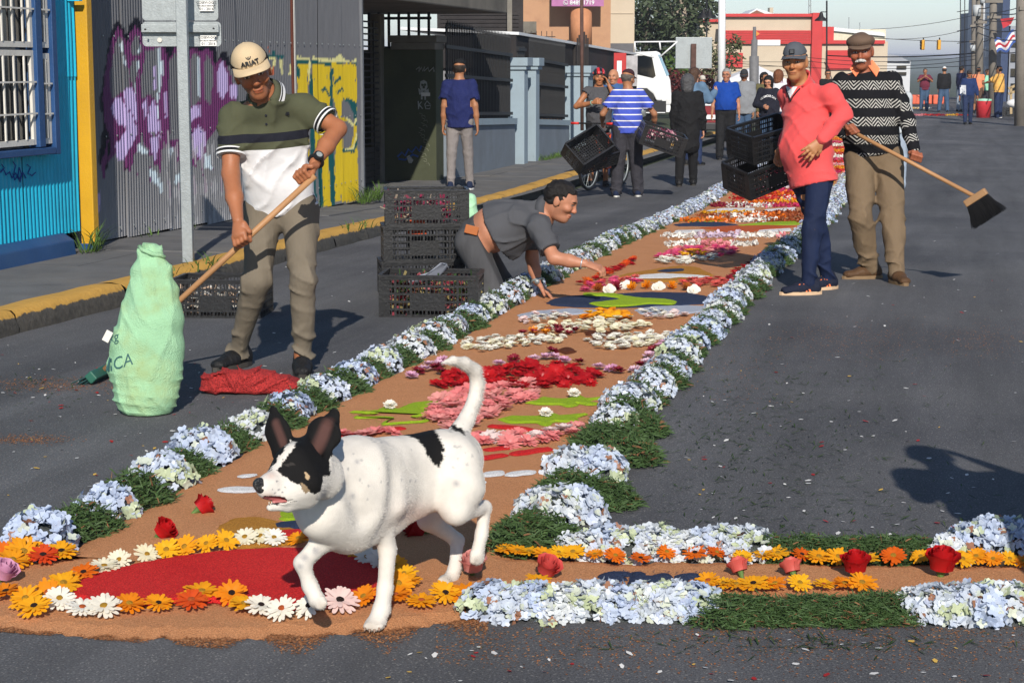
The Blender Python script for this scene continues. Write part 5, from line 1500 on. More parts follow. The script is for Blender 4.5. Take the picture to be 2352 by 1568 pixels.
# ================================================================ the dog
def dog():
    def Z(x):return 4.62+(x-600)*(5.30-4.62)/500.0
    def D(x,y,dz=0.0):return PX(x,y,Z(x)+dz)
    def rr(px,x):return px*Z(x)/FPX
    def dz_at(x,y,zc):return PX(x,y,zc)
    fwdv=nrm(D(780,1100)-D(1040,1060));sidev=nrm(np.cross(fwdv,UP))      # sidev: dog's right (away)
    def S(x,y,dz,r):return D(x,y,dz),rr(r,x)
    P=[]
    def C(a,b,k=.03,fl=None):
        pa,ra=S(*a);pb,rb=S(*b);P.append(cap(pa,pb,ra,rb,k,fl))
    # trunk
    tr=[(805,1118,.03,88),(850,1108,.03,91),(905,1096,.03,84),(960,1082,.03,76),(1010,1070,.02,74),(1048,1056,.02,68)]
    for a,b in zip(tr[:-1],tr[1:]):C(a,b,.04,(sidev,0.74))
    C((790,1185,-.01,60),(850,1190,.02,54),.06,(sidev,.8))       # brisket
    C((752,1150,-.03,74),(800,1150,.0,92),.06,(sidev,.85))       # fore chest
    C((735,1190,-.05,44),(800,1200,0,60),.05)
    C((862,1085,-.07,48),(885,1175,-.085,42),.07)                   # left shoulder
    C((900,1165,0,48),(985,1110,.02,44),.06,(sidev,.8))
    # neck
    C((715,1085,.0,58),(800,1090,.03,84),.05)
    C((705,1120,.0,46),(765,1150,.0,68),.05)
    # haunches
    C((1052,1060,-.07,52),(1052,1120,-.085,50),.05);C((1048,1060,.08,48),(1015,1130,.10,44),.05)
    # left hind leg, lifted behind
    C((1058,1120,-.11,50),(1046,1172,-.12,30),.04);C((1046,1174,-.12,28),(1113,1164,-.08,15),.02)
    C((1113,1164,-.08,15),(1106,1225,-.08,13),.01);C((1106,1225,-.08,13),(1095,1272,-.09,15),.015)
    # right hind leg, planted
    hz=zc_of(G(1034,1338))
    def HP(x,y,dzz):return PX(x,y,hz+dzz)
    k=hz/FPX
    for a,b,ra,rb in (((1015,1130,.03),(985,1192,.02),40,27),((985,1192,.02),(1050,1240,.04),25,15),((1050,1240,.04),(1044,1305,.0),15,13),((1044,1305,.0),(1036,1326,-.01),14,15),((1036,1326,-.01),(1018,1331,-.05),13,9)):
        P.append(cap(HP(*a),HP(*b),ra*k,rb*k,.014))
    # left fore leg, planted
    fz=zc_of(G(862,1447));k=fz/FPX
    for a,b,ra,rb in (((884,1190,.02),(890,1258,.05),34,21),((890,1258,.05),(884,1350,.04),20,17),((884,1350,.04),(876,1400,.02),17,19),((876,1400,.02),(864,1428,.0),19,20),((864,1428,.0),(852,1436,-.03),17,11)):
        P.append(cap(PX(a[0],a[1],fz+a[2]),PX(b[0],b[1],fz+b[2]),ra*k,rb*k,.014))
    for i,(x,y) in enumerate(((841,1438),(851,1441),(862,1442),(873,1438))):
        P.append(cap(PX(x+5,y-8,fz-.01),PX(x,y,fz-.035),9*k,7.5*k,.006))
    for i,(x,y) in enumerate(((1010,1333),(1018,1336),(1027,1336))):
        P.append(cap(HP(x+6,y-6,-.02),HP(x,y,-.06),8*k,6.5*k,.006))
    # right fore leg, raised and bent
    z0=4.80;k=z0/FPX
    for a,b,ra,rb in (((778,1195,.06),(742,1240,.02),36,25),((742,1240,.02),(694,1292,-.03),24,18),((694,1292,-.03),(712,1345,-.02),18,16),((712,1345,-.02),(728,1378,-.03),17,18),((728,1378,-.03),(738,1390,-.05),16,11)):
        P.append(cap(PX(a[0],a[1],z0+a[2]),PX(b[0],b[1],z0+b[2]),ra*k,rb*k,.014))
    for (x,y) in ((733,1393),(741,1390),(746,1384)):P.append(cap(PX(x-5,y-8,z0-.05),PX(x,y,z0-.06),8*k,7*k,.006))
    for (x,y) in ((1086,1288),(1094,1291),(1102,1288)):P.append(cap(D(x+2,y-14,-.09),D(x,y,-.10),rr(9,x),rr(8,x),.008))
    # tail
    tl=[(1050,1000,.04,26),(1072,962,.05,19),(1090,918,.06,16),(1096,880,.06,16),(1089,850,.05,16),(1066,834,.04,15),(1040,828,.03,10),(1012,833,.02,2)]
    for a,b in zip(tl[:-1],tl[1:]):
        C(a,b,.008)
    MS=[cap(D(925,1040,-.165),D(918,1185,-.17),.030,.030,.05),cap(D(1000,1040,-.155),D(1003,1140,-.15),.028,.034,.05),cap(D(838,1190,-.155),D(815,1120,-.16),.020,.016,.045),cap(D(905,1245,-.16),D(985,1205,-.12),.040,.040,.05)]
    V,F=nets(P,0.0065,subs=MS)
    # ---- head, finer
    Q=[];k=4.60/FPX
    def HD(x,y,dz=0):return PX(x,y,4.60+dz)
    def HC(a,b,k_=.02,fl=None,dst=None):(Q if dst is None else dst).append(cap(HD(*a[:3]),HD(*b[:3]),a[3]*k,b[3]*k,k_,fl))
    HC((698,1062,.03,58),(690,1080,.01,56),.02)                    # skull
    HC((676,1060,-.03,42),(668,1092,-.03,40),.03)                  # brow, stop
    HC((664,1088,-.02,40),(618,1116,-.09,24),.03);HC((618,1112,-.09,24),(606,1116,-.105,20),.015)   # muzzle
    HC((700,1108,-.04,44),(668,1130,-.06,30),.03)                  # cheek
    HC((690,1128,-.03,30),(650,1140,-.075,18),.02)                 # upper lip
    HC((650,1136,-.08,18),(612,1130,-.105,14),.015)
    HC((700,1142,-.02,26),(662,1162,-.06,12),.02);HC((662,1162,-.06,11),(620,1165,-.09,8),.010)     # lower jaw
    HC((708,1098,.02,44),(740,1108,.06,38),.04)                     # into the neck
    HC((705,1080,.03,48),(745,1085,.08,42),.04)
    # ears: tall cupped triangles
    def ear(base,mid,tip,wb,wm,ax,dst):
        dst.append(cap(base,mid,wb,wm,.012,(ax,0.30)));dst.append(cap(mid,tip,wm,wm*.42,.010,(ax,0.30)))
    earfn=nrm(-VF*0.9-VR*0.45)
    ear(HD(718,1040,.03),HD(746,992,.05),HD(768,952,.065),44*k,38*k,earfn,Q)
    ear(HD(652,1034,.04),HD(637,990,.055),HD(628,943,.065),36*k,29*k,earfn,Q)
    SB=[]
    fo=-VF*0.022
    SB.append(cap(HD(724,1032,.03)+fo,HD(754,972,.055)+fo,26*k,17*k,.010,(earfn,.5)))
    SB.append(cap(HD(651,1022,.04)+fo,HD(635,972,.055)+fo,18*k,11*k,.010,(earfn,.5)))
    SB.append(cap(HD(680,1142,-.07),HD(612,1151,-.12),7.5*k,9.5*k,.004))                                       # the open mouth
    hv,hf=nets(Q,0.0034,subs=SB)
    # ---- coat colours
    WHT=np.array((0.66,0.62,0.56));BLK=np.array((0.005,0.0045,0.0045));PNK=np.array((0.52,0.30,0.24));TAN=np.array((0.42,0.30,0.18))
    def coat(Vv,head):
        q=proj(Vv);j=2.2*nz(Vv,260)+2.5*nz(Vv,120,2.0)
        x,y=q[:,0]+j,q[:,1]+j*1.2
        C=np.tile(WHT,(len(Vv),1))*(1+0.06*nz(Vv,40)[:,None])
        def put(poly,c,m=None):
            k_=inpoly(x,y,poly)
            if m is not None:k_ &= m
            C[k_]=c
        near=((Vv-D(950,1080)) @ sidev)<0.07
        if not head:
            # pink skin showing thinly on belly, paws grey
            bel=np.exp(-(((x-960)/50)**2+((y-1185)/30)**2));C+=bel[:,None]*(PNK-WHT)*0.45
            put([(905,996),(935,972),(985,968),(996,985),(1010,1005),(1019,1030),(1014,1060),(1004,1071),(988,1058),(975,1030),(955,1006),(930,1000)],BLK)
            put([(1032,968),(1048,978),(1062,985),(1068,1000),(1050,990),(1034,984)],BLK)
            for i in range(60):
                sx,sy=random.choice([(random.gauss(870,60),random.gauss(1080,50)),(random.gauss(1050,30),random.gauss(1040,50)),(random.gauss(790,40),random.gauss(1090,50))])
                a,b=random.uniform(1.2,3.2),random.uniform(1.2,2.4)
                m=(((q[:,0]-sx)/a)**2+((q[:,1]-sy)/b)**2<1);C[m]=C[m]*0.5+np.array((0.16,0.17,0.19))*0.5
            for (sx,sy,a) in ((1048,1110,8),(700,1280,9),(725,1265,10),(690,1300,7),(820,1060,6),(745,1120,6),(810,1140,7)):
                g=np.exp(-(((q[:,0]-sx)/a)**2+((q[:,1]-sy)/a)**2));C+=g[:,None]*(np.array((0.25,0.25,0.27))-C)*0.7
            for (sx,sy,a) in ((850,1440,26),(1020,1335,24),(740,1392,18),(1093,1288,16)):
                g=np.exp(-(((q[:,0]-sx)/a)**2+((q[:,1]-sy)/(a*.7))**2));C+=g[:,None]*(np.array((0.36,0.30,0.24))-C)*0.6
            m=inpoly(q[:,0],q[:,1],[(745,1015),(775,1010),(770,1080),(755,1095)]) & False
        else:
            put([(590,1086),(590,900),(800,900),(800,1015),(768,1032),(757,1060),(758,1092),(742,1094),(738,1116),(728,1136),(706,1128),(690,1114),(662,1100),(639,1084),(632,1072),(622,1086),(612,1078)],BLK)
            put([(590,1135),(598,1098),(620,1078),(640,1048),(656,1026),(668,1012),(680,1014),(672,1032),(658,1052),(642,1070),(636,1086),(652,1100),(650,1135)],WHT)
            put([(700,1086),(712,1090),(709,1102),(701,1098)],TAN);put([(692,1108),(704,1116),(714,1128),(702,1134),(692,1122)],TAN*0.6)
            put([(612,1058),(622,1060),(620,1068),(612,1066)],TAN)
            # insides of the ears
            for b_,t_,w_ in ((HD(728,1028,.02),HD(754,975,.05),17*k),(HD(650,1018,.03),HD(636,972,.05),12*k)):
                ab=t_-b_;t=np.clip(((Vv-b_) @ ab)/(ab @ ab),0,1);d=np.linalg.norm(Vv-b_-t[:,None]*ab,axis=1)
                nm=np.clip(1-d/(w_*1.25),0,1);C+=(nm*1.6).clip(0,1)[:,None]*(np.array((0.085,0.04,0.034))-C)
            # pink muzzle, mouth and tongue, black lips
            g=np.exp(-(((q[:,0]-615)/18)**2+((q[:,1]-1142)/10)**2))+.7*np.exp(-(((q[:,0]-622)/12)**2+((q[:,1]-1092)/9)**2));C+=np.clip(g,0,1)[:,None]*(PNK-C)*0.6
            a_,b_=HD(680,1143,-.07),HD(612,1147,-.115);ab=b_-a_;t=np.clip(((Vv-a_) @ ab)/(ab @ ab),0,1);d=np.linalg.norm(Vv-a_-t[:,None]*ab,axis=1)
            C[d<10.5*k]=(0.03,0.018,0.016);C[d<8.2*k]=(0.34,0.09,0.085)
            m=inpoly(q[:,0],q[:,1],[(600,1152),(640,1152),(640,1166),(604,1168)]) & (d>8*k) & (d<16*k);C[m]=(0.03,0.025,0.025)
            for (sx,sy) in ((640,1125),(632,1132),(655,1118),(625,1122),(648,1130),(636,1104)):
                m=(((q[:,0]-sx)/2.2)**2+((q[:,1]-sy)/1.8)**2<1);C[m]=(0.25,0.24,0.24)
            # half-shut eye: a thin dark glossy slit with paler lid
            m=inpoly(q[:,0],q[:,1],[(650,1066),(672,1062),(678,1066),(660,1072)]);C[m]=(0.03,0.026,0.024)
        return np.clip(C,0,1)
    c1,c2=coat(V,False),coat(hv,True)
    VV,FF,CC=join([(V,F,c1),(hv,hf,c2)])
    O=G(950,1400)
    root=thing('dog','white dog with black head patches and curled tail trotting across the carpet','dog',O)
    FUR=mat('short_fur',None,0.72,0.05,60,0.35,420,vcol=True,spec=0.2)
    body=mesh_obj('body',VV,FF,FUR,root,True,O,col=CC)
    nv,nf=nets([cap(HD(596,1112,-.11),HD(600,1122,-.118),14*k,11*k,.01),cap(HD(606,1112,-.10),HD(597,1112,-.115),12*k,13*k,.01)],0.0026,subs=[ell(HD(590,1118,-.13),4*k,k=.003),ell(HD(603,1120,-.13),4*k,k=.003)])
    mesh_obj('nose',nv,nf,mat('wet_nose',(0.012,0.011,0.011),0.28,0.2,90,0.5,300,spec=0.6),root,True,O)
    tv,tf=nets([cap(HD(668,1148,-.065),HD(630,1152,-.10),8*k,6*k,.01,(UP,0.55))],0.0028)
    mesh_obj('tongue',tv,tf,mat('tongue',(0.50,0.17,0.16),0.35,0.1,60,spec=0.5),root,True,O)
    th=MB()
    for i in range(3):
        p=HD(618+6*i,1156,-.108+.008*i);th.tube([p,p+UP*.005],[.0018,.0008],5)
    o=th.build('teeth',mat('ivory',(0.7,0.66,0.55),0.35),root,True,O);o['kind']='stuff'
    cl=MB()
    for (x,y,z_) in ((838,1444,fz-.045),(849,1447,fz-.045),(860,1448,fz-.045),(871,1444,fz-.04)):
        p=PX(x,y,z_);cl.tube([p+UP*.004,p-UP*.004-VF*.006],[.004,.0012],5)
    o=cl.build('claws',mat('claw',(0.30,0.20,0.15),0.4),root,True,O);o['kind']='stuff'
    # short fur standing off the outline
    me=body.data;me.calc_loop_triangles()
    tri=np.array([t.vertices[:] for t in me.loop_triangles]);vs=VV-O
    A=vs[tri];nr=np.cross(A[:,1]-A[:,0],A[:,2]-A[:,0]);ar=np.linalg.norm(nr,axis=1);nr=nr/np.maximum(ar,1e-9)[:,None]
    n=80000
    ch=rng.choice(len(tri),n,p=ar/ar.sum());u=rng.random((n,2));fl=u.sum(1)>1;u[fl]=1-u[fl]
    pb=A[ch,0]+u[:,:1]*(A[ch,1]-A[ch,0])+u[:,1:]*(A[ch,2]-A[ch,0])
    flow=-fwdv*0.9-UP*0.45
    tailm=(pb+O) @ UP
    d=nr[ch]*0.25+flow+rng.normal(0,.22,(n,3));d /= np.linalg.norm(d,axis=1)[:,None]
    d=d+nr[ch]*np.maximum(0.06-(d*nr[ch]).sum(1),0)[:,None]
    ln=rng.uniform(.0025,.0055,n)
    isT=(pb+O)[:,2]>0.50;q_=proj(pb+O);isT &= q_[:,0]>990;ln[isT] *= 2.6
    isH=(q_[:,0]<700) | ((q_[:,0]<790) & (q_[:,1]<1040));ln[isH] *= 0.5
    w=np.cross(d,nr[ch]);w /= np.maximum(np.linalg.norm(w,axis=1),1e-6)[:,None]
    T=np.stack([pb-w*.0006,pb+w*.0006,pb+d*ln[:,None]],1).reshape(-1,3)
    o=mesh_obj('fur',T,np.arange(3*n).reshape(-1,3),FUR,root,False,None,col=np.repeat(CC[tri[ch,0]],3,0));o['kind']='stuff'
dog()
# ================================================================ the flower carpet
def sand_mat(name,c1,c2,sc=260.0,bump=0.9):
    m,t,b=base_mat(name,0.9,0.15);L=t.links
    g=nd(t,'ShaderNodeNewGeometry')
    n1=nd(t,'ShaderNodeTexNoise',i_Scale=sc,i_Detail=2.0,i_Roughness=0.7);L.new(g.outputs['Position'],n1.inputs['Vector'])
    n2=nd(t,'ShaderNodeTexNoise',i_Scale=3.5,i_Detail=5.0,i_Roughness=0.6);L.new(g.outputs['Position'],n2.inputs['Vector'])
    v=nd(t,'ShaderNodeTexVoronoi',i_Scale=sc*0.7);L.new(g.outputs['Position'],v.inputs['Vector'])
    sx=nd(t,'ShaderNodeSeparateColor');L.new(v.outputs['Color'],sx.inputs[0])
    ad=nd(t,'ShaderNodeMath',operation='MULTIPLY_ADD');ad.inputs[1].default_value=0.55;L.new(sx.outputs[0],ad.inputs[0])
    a2=nd(t,'ShaderNodeMath',operation='MULTIPLY_ADD');a2.inputs[1].default_value=0.8;a2.inputs[2].default_value=-0.2;L.new(n2.outputs[0],a2.inputs[0]);L.new(a2.outputs[0],ad.inputs[2])
    mx=nd(t,'ShaderNodeMix',data_type='RGBA');L.new(ad.outputs[0],mx.inputs['Factor'])
    mx.inputs['A'].default_value=(*srgb(c1),1);mx.inputs['B'].default_value=(*srgb(c2),1)
    r=nd(t,'ShaderNodeMapRange');r.inputs[1].default_value=0.3;r.inputs[2].default_value=0.7;r.inputs[3].default_value=0.62;r.inputs[4].default_value=1.38;L.new(n1.outputs[0],r.inputs[0])
    m2=nd(t,'ShaderNodeMix',data_type='RGBA',blend_type='MULTIPLY');m2.inputs['Factor'].default_value=1;L.new(mx.outputs['Result'],m2.inputs['A']);L.new(r.outputs[0],m2.inputs['B'])
    L.new(m2.outputs['Result'],b.inputs['Base Color'])
    bp=nd(t,'ShaderNodeBump',i_Strength=bump,i_Distance=0.006);L.new(n1.outputs[0],bp.inputs['Height']);L.new(bp.outputs[0],b.inputs['Normal'])
    return m
M_SAND=sand_mat('tan_sawdust',(0.46,0.195,0.082),(0.57,0.275,0.128))
POW={'red':sand_mat('red_sawdust',(0.52,0.010,0.013),(0.68,0.035,0.03),200.0,1.3),'ochre':sand_mat('ochre_sawdust',(0.36,0.150,0.02),(0.46,0.22,0.035)),
       'green':sand_mat('lime_sawdust',(0.24,0.36,0.012),(0.32,0.46,0.02)),'navy':sand_mat('navy_sawdust',(0.018,0.028,0.062),(0.035,0.05,0.10)),
       'white':sand_mat('white_powder',(0.66,0.64,0.62),(0.78,0.77,0.76)),'brown':sand_mat('brown_sawdust',(0.085,0.022,0.008),(0.13,0.035,0.012)),
       'grey':sand_mat('pale_blue_powder',(0.34,0.37,0.44),(0.45,0.48,0.55)),'orange':sand_mat('orange_sawdust',(0.42,0.075,0.02),(0.52,0.11,0.03))}
XLt=([4.0,5.2,7,9.4,12.3,18,28,45,62],[-2.62,-2.60,-2.62,-2.58,-2.62,-2.78,-2.98,-3.1,-3.2])
XRt=([4.0,5.4,7,9.4,12.3,18,26,45,62],[-1.33,-1.36,-1.42,-1.42,-1.40,-1.38,-1.52,-1.75,-1.9])
def XL(Y):return np.interp(Y,*XLt)
def XR(Y):return np.interp(Y,*XRt)
HS=0.016
carpet=thing('sawdust_carpet','long tan sawdust carpet laid down the street and along its foot','carpet',(-2,9,0))
ys=np.concatenate([np.arange(5.0,20,0.06),np.arange(20,62,0.3)])
us=np.array([-0.022,0.0,0.012,0.05,0.2,0.35,0.5,0.65,0.8,0.95,0.988,1.0,1.022])
V=[]
for y in ys:
    xl,xr=XL(y),XR(y);w=xr-xl
    for u in us:
        e=0.010*math.sin(y*9+40*(u>0.5))+0.006*math.sin(y*31)
        z={0:0.001,1:0.010,2:HS}.get(min(list(us).index(u),len(us)-1-list(us).index(u)),HS)
        V.append((xl+u*w+(e if abs(u-.5)>.45 else 0),y,float(gz(y))+z+(0.003*math.sin(7*y+11*u)*math.sin(13*u+2.3*y) if z==HS else 0)))
n=len(us)
F=np.array([(i*n+j,i*n+j+1,(i+1)*n+j+1,(i+1)*n+j) for i in range(len(ys)-1) for j in range(n-1)])
mesh_obj('long_strip',V,F,M_SAND,carpet,True,carpet.location)
from mathutils.geometry import tessellate_polygon
def densify(poly,step):
    out=[]
    for i in range(len(poly)):
        a,b=np.array(poly[i],float),np.array(poly[(i+1)%len(poly)],float)
        k=max(1,int(np.linalg.norm(b-a)/step))
        out+=[a+(b-a)*j/k for j in range(k)]
    return out
def powder(name,poly,m,z0,h,parent=None,O=None,rag=0.006,step=0.02,seed=0.0,soft=0.010):
    """a raised heap with a soft, ragged edge over a ground polygon given in picture points"""
    P=[G(x,y)[:2] for x,y in poly]
    P=densify(P,step)
    Q=np.array(P);n=len(Q)
    # smooth once, then fray
    Q=(np.roll(Q,1,0)+2*Q+np.roll(Q,-1,0))/4
    T=np.roll(Q,-1,0)-np.roll(Q,1,0);N=np.stack([T[:,1],-T[:,0]],-1);N /= np.maximum(np.linalg.norm(N,axis=1),1e-9)[:,None]
    ar=0.5*np.sum(Q[:,0]*np.roll(Q[:,1],-1)-np.roll(Q[:,0],-1)*Q[:,1])
    if ar<0:N=-N
    fr=rng.normal(0,rag,n);fr=fr*0.7+0.3*np.roll(fr,1)
    Q=Q+N*fr[:,None]
    rows=[(soft,0.0),(0.0,0.45),(-soft,1.0)]
    V=[]
    for off,f in rows:
        R_=Q+N*off
        V+=[(p[0],p[1],float(gz(p[1]))+z0+h*f) for p in R_]
    F=[(r*n+i,r*n+(i+1)%n,(r+1)*n+(i+1)%n,(r+1)*n+i) for r in range(2) for i in range(n)]
    if ar<0:F=[f[::-1] for f in F]
    tri=tessellate_polygon([[Vector((p[0],p[1],0)) for p in (Q+N*rows[-1][0])]])
    for t in tri:
        a,b,c=[np.array(V[2*n+i]) for i in t]
        F.append(tuple(2*n+i for i in (t if np.cross(b-a,c-a)[2]>0 else t[::-1])))
    if O is None:O=np.array([Q[:,0].mean(),Q[:,1].mean(),float(gz(Q[:,1].mean()))+z0])
    return mesh_obj(name,V,F,m,parent,False,O,loc=None if parent else O)
foot=[(-60,1300),(60,1300),(180,1290),(300,1225),(1000,1225),(1150,1240),(1160,1290),(1400,1300),(1800,1300),(2100,1306),(2420,1308),(2420,1400),(2050,1402),(1600,1410),(1350,1408),(1110,1412),(1040,1420),(900,1438),(790,1446),(640,1456),(500,1462),(380,1460),(250,1456),(120,1446),(40,1434),(-60,1428)]
powder('foot_strip',foot,M_SAND,0.001,HS-0.004,carpet,carpet.location,rag=0.012,step=0.02,soft=0.035)
def heap(poly,c,name,label,h=0.008,rag=0.005,z=HS+0.001):
    o=powder(name,poly,POW[c],z,h,rag=rag);tag(o,label,'sawdust');return o
heap([(165,1365),(190,1348),(240,1330),(330,1308),(430,1292),(540,1280),(640,1275),(720,1277),(790,1288),(850,1308),(890,1335),(893,1362),(870,1385),(820,1400),(740,1412),(660,1414),(580,1406),(500,1396),(420,1396),(330,1402),(260,1410),(215,1404),(180,1388)],'red','red_sawdust_oval','large red sawdust oval ringed with gerberas under the dog',0.012)
heap([(505,1225),(530,1205),(590,1200),(640,1210),(700,1240),(690,1260),(640,1265),(560,1272),(525,1255),(520,1240)],'ochre','sawdust_patch','ochre sawdust patch left of the dog chest')
heap([(645,1206),(650,1190),(665,1174),(700,1171),(735,1180),(740,1200),(700,1205),(665,1209)],'green','sawdust_patch','lime green sawdust patch behind the raised paw of the dog')
heap([(623,1223),(640,1214),(690,1209),(745,1209),(748,1222),(700,1226),(650,1230),(630,1229)],'navy','sawdust_patch','navy sawdust bar below the lime patch',z=HS+.003)
heap([(628,1241),(650,1232),(700,1230),(726,1235),(720,1243),(680,1249),(640,1251)],'red','sawdust_patch','small red sawdust bar below the navy bar',z=HS+.003)
for i,(p,lab) in enumerate((([(538,1106),(560,1100),(590,1097),(590,1101),(560,1108)],'thin white powder stroke left of the dog muzzle'),([(505,1133),(530,1128),(590,1130),(592,1140),(540,1142),(510,1140)],'thick white powder stroke left of the dog muzzle'),([(1102,1098),(1153,1090),(1150,1102),(1105,1105)],'first white powder dash right of the dog'),([(1160,1103),(1175,1093),(1228,1090),(1222,1100),(1195,1099),(1190,1104)],'second white powder dash right of the dog'),([(1100,1114),(1110,1113),(1112,1121),(1100,1122)],'tiny white powder spot beside the dog haunch'))):
    heap(p,'white','powder_mark',lab,0.004,0.004)
for p,lab in (([(1096,1060),(1160,1051),(1162,1058),(1100,1067)],'red sawdust bar just right of the dog rump'),([(1113,1040),(1173,1033),(1174,1040),(1117,1047)],'short red sawdust bar under the pink gerberas'),([(1172,1050),(1265,1036),(1266,1044),(1176,1057)],'long red sawdust bar under the pink gerberas'),([(1124,984),(1176,987),(1226,993),(1225,1000),(1176,995),(1126,991)],'red sawdust line above the pink gerbera band'),([(1222,995),(1272,999),(1270,1005),(1224,1002)],'short red sawdust line ending above the pink band'),([(835,1000),(928,989),(930,995),(838,1006)],'red sawdust line left above the dog back'),([(772,1010),(838,1001),(840,1008),(776,1017)],'red sawdust line meeting the dog neck')):
    heap(p,'red','sawdust_bar',lab,0.006)
for p,lab in (([(803,955),(870,953),(880,945),(905,945),(915,950),(945,935),(1012,928),(1010,937),(960,950),(975,952),(1012,955),(978,962),(940,968),(985,972),(975,978),(880,985),(885,978),(905,970),(873,968),(812,970),(820,964),(870,960)],'lime green leaf star of sawdust left of the pink gerberas'),([(1204,934),(1240,928),(1243,921),(1255,922),(1290,926),(1320,922),(1335,917),(1342,925),(1410,918),(1345,930),(1380,936),(1360,940),(1320,934),(1328,939),(1305,944),(1292,938),(1240,938)],'upper lime green leaf star right of the pink gerberas'),([(1145,972),(1176,965),(1230,966),(1262,960),(1275,958),(1278,965),(1350,959),(1320,968),(1332,979),(1290,978),(1272,976),(1255,988),(1235,979),(1176,981)],'lower lime green leaf star right of the pink gerberas')):
    heap(p,'green','sawdust_leaf',lab,0.007,0.003)
heap([(1281,813),(1295,806),(1310,807),(1322,815),(1300,821)],'brown','sawdust_patch','small brown sawdust spot above the red gerberas')
heap([(1344,770),(1360,767),(1425,772),(1420,778),(1350,778)],'brown','sawdust_patch','brown sawdust dash under the cream petals')
heap([(1192,730),(1230,722),(1310,716),(1388,722),(1385,729),(1280,729),(1230,736),(1195,737)],'grey','sawdust_patch','pale blue powder strip on the left of the carpet')
heap([(1460,718),(1500,712),(1580,709),(1622,711),(1616,722),(1570,728),(1475,729)],'grey','sawdust_patch','pale blue powder strip on the right of the carpet')
heap([(1258,702),(1270,694),(1310,687),(1400,683),(1490,678),(1580,680),(1625,688),(1636,695),(1620,704),(1540,708),(1440,713),(1330,712),(1270,708)],'navy','sawdust_oval','navy sawdust oval with a lime wave in front of the kneeling man')
heap([(1340,683),(1410,684),(1440,690),(1480,695),(1530,697),(1552,702),(1545,709),(1490,707),(1440,713),(1385,714),(1352,706),(1375,704),(1420,698),(1425,694),(1390,689),(1345,688)],'green','sawdust_wave','lime green sawdust wave across the navy oval',z=HS+.010)
heap([(1405,646),(1440,635),(1500,625),(1560,617),(1600,620),(1637,637),(1615,646),(1560,653),(1510,653)],'ochre','sawdust_patch','ochre sawdust eye shape right of the kneeling man hand')
heap([(1402,650),(1460,641),(1520,636),(1560,638),(1600,640),(1632,643),(1600,646),(1560,644),(1530,647),(1440,648)],'white','powder_mark','white powder line inside the ochre eye shape',z=HS+.010,h=.004)
heap([(1508,631),(1530,626),(1568,625),(1566,630),(1530,633)],'navy','sawdust_patch','navy dash inside the ochre eye shape',z=HS+.010,h=.004)
heap([(1606,528),(1680,524),(1764,522),(1835,524),(1775,530),(1700,540),(1670,538),(1650,532)],'orange','sawdust_patch','flat orange sawdust triangle across the carpet')
for p,c,lab in (([(1552,534),(1616,532),(1618,538),(1552,541)],'white','white powder bar left of the orange triangle'),([(1742,533),(1814,529),(1816,535),(1745,538)],'white','white powder bar right of the orange triangle'),([(1548,520),(1600,514),(1660,515),(1695,521),(1640,524),(1560,524)],'navy','navy sawdust wave at the left of the far carpet'),([(1697,522),(1740,516),(1835,511),(1835,520),(1760,522)],'green','lime sawdust wave behind the coral pullover man'),([(1569,511),(1610,506),(1668,506),(1664,512),(1600,514)],'green','lime sawdust strip behind the navy wave'),([(1625,487),(1660,482),(1732,482),(1730,488),(1680,491),(1630,491)],'white','white powder strip far left on the carpet'),([(1758,485),(1826,480),(1828,487),(1760,490)],'white','white powder strip far right on the carpet')):
    heap(p,c,'powder_strip',lab,0.007,0.004)
# letters in navy sawdust on the cross strip
def zr(l):return [(1176+x*0.2501,1176+y*0.2501) for x,y in l]
for p,lab in ((zr([(800,615),(860,600),(1060,595),(1090,605),(1085,630),(900,632),(900,650),(1045,645),(1045,665),(900,672),(900,730),(860,730),(850,650),(800,640)]),'first navy sawdust letter on the cross strip'),(zr([(1095,655),(1120,600),(1190,592),(1200,628),(1350,632),(1365,600),(1440,605),(1450,640),(1430,690),(1420,740),(1340,740),(1330,690),(1180,670),(1170,720),(1090,720)]),'middle navy sawdust letter on the cross strip'),(zr([(1525,650),(1550,612),(1690,602),(1745,640),(1690,636),(1600,650),(1590,680),(1640,690),(1720,720),(1730,740),(1600,735),(1520,710)]),'third navy sawdust letter on the cross strip')):
    heap(p,'navy','sawdust_letter',lab,0.006,0.004,z=0.015)

# ---------------------------------------------------------------- flowers
PM={'yellow':petal_mat('petal_yellow',(0.78,0.42,0.012),(0.74,0.30,0.008)),'amber':petal_mat('petal_amber',(0.76,0.30,0.008),(0.70,0.21,0.006)),'orange':petal_mat('petal_orange',(0.72,0.17,0.008),(0.60,0.10,0.006)),
      'redor':petal_mat('petal_redorange',(0.62,0.055,0.012),(0.60,0.12,0.01)),'white':petal_mat('petal_white',(0.78,0.77,0.70),(0.74,0.70,0.60)),'blush':petal_mat('petal_blush',(0.78,0.66,0.62),(0.74,0.55,0.52)),
      'pink':petal_mat('petal_pink',(0.76,0.20,0.20),(0.70,0.30,0.27)),'red':petal_mat('petal_red',(0.50,0.010,0.012),(0.34,0.006,0.010)),'cream':petal_mat('petal_cream',(0.74,0.68,0.46),(0.76,0.73,0.60)),
      'lilac':petal_mat('petal_lilac',(0.62,0.30,0.46),(0.70,0.50,0.58)),'magenta':petal_mat('petal_magenta',(0.55,0.03,0.12),(0.62,0.10,0.20)),'coral':petal_mat('petal_coral',(0.66,0.07,0.07),(0.60,0.13,0.10)),'wine':petal_mat('petal_wine',(0.16,0.008,0.02),(0.26,0.015,0.03)),
      'brown':petal_mat('petal_brown',(0.30,0.05,0.015),(0.42,0.13,0.02))}
M_DARKC=mat('dark_flower_centre',(0.020,0.008,0.006),0.9,0.3,80,0.8,300)
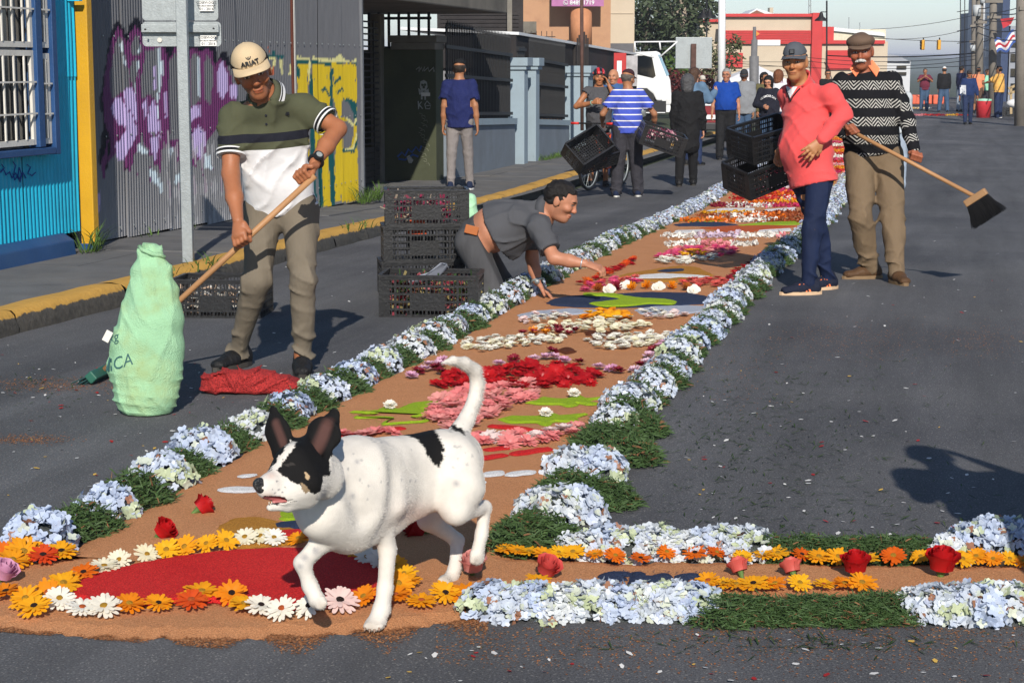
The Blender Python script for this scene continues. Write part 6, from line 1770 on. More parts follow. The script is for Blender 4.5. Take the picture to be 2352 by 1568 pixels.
M_YELC=mat('yellow_flower_centre',(0.45,0.24,0.02),0.9,0.3,80,0.8,300)
M_ORGC=mat('orange_flower_centre',(0.50,0.10,0.02),0.9,0.3,80,0.8,300)
M_STEM=mat('flower_stem',(0.09,0.16,0.04),0.7,0.3,20)
def petals_mesh(n1,n2,L,W,lift,droop,seed,jit=0.12,flatf=False):
    """ring(s) of petals, each 4 quads with a little cup"""
    r=random.Random(seed);V=[];F=[]
    rings=((n1,1.0,lift),(n2,0.82,lift+0.16 if flatf else lift+.28))+(() if flatf else ((n2 // 2,0.45,lift+0.6),))
    for ring,(n,f,lf) in enumerate(rings):
        for i in range(n):
            a=2*PI*(i+0.5*ring)/n+r.uniform(-jit,jit);l=L*f*r.uniform(0.88,1.08);w=W*r.uniform(0.85,1.1);el=lf+r.uniform(-0.12,0.14)
            ca,sa=math.cos(a),math.sin(a);tw=r.uniform(-.25,.25)
            b=len(V)
            for t,ww in ((0.12,0.42),(0.45,0.95),(0.8,1.0),(0.94,0.75),(1.0,0.22)):
                rad=l*t;z=math.sin(el)*rad-droop*L*t*t+0.003*ring
                rr=rad*math.cos(el)
                for sg in (-1,1):
                    x,y=rr,sg*w*ww/2
                    V.append((x*ca-y*sa,x*sa+y*ca,z+0.06*w*(1 if t<.9 else 0)+sg*tw*w*.3*ww))
            F+=[(b+2*k,b+2*k+2,b+2*k+3,b+2*k+1) for k in range(4)]
    return V,F
def raw_mesh(name,V,F,mats,mi=None,smooth=True,tint=None):
    me=bpy.data.meshes.new(name);me.from_pydata([tuple(v) for v in V],[],F)
    for m in mats:me.materials.append(m)
    if mi is not None:me.polygons.foreach_set('material_index',mi)
    if smooth:me.polygons.foreach_set('use_smooth',[True]*len(me.polygons))
    tint=np.zeros((len(V),4)) if tint is None else tint
    if True:
        a=me.color_attributes.new('Tint','FLOAT_COLOR','POINT');a.data.foreach_set('color',np.asarray(tint,np.float32).ravel())
    return me
def dome(r,h,n=12,z0=0.0):
    m=MB().lathe([(r,z0),(r*0.95,z0+h*.5),(r*0.6,z0+h*.9),(0.0005,z0+h)],n);return m.verts(),m.f
MESH={}
def flower_meshes(col,cen,seed):
    k=(col,cen,seed)
    if k not in MESH:
        V,F=petals_mesh(17,15,0.054,0.0125,0.12,0.06,seed,.08,True)
        V2,F2=dome(0.0115,0.005,12,0.005)
        MESH[k]=(raw_mesh('petals',V,F,[PM[col]]),raw_mesh('centre',V2,F2,[{'d':M_DARKC,'y':M_YELC,'o':M_ORGC}[cen]]))
    return MESH[k]
COLN={'yellow':'yellow','amber':'amber yellow','orange':'orange','redor':'red orange','white':'white','blush':'pale blush','cream':'cream white'}
def gerbera(x,y,col,cen,sz,label,group,tilt=None,z=0.028):
    p=G(x,y)
    pm,cm=flower_meshes(col,cen,random.randint(0,3))
    sz *= random.uniform(.85,1.08);tl=random.uniform(0.1,0.75) if tilt is None else (random.uniform(.05,.55) if tilt=='low' else tilt)
    az=YAW+random.uniform(-0.7,0.7)
    rot=(Matrix.Rotation(az,3,'Z') @ Matrix.Rotation(tl,3,'X') @ Matrix.Rotation(random.uniform(0,6.28),3,'Z')).to_euler()
    t=thing('gerbera',label,'flower',(p[0],p[1],p[2]+z+0.028*sz*math.sin(abs(tl))),group=group,rot=rot)
    t.scale=(sz,sz,sz)
    for nm,me in (('petals',pm),('centre',cm)):
        o=bpy.data.objects.new(nm,me);COL.objects.link(o);o.parent=t
    return t
ring=[(15,1385,'amber','d'),(60,1408,'yellow','y'),(80,1424,'yellow','d'),(112,1396,'amber','o'),(147,1370,'yellow','y'),(138,1408,'white','y'),(190,1424,'white','o'),(240,1424,'white','y'),(298,1416,'amber','y'),(365,1414,'amber','d'),(440,1408,'redor','o'),(463,1386,'yellow','y'),(533,1396,'amber','d'),(562,1413,'yellow','y'),(600,1421,'white','d'),(648,1432,'white','o'),(711,1426,'white','d'),(781,1413,'blush','d'),(836,1402,'amber','y'),(908,1393,'amber','o'),(968,1406,'yellow','o'),(1023,1394,'yellow','d'),(1068,1391,'amber','y'),
        (193,1342,'orange','d'),(160,1356,'amber','y'),(240,1326,'cream','y'),(275,1316,'cream','y'),(338,1303,'cream','y'),(383,1293,'yellow','y'),(425,1287,'yellow','y'),(475,1278,'yellow','y'),(520,1272,'yellow','y'),(563,1262,'cream','y'),(598,1259,'cream','y'),(630,1262,'white','y'),(686,1262,'amber','y'),(793,1278,'orange','y'),(813,1293,'yellow','y'),(843,1308,'white','y'),(875,1318,'white','y'),(905,1328,'yellow','y'),(928,1346,'yellow','y'),(940,1358,'yellow','d'),(915,1374,'amber','y')]
ordn=['leftmost','second','third','fourth','fifth','sixth','seventh','eighth','ninth','tenth','eleventh','twelfth']
def labelled(lst,place,group,sz=1.0,tilt=None,z=0.028,dy=0):
    cnt={}
    for (x,y,c,ce) in sorted(lst):
        k=c;i=cnt.get(k,0);cnt[k]=i+1
        nm=ordn[i] if i<len(ordn) else 'far right'
        gerbera(x,y+dy,c,ce,sz*random.uniform(0.92,1.08),f'{COLN[c]} gerbera, {nm} such {place}',group,tilt,z)
labelled([f for f in ring if f[1]>1365],'in the front rim of the red oval','gerberas round the red oval',.95)
labelled([f for f in ring if f[1] <= 1365],'in the back rim of the red oval','gerberas round the red oval',0.82,tilt=None)
labelled([(15,1305,'orange','o'),(55,1302,'yellow','y'),(67,1290,'yellow','y'),(100,1303,'redor','d'),(142,1293,'yellow','d'),(30,1315,'yellow','y')],'under the lowest hydrangeas at far left','gerberas at the left end',1.0)
labelled([(1160,1277,'yellow','y'),(1188,1280,'yellow','y'),(1215,1281,'yellow','y'),(1250,1290,'yellow','y'),(1283,1287,'yellow','y'),(1316,1287,'yellow','y'),(1366,1289,'amber','y'),(1413,1296,'orange','y'),(1471,1298,'orange','d'),(1531,1287,'orange','y'),(1596,1288,'orange','d'),(1646,1286,'orange','y'),(1704,1296,'yellow','y'),(1754,1290,'yellow','y'),(1786,1288,'yellow','y')],'behind the cross strip beside hydrangeas','gerberas along the back of the cross strip',0.70,'low',.028,7)
labelled([(1841,1293,'orange','d'),(1880,1298,'yellow','y'),(1924,1301,'yellow','y'),(1959,1299,'yellow','y'),(1994,1301,'yellow','y'),(2051,1299,'orange','y'),(2114,1299,'yellow','y'),(2170,1303,'yellow','y'),(2209,1306,'yellow','y'),(2241,1299,'amber','y'),(2280,1305,'amber','y'),(2318,1304,'yellow','y'),(2350,1308,'amber','y')],'behind the cross strip beside greenery','gerberas along the back of the cross strip',0.74,'low',.028,6)
labelled([(1236,1362,'yellow','y'),(1626,1366,'yellow','o'),(1660,1368,'yellow','y'),(1691,1370,'yellow','y'),(1730,1372,'yellow','d'),(1758,1370,'yellow','y'),(1780,1370,'amber','y'),(1836,1372,'yellow','y'),(1891,1370,'yellow','o'),(1939,1368,'amber','y'),(1979,1372,'amber','y')],'along the front of the cross strip','gerberas along the front of the cross strip',0.8,'low',.028,-4)
# ---- dense beds
def bed_mesh(kind,col,seed):
    k=(kind,col,seed)
    if k in MESH:return MESH[k]
    if kind=='ger':V,F=petals_mesh(18,16,0.055,0.013,0.25,0.05,seed,.2)
    elif kind=='mum':V,F=petals_mesh(20,18,0.034,0.009,0.35,0.05,seed,.25)
    elif kind=='pet':V,F=petals_mesh(5,4,0.042,0.034,0.45,0.1,seed,.4)
    elif kind=='spk':V,F=petals_mesh(22,20,0.040,0.007,0.75,-0.1,seed,.3)
    nf=len(F);V2,F2=dome(0.007,0.006,8,0.004 if kind != 'spk' else 0.01)
    n=len(V);V=list(map(tuple,V))+[tuple(v) for v in V2];F=F+[tuple(i+n for i in f) for f in F2]
    me=raw_mesh('flower_head',V,F,[PM[col],M_YELC if kind in ('mum','pet') else PM['wine'] if col in ('red','magenta') else PM[col]],[0]*nf+[1]*len(F2))
    MESH[k]=me
    return me
def bed(poly,kind,cols,dist,label,group,name='flower_head',sc=1.0,z=HS+.012,tl=0.5):
    xs,ys_=[p[0] for p in poly],[p[1] for p in poly]
    pts=[];tries=0
    rr=random.Random(len(poly)*31+int(xs[0]))
    while tries<1500:
        tries+=1
        x,y=rr.uniform(min(xs),max(xs)),rr.uniform(min(ys_),max(ys_))
        if not inpoly(np.array([x]),np.array([y]),poly)[0]:continue
        p=G(x,y)
        if any(abs(p[0]-q[0])<dist and abs(p[1]-q[1])<dist*1.0 and math.hypot(p[0]-q[0],p[1]-q[1])<dist for q in pts):continue
        pts.append(p)
    for p in pts:
        c=rr.choice(cols);me=bed_mesh(kind,c,rr.randint(0,2))
        o=bpy.data.objects.new(name,me);COL.objects.link(o)
        s=sc*rr.uniform(0.66,1.05);o.location=(p[0],p[1],p[2]+z+rr.uniform(-.006,.006));o.scale=(s,s,s*rr.uniform(.5,.85))
        o.rotation_euler=(Matrix.Rotation(YAW+rr.uniform(-1.2,1.2),3,'Z') @ Matrix.Rotation(rr.uniform(-0.1,tl),3,'X') @ Matrix.Rotation(rr.uniform(0,6.28),3,'Z')).to_euler()
        tag(o,label,'flower',group)
    return len(pts)
NB=0
NB+=bed([(985,968),(1005,930),(1050,908),(1150,893),(1228,893),(1238,908),(1190,940),(1130,965),(1090,1000),(1030,1000)],'ger',['pink'],.066,'pink gerbera packed in the slanting pink stripe behind the dog','slanting pink stripe','gerbera')
NB+=bed([(1075,1008),(1200,1012),(1290,1000),(1332,985),(1330,1010),(1270,1025),(1150,1040),(1080,1030)],'ger',['pink','pink','pink','blush'],.062,'pink gerbera in the level pink band right of the dog rump','level pink band','gerbera')
NB+=bed([(770,1012),(905,1000),(905,1010),(775,1020)],'ger',['pink'],.07,'pink gerbera showing above the dog back','pink band above the dog','gerbera')
NB+=bed([(985,900),(1030,872),(1110,862),(1230,846),(1330,850),(1384,880),(1370,893),(1250,900),(1120,902)],'ger',['red'],.062,'scarlet gerbera packed in the red mound behind the dog tail','red gerbera mound','gerbera',tl=.7)
NB+=bed([(1062,808),(1068,792),(1120,786),(1200,782),(1297,783),(1290,796),(1200,805),(1110,818)],'mum',['white','white','cream'],.048,'white chrysanthemum in the left white band','left white band','chrysanthemum',1.1)
NB+=bed([(1345,792),(1390,780),(1480,777),(1562,777),(1558,786),(1500,800),(1440,810),(1380,812)],'mum',['white','white','cream'],.048,'white chrysanthemum in the right white band','right white band','chrysanthemum',1.1)
NB+=bed([(1222,770),(1260,756),(1350,746),(1450,741),(1492,757),(1480,766),(1400,771),(1300,774)],'pet',['cream'],.058,'cream petalled flower in the cream band','cream band','flower_head')
NB+=bed([(1316,740),(1360,728),(1410,722),(1454,735),(1440,743),(1380,745)],'pet',['yellow','amber'],.062,'yellow flower in the small yellow heap above the cream band','yellow heap','flower_head',1.1)
NB+=bed([(1190,744),(1230,732),(1305,730),(1310,738),(1240,748),(1205,750)],'mum',['blush','white'],.055,'pale pink chrysanthemum at the left of the yellow heap','left blush band','chrysanthemum')
NB+=bed([(1470,722),(1520,722),(1578,730),(1570,738),(1490,740)],'mum',['blush','white'],.055,'pale pink chrysanthemum at the right of the yellow heap','right blush band','chrysanthemum')
NB+=bed([(1198,778),(1225,766),(1320,766),(1328,775),(1250,783)],'spk',['wine','brown','wine','amber'],.058,'wine red and yellow dahlia below the cream band','wine dahlias','dahlia')
NB+=bed([(1328,660),(1380,638),(1420,618),(1455,600),(1452,612),(1400,640),(1350,664)],'ger',['red','redor'],.075,'red gerbera in the line under the kneeling man hand','red line left','gerbera',.9)
NB+=bed([(1668,642),(1700,620),(1758,593),(1750,607),(1700,635),(1680,652)],'ger',['red','wine'],.075,'dark red gerbera in the line beside the right border','red line right','gerbera',.9)
NB+=bed([(1333,670),(1390,650),(1470,645),(1472,655),(1400,661),(1345,676)],'ger',['coral','magenta'],.075,'coral gerbera left of the row of protea buds','coral band left','gerbera',.9)
NB+=bed([(1562,657),(1600,648),(1688,645),(1692,656),(1650,665),(1575,667)],'ger',['coral'],.075,'coral gerbera right of the row of protea buds','coral band right','gerbera',.9)
NB+=bed([(1496,597),(1560,578),(1640,571),(1696,580),(1690,591),(1600,596),(1520,600)],'ger',['magenta','pink','magenta'],.085,'magenta gerbera behind the white crescent','magenta crescent','gerbera')
NB+=bed([(1503,606),(1540,596),(1640,592),(1652,602),(1580,613),(1520,613)],'mum',['white'],.062,'white chrysanthemum in the white crescent','white crescent','chrysanthemum',1.2)
NB+=bed([(1552,596),(1590,587),(1620,592),(1610,599)],'mum',['yellow'],.06,'yellow chrysanthemum heart of the white crescent','yellow heart','chrysanthemum',1.1,z=HS+.03)
for k,(px,py,kd,c,lab) in enumerate(((1373,674,'spk','brown','brown and cream'),(1398,677,'pet','white','white'),(1414,671,'spk','wine','wine red'),(1437,668,'pet','white','white'),(1452,671,'spk','amber','straw yellow'),(1486,668,'spk','amber','straw yellow'),(1512,671,'pet','white','white'),(1541,669,'spk','amber','straw yellow'),(1573,672,'spk','brown','brown'),(1592,678,'pet','white','white'))):
    p=G(px,py);o=bpy.data.objects.new('protea_bud',bed_mesh(kd,c,0));COL.objects.link(o);o.location=(p[0],p[1],p[2]+.025);o.scale=(1.25,)*3;o.rotation_euler=(0.9,0,YAW+0.3*math.sin(k))
    tag(o,f'{lab} bud, number {["one", "two", "three", "four", "five", "six", "seven", "eight", "nine", "ten"][k]} from the left in the bud row','flower','row of buds above the navy oval')
for grp,lst in (('left of the dog tail',((945,878),(960,868),(975,862),(985,852),(1000,858),(1010,850),(1015,842),(1012,868))),('above the red mound',((1146,850),(1180,838),(1226,838),(1252,834),(1268,820),(1274,833),(1296,842),(1330,846),(1375,857),(1403,862),(1420,866))),('beside the right border',((1458,864),(1470,853),(1485,846),(1490,830),(1500,817),(1515,809),(1525,803)))):
    for i,(x,y) in enumerate(lst):
        c='wine' if i%3==1 else 'lilac'
        p=G(x,y);o=bpy.data.objects.new('chrysanthemum',bed_mesh('mum',c,i%3));COL.objects.link(o);o.location=(p[0],p[1],p[2]+.028);o.scale=(1.15,)*3
        o.rotation_euler=(random.uniform(0,.5),0,YAW+random.uniform(-1,1));tag(o,f'{"wine" if c == "wine" else "lilac"} chrysanthemum in the loose line {grp}','flower',f'{c} chrysanthemums {grp}')
for (x,y,lab) in ((896,950,'left leaf star'),(1318,922,'upper right leaf star'),(1253,968,'lower right leaf star')):
    p=G(x,y);o=bpy.data.objects.new('daisy',bed_mesh('mum','white',1));COL.objects.link(o);o.location=(p[0],p[1],p[2]+.035);o.scale=(1.0,)*3;o.rotation_euler=(.5,0,YAW);tag(o,f'single white daisy on the {lab}','flower')
# ---- roses and loose buds on the strip
def rose(x,y,col,s,lab,tilt=0.5,az=0.0):
    p=G(x,y);V=[];F=[]
    r=random.Random(int(x))
    for k in range(14):
        a=k*2.4;rad=0.006+0.0017*k;h=0.056-0.0010*k;w=0.9+0.05*k;op=0.02+0.022*k+(.12 if k>10 else 0)
        b=len(V)
        for t in (0,.5,1):
            for u in (-1,-.5,0,.5,1):
                aa=a+u*w;q=rad+(op*h*t*t)*0.9
                zz=h*t*(1-0.18*u*u)+(-.006*(k>8) if t==1 else 0)
                V.append((math.cos(aa)*q,math.sin(aa)*q,zz+.012))
        F+=[(b+i*5+j,b+i*5+j+1,b+(i+1)*5+j+1,b+(i+1)*5+j) for i in range(2) for j in range(4)]
    rot=(Matrix.Rotation(YAW+az,3,'Z') @ Matrix.Rotation(tilt,3,'X')).to_euler()
    t=thing('rose',lab,'rose',(p[0],p[1],p[2]+.022),rot=rot);t.scale=(s,s,s)
    o=bpy.data.objects.new('petals',raw_mesh('petals',V,F,[PM[col]]));COL.objects.link(o);o.parent=t
    V,F=petals_mesh(5,4,.032,.010,0.9,.3,int(x));m=MB();m.add(V,F);m.lathe([(.004,-.02),(.009,0),(.012,.012)],8)
    o=m.build('sepals',M_STEM,t)
for a in ((1085,1330,'pink',1.05,'pink rose standing behind the dog hind paw',0.25,0),(1250,1335,'coral',1.0,'ragged red rose behind the front hydrangeas',.5,.8),(1702,1335,'coral',.85,'coral rose nearest the navy letters',-.5,.6),(1822,1337,'coral',.85,'coral rose in the middle of the strip',-.5,.4),(1963,1335,'red',1.15,'red rose between coral rose and the largest red rose',.1,-.3),(2160,1333,'red',1.3,'largest red rose near the right edge',.1,.4),(450,1188,'red',1.0,'red bud lying on the sand behind the oval',1.0,1.9),(363,1245,'red',1.0,'red bud lying on the sand left of the ochre patch',.8,1.4),(982,1235,'red',1.3,'crushed red bloom behind the dog legs',1.1,-1.4),(2,1346,'lilac',1.0,'pink rose cut by the left edge',.5,1.2)):
    rose(*a)
# ---- rows of petals at the far end of the carpet
def petal_row(segs,lab,y0,thick):
    """segs: [(x0, x1, colour)] in picture points at height y0"""
    V=[];F=[];T=[]
    for (x0,x1,c) in segs:
        a,b=G(x0,y0),G(x1,y0);L=np.linalg.norm(b-a);n=int(L*430)
        cc=np.array({'red':(.50,.02,.015),'orange':(.70,.16,.01),'yellow':(.76,.42,.02),'white':(.76,.75,.70),'magenta':(.50,.03,.11),'lilac':(.62,.50,.62),'brown':(.30,.07,.02),'pink':(.72,.25,.28),'wine':(.22,.01,.03),'navy':(.03,.045,.09)}[c])
        for i in range(n):
            p=a+(b-a)*random.random()+np.array([0,random.gauss(0,thick*.35),0])
            p[2]=float(gz(p[1]))+HS+random.uniform(.0,.035)
            l=random.uniform(.022,.044);d=nrm(rng.normal(0,1,3)*np.array([1,1,.6]));w=nrm(np.cross(d,rng.normal(0,1,3)))*l*.45
            k=len(V);V+=[p-w*.4,p+w*.4,p+d*l*.7+w,p+d*l-w*.2,p+d*l*.7-w];F+=[(k,k+1,k+2,k+3,k+4)]
            q=np.clip(cc*random.uniform(.8,1.15),0,1);T+=[(*q,1)]*5
    o=mesh_obj('petal_row',V,F,PM['white']);me=o.data
    at=me.color_attributes.new('Tint','FLOAT_COLOR','POINT');at.data.foreach_set('color',np.asarray(T,np.float32).ravel())
    tag(o,lab,'petals',kind='stuff')
def xlr(y):
    lo,hi=None,None
    for x in range(1400,2060,4):
        p=G(x,y)
        if lo is None and p[0]>XL(p[1])+.05:lo=x
        if p[0]<XR(p[1])-.05:hi=x
    return lo,hi
petal_row([(1530,1610,'white'),(1610,1680,'pink'),(1680,1740,'white')],'white and pink petal row nearest the orange triangle',568,.22)
petal_row([(1520,1600,'white'),(1600,1700,'lilac'),(1700,1800,'white'),(1790,1815,'pink')],'white petal row just below the orange triangle',548,.3)
rows=[(512,[(0,.45,'orange'),(.45,.75,'white'),(.6,1,'brown')],.4),(500,[(0.05,.5,'brown'),(.4,.8,'orange'),(.7,1,'brown'),(.2,.6,'white')],.45),(495,[(.05,.5,'yellow'),(.5,1,'brown')],.3),(477,[(0,.4,'wine'),(.15,.6,'white'),(.5,1,'magenta')],.4),(470,[(.3,1,'orange'),(.5,.8,'yellow')],.4),(461,[(.1,.8,'red'),(.6,1,'white')],.45),(450,[(.05,1,'red'),(.3,.9,'orange')],.4),(441,[(.05,1,'magenta')],.4),(434,[(.2,1,'lilac'),(.4,1,'white')],.4),(425,[(.05,.6,'white'),(.5,1,'yellow')],.5),(419,[(.1,1,'orange')],.5),(413,[(.1,1,'red'),(.5,1,'magenta')],.5),(407,[(.05,1,'white')],.5),(401,[(0.05,1,'magenta')],.5),(395,[(.05,1,'red')],.6),(389,[(0.05,1,'yellow'),(.5,1,'orange')],.6),(383,[(0.05,1,'white'),(.5,1,'pink')],.6),(376,[(.05,1,'red')],.6),(370,[(.05,1,'magenta')],.6),(363,[(.05,1,'white')],.7),(357,[(.05,1,'red')],.7),(350,[(.05,1,'orange'),(.5,1,'yellow')],.8),(343,[(.05,1,'red')],.8),(336,[(.05,1,'white')],.8),(330,[(.05,1,'magenta')],.9),(323,[(.05,1,'orange')],.9),(317,[(.05,1,'yellow')],1.0),(311,[(.05,1,'white'),(.3,1,'pink')],1.0),(305,[(.05,1,'red')],1.0)]
_on=['first','second','third','fourth','fifth','sixth','seventh','eighth','ninth','tenth','eleventh','twelfth','thirteenth','fourteenth','fifteenth','sixteenth','seventeenth','eighteenth','nineteenth','twentieth']
_tn=['','','twenty','thirty','forty','fifty','sixty','seventy','eighty','ninety']
def ordw(n):
    if n <= 20:return _on[n-1]
    if n >= 100:return 'hundred and '+ordw(n-100) if n>100 else 'hundredth'
    return (_tn[n // 10]+' '+_on[n%10-1]) if n%10 else _tn[n // 10][:-1]+'ieth'
nth=[ordw(i) for i in range(1,160)]
for i,(y,sg,th) in enumerate(rows):
    lo,hi=xlr(y)
    petal_row([(lo+(hi-lo)*a,lo+(hi-lo)*b,c) for a,b,c in sg],f'{nth[i]} petal row of the far striped carpet, mostly {sg[0][2]}',y,th)
# ---- hydrangea mounds and cut greenery that edge the carpet
def hydrangea_mesh(seed,nflo=300,rx=.115,ry=.095,h=.095,p0=.0085,p1=.0125,wild=.35):
    r=random.Random(seed);V=[];F=[];T=[]
    for i in range(nflo):
        ph=r.uniform(0,2*PI);ct=r.uniform(-0.05,1.0);st_=math.sqrt(max(0,1-ct*ct));br=r.uniform(.88,1.06)
        nrmv=nrm([st_*math.cos(ph),st_*math.sin(ph),ct+.1]);c=np.array([rx*st_*math.cos(ph),ry*st_*math.sin(ph),h*max(ct,0)+.012])*br
        lump=1+.12*math.sin(3*ph+seed)+.08*math.sin(5*ph+2*seed);c[:2] *= lump
        n2=nrm(nrmv+np.array([r.gauss(0,wild),r.gauss(0,wild),r.gauss(0,wild*.8)]));s1,u1,_=frame_of(n2);a0=r.uniform(0,1.57);pl=r.uniform(p0,p1)
        cl=r.random();tv=(0,0,0,0)
        g=math.sin(ph*1.0+seed*2.1)+.6*math.cos(2*ct*3+seed)
        if g>1.05 and cl<.7:tv=(.46,.52,.24,.75)
        elif cl<.035:tv=(.30,.11,.03,.9)
        elif cl<.14:tv=(.50,.56,.76,.6)
        elif cl<.22:tv=(.58,.62,.44,.7)
        for k in range(4):
            a=a0+k*PI/2;d=s1*math.cos(a)+u1*math.sin(a);w=np.cross(n2,d)
            b=len(V)
            lift=n2*pl*r.uniform(.05,.4)
            V+=[c,c+d*pl*.55+w*pl*.55+lift*.5,c+d*pl*1.15+w*pl*.3+lift,c+d*pl*1.2-w*pl*.3+lift,c+d*pl*.55-w*pl*.55+lift*.5]
            F.append((b,b+1,b+2,b+3,b+4));T+=[tv]*5
    return V,F,T
PETH=petal_mat('hydrangea_petal',(0.62,0.65,0.66),(0.44,0.52,0.68),scale=26.0,tr=0.2)
HYM=[];HYN=[]
for sd in range(14):
    near=sd >= 7
    V,F,T=hydrangea_mesh(sd,230,.115,.095,.10,.0115,.0175,.55) if near else hydrangea_mesh(sd)
    core=MB().lathe([(.082,.0),(.082,.03),(.058,.058),(.025,.072),(0.001,.075)],10);n=len(V)  # inner dome, coloured dark as the deep shade between the florets
    (HYN if near else HYM).append((raw_mesh('florets',V,F,[PETH],smooth=False,tint=T),raw_mesh('shade_core',core.verts(),core.f,[mat('hydrangea_shade',(0.07,0.08,0.08),0.9,0.4,60,0.8,120)])))
def hydrangea(p,s,lab,group,rz=None,sy=1.0,sz=1.0):
    SET=HYN if p[1]<7.2 else HYM;k=random.randrange(len(SET))
    t=thing('hydrangea_head',lab,'hydrangea',p,rz=random.uniform(0,6.28) if rz is None else rz,group=group);t.scale=(s,s*sy,s*sz)
    for nm,me in zip(('florets','shade_core'),SET[k]):
        o=bpy.data.objects.new(nm,me);COL.objects.link(o);o.parent=t
GRM=[]
M_GREEN=mat('cut_greenery',(0.045,0.085,0.026),0.65,0.45,30,spec=0.3)
M_GREEN2=mat('dry_bits',(0.16,0.075,0.035),0.8,0.5,30)
for sd in range(5):
    r=random.Random(100+sd);V=[];F=[];mi=[]
    for i in range(1700):
        ph=r.uniform(0,2*PI);q=math.sqrt(r.random());c=np.array([.11*q*math.cos(ph),.10*q*math.sin(ph),.065*(1-q*q)*r.uniform(.3,1.05)+.004])
        d=nrm([r.gauss(0,1),r.gauss(0,1),r.uniform(-.1,.9)]);l=r.uniform(.014,.036);w=nrm(np.cross(d,[r.gauss(0,1),r.gauss(0,1),r.gauss(0,1)]))*.0017;e=c+d*l+np.array([0,0,-.15*l])
        b=len(V);V+=[c-w,c+w,c+d*l*.55+w*.8,e];F.append((b,b+1,b+2,b+3));mi.append(1 if r.random()<.05 else 0)
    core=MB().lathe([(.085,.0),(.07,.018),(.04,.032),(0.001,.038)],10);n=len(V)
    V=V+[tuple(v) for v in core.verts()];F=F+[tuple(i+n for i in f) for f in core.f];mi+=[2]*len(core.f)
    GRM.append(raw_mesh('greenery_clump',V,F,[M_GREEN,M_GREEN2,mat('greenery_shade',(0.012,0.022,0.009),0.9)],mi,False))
def greenery(p,s,lab,group,sy=1.0,sz=1.0):
    o=bpy.data.objects.new('greenery_clump',random.choice(GRM));COL.objects.link(o);o.location=tuple(p);o.scale=(s,s*sy,s*sz);o.rotation_euler=(0,0,random.uniform(0,6.28));tag(o,lab,'greenery',group);return o
def edge_run(nm,X0,y0,y1,off):
    """alternating mounds down one side of the carpet"""
    y=y0;i=0;h=0
    while y<y1:
        far=y>17
        x=X0(y)+off;z=float(gz(y))
        hydrangea((x+random.uniform(-.02,.02),y,z+.004),random.uniform(0.95,1.2),f'pale hydrangea mound, {nth[h]} along the {nm} border from the camera',f'{nm} hydrangea border');h+=1
        y+=random.uniform(.19,.23)
        if not far or h%2:
            greenery((x+random.uniform(-.03,.03),y,z+.003),random.uniform(1.1,1.35),f'dark green cut grass clump, {nth[i]} along the {nm} border',f'{nm} greenery border',sz=1.25 if not far else .8);i+=1
            y+=random.uniform(.20,.26)
random.seed(21)
edge_run('left',XL,5.08,46,-.11)
edge_run('right',XR,7.35,46,.12)
for i,(x,y,s) in enumerate(((1465,1000,1.25),(1405,1040,1.5),(1440,1060,1.4),(1375,1025,1.2))):greenery(G(x,y),s,f'large spread of cut greenery on the right border, {nth[i]} clump','large greenery spread',sz=1.15)
for i,(x,y,s) in enumerate(((1320,1095,1.0),(1380,1100,1.0),(1255,1200,1.0),(1315,1190,1.0))):hydrangea(G(x,y),s,f'blue white hydrangea mound at the inner corner, {nth[i]} counted from the back','inner corner hydrangeas')
for i,(x,y,s) in enumerate(((1340,1155,1.3),(1300,1140,1.2),(1400,1160,1.1),(1190,1262,1.2),(1240,1258,1.35),(1215,1240,1.2))):greenery(G(x,y),s,f'green clump between the inner corner hydrangeas, {nth[i]} counted from the back','inner corner greenery',sz=1.2)
for i,x in enumerate((1345,1400,1452,1505,1560,1612,1662,1710)):hydrangea(G(x,1274+6*math.sin(x)),random.uniform(.78,.95),f'white blue hydrangea in the back row of the cross strip, {nth[i]} from the left','back row hydrangeas',sz=.85)
for i,x in enumerate(range(1765,2170,42)):greenery(G(x,1280+4*math.sin(x*2)),random.uniform(.85,1.05),f'dark green clump in the back row of the cross strip, {nth[i]} from the left','back row greenery',sz=1.0)
for i,(x,y,s) in enumerate(((2180,1290,.65),(2225,1280,.85),(2275,1278,.95),(2330,1280,.95))):hydrangea(G(x,y),s,f'hydrangea at the right end of the back row, {nth[i]} from the left','back row right hydrangeas',sz=1.1)
for i,(x,y,s) in enumerate(((1125,1408,.84),(1172,1412,.78),(1222,1408,.86),(1275,1412,.82),(1330,1410,.86),(1385,1408,.86),(1440,1412,.84),(1492,1410,.84),(1545,1412,.9),(1596,1412,.82))):hydrangea(G(x,y),s,f'full hydrangea head in the front row right of the dog, {nth[i]} from the left','front row hydrangeas',sz=.9)
for i,x in enumerate(range(1650,2090,40)):greenery(G(x,1416+5*math.sin(x*2)),random.uniform(.95,1.15),f'dark green clump in the front row of the cross strip, {nth[i]} from the left','front row greenery',sz=.85)
for i,(x,y,s) in enumerate(((2110,1412,.7),(2150,1418,.88),(2205,1420,.88),(2262,1418,.92),(2318,1416,.92))):hydrangea(G(x,y),s,f'hydrangea at the right end of the front row, {nth[i]} from the left','front row right hydrangeas',sz=.92)
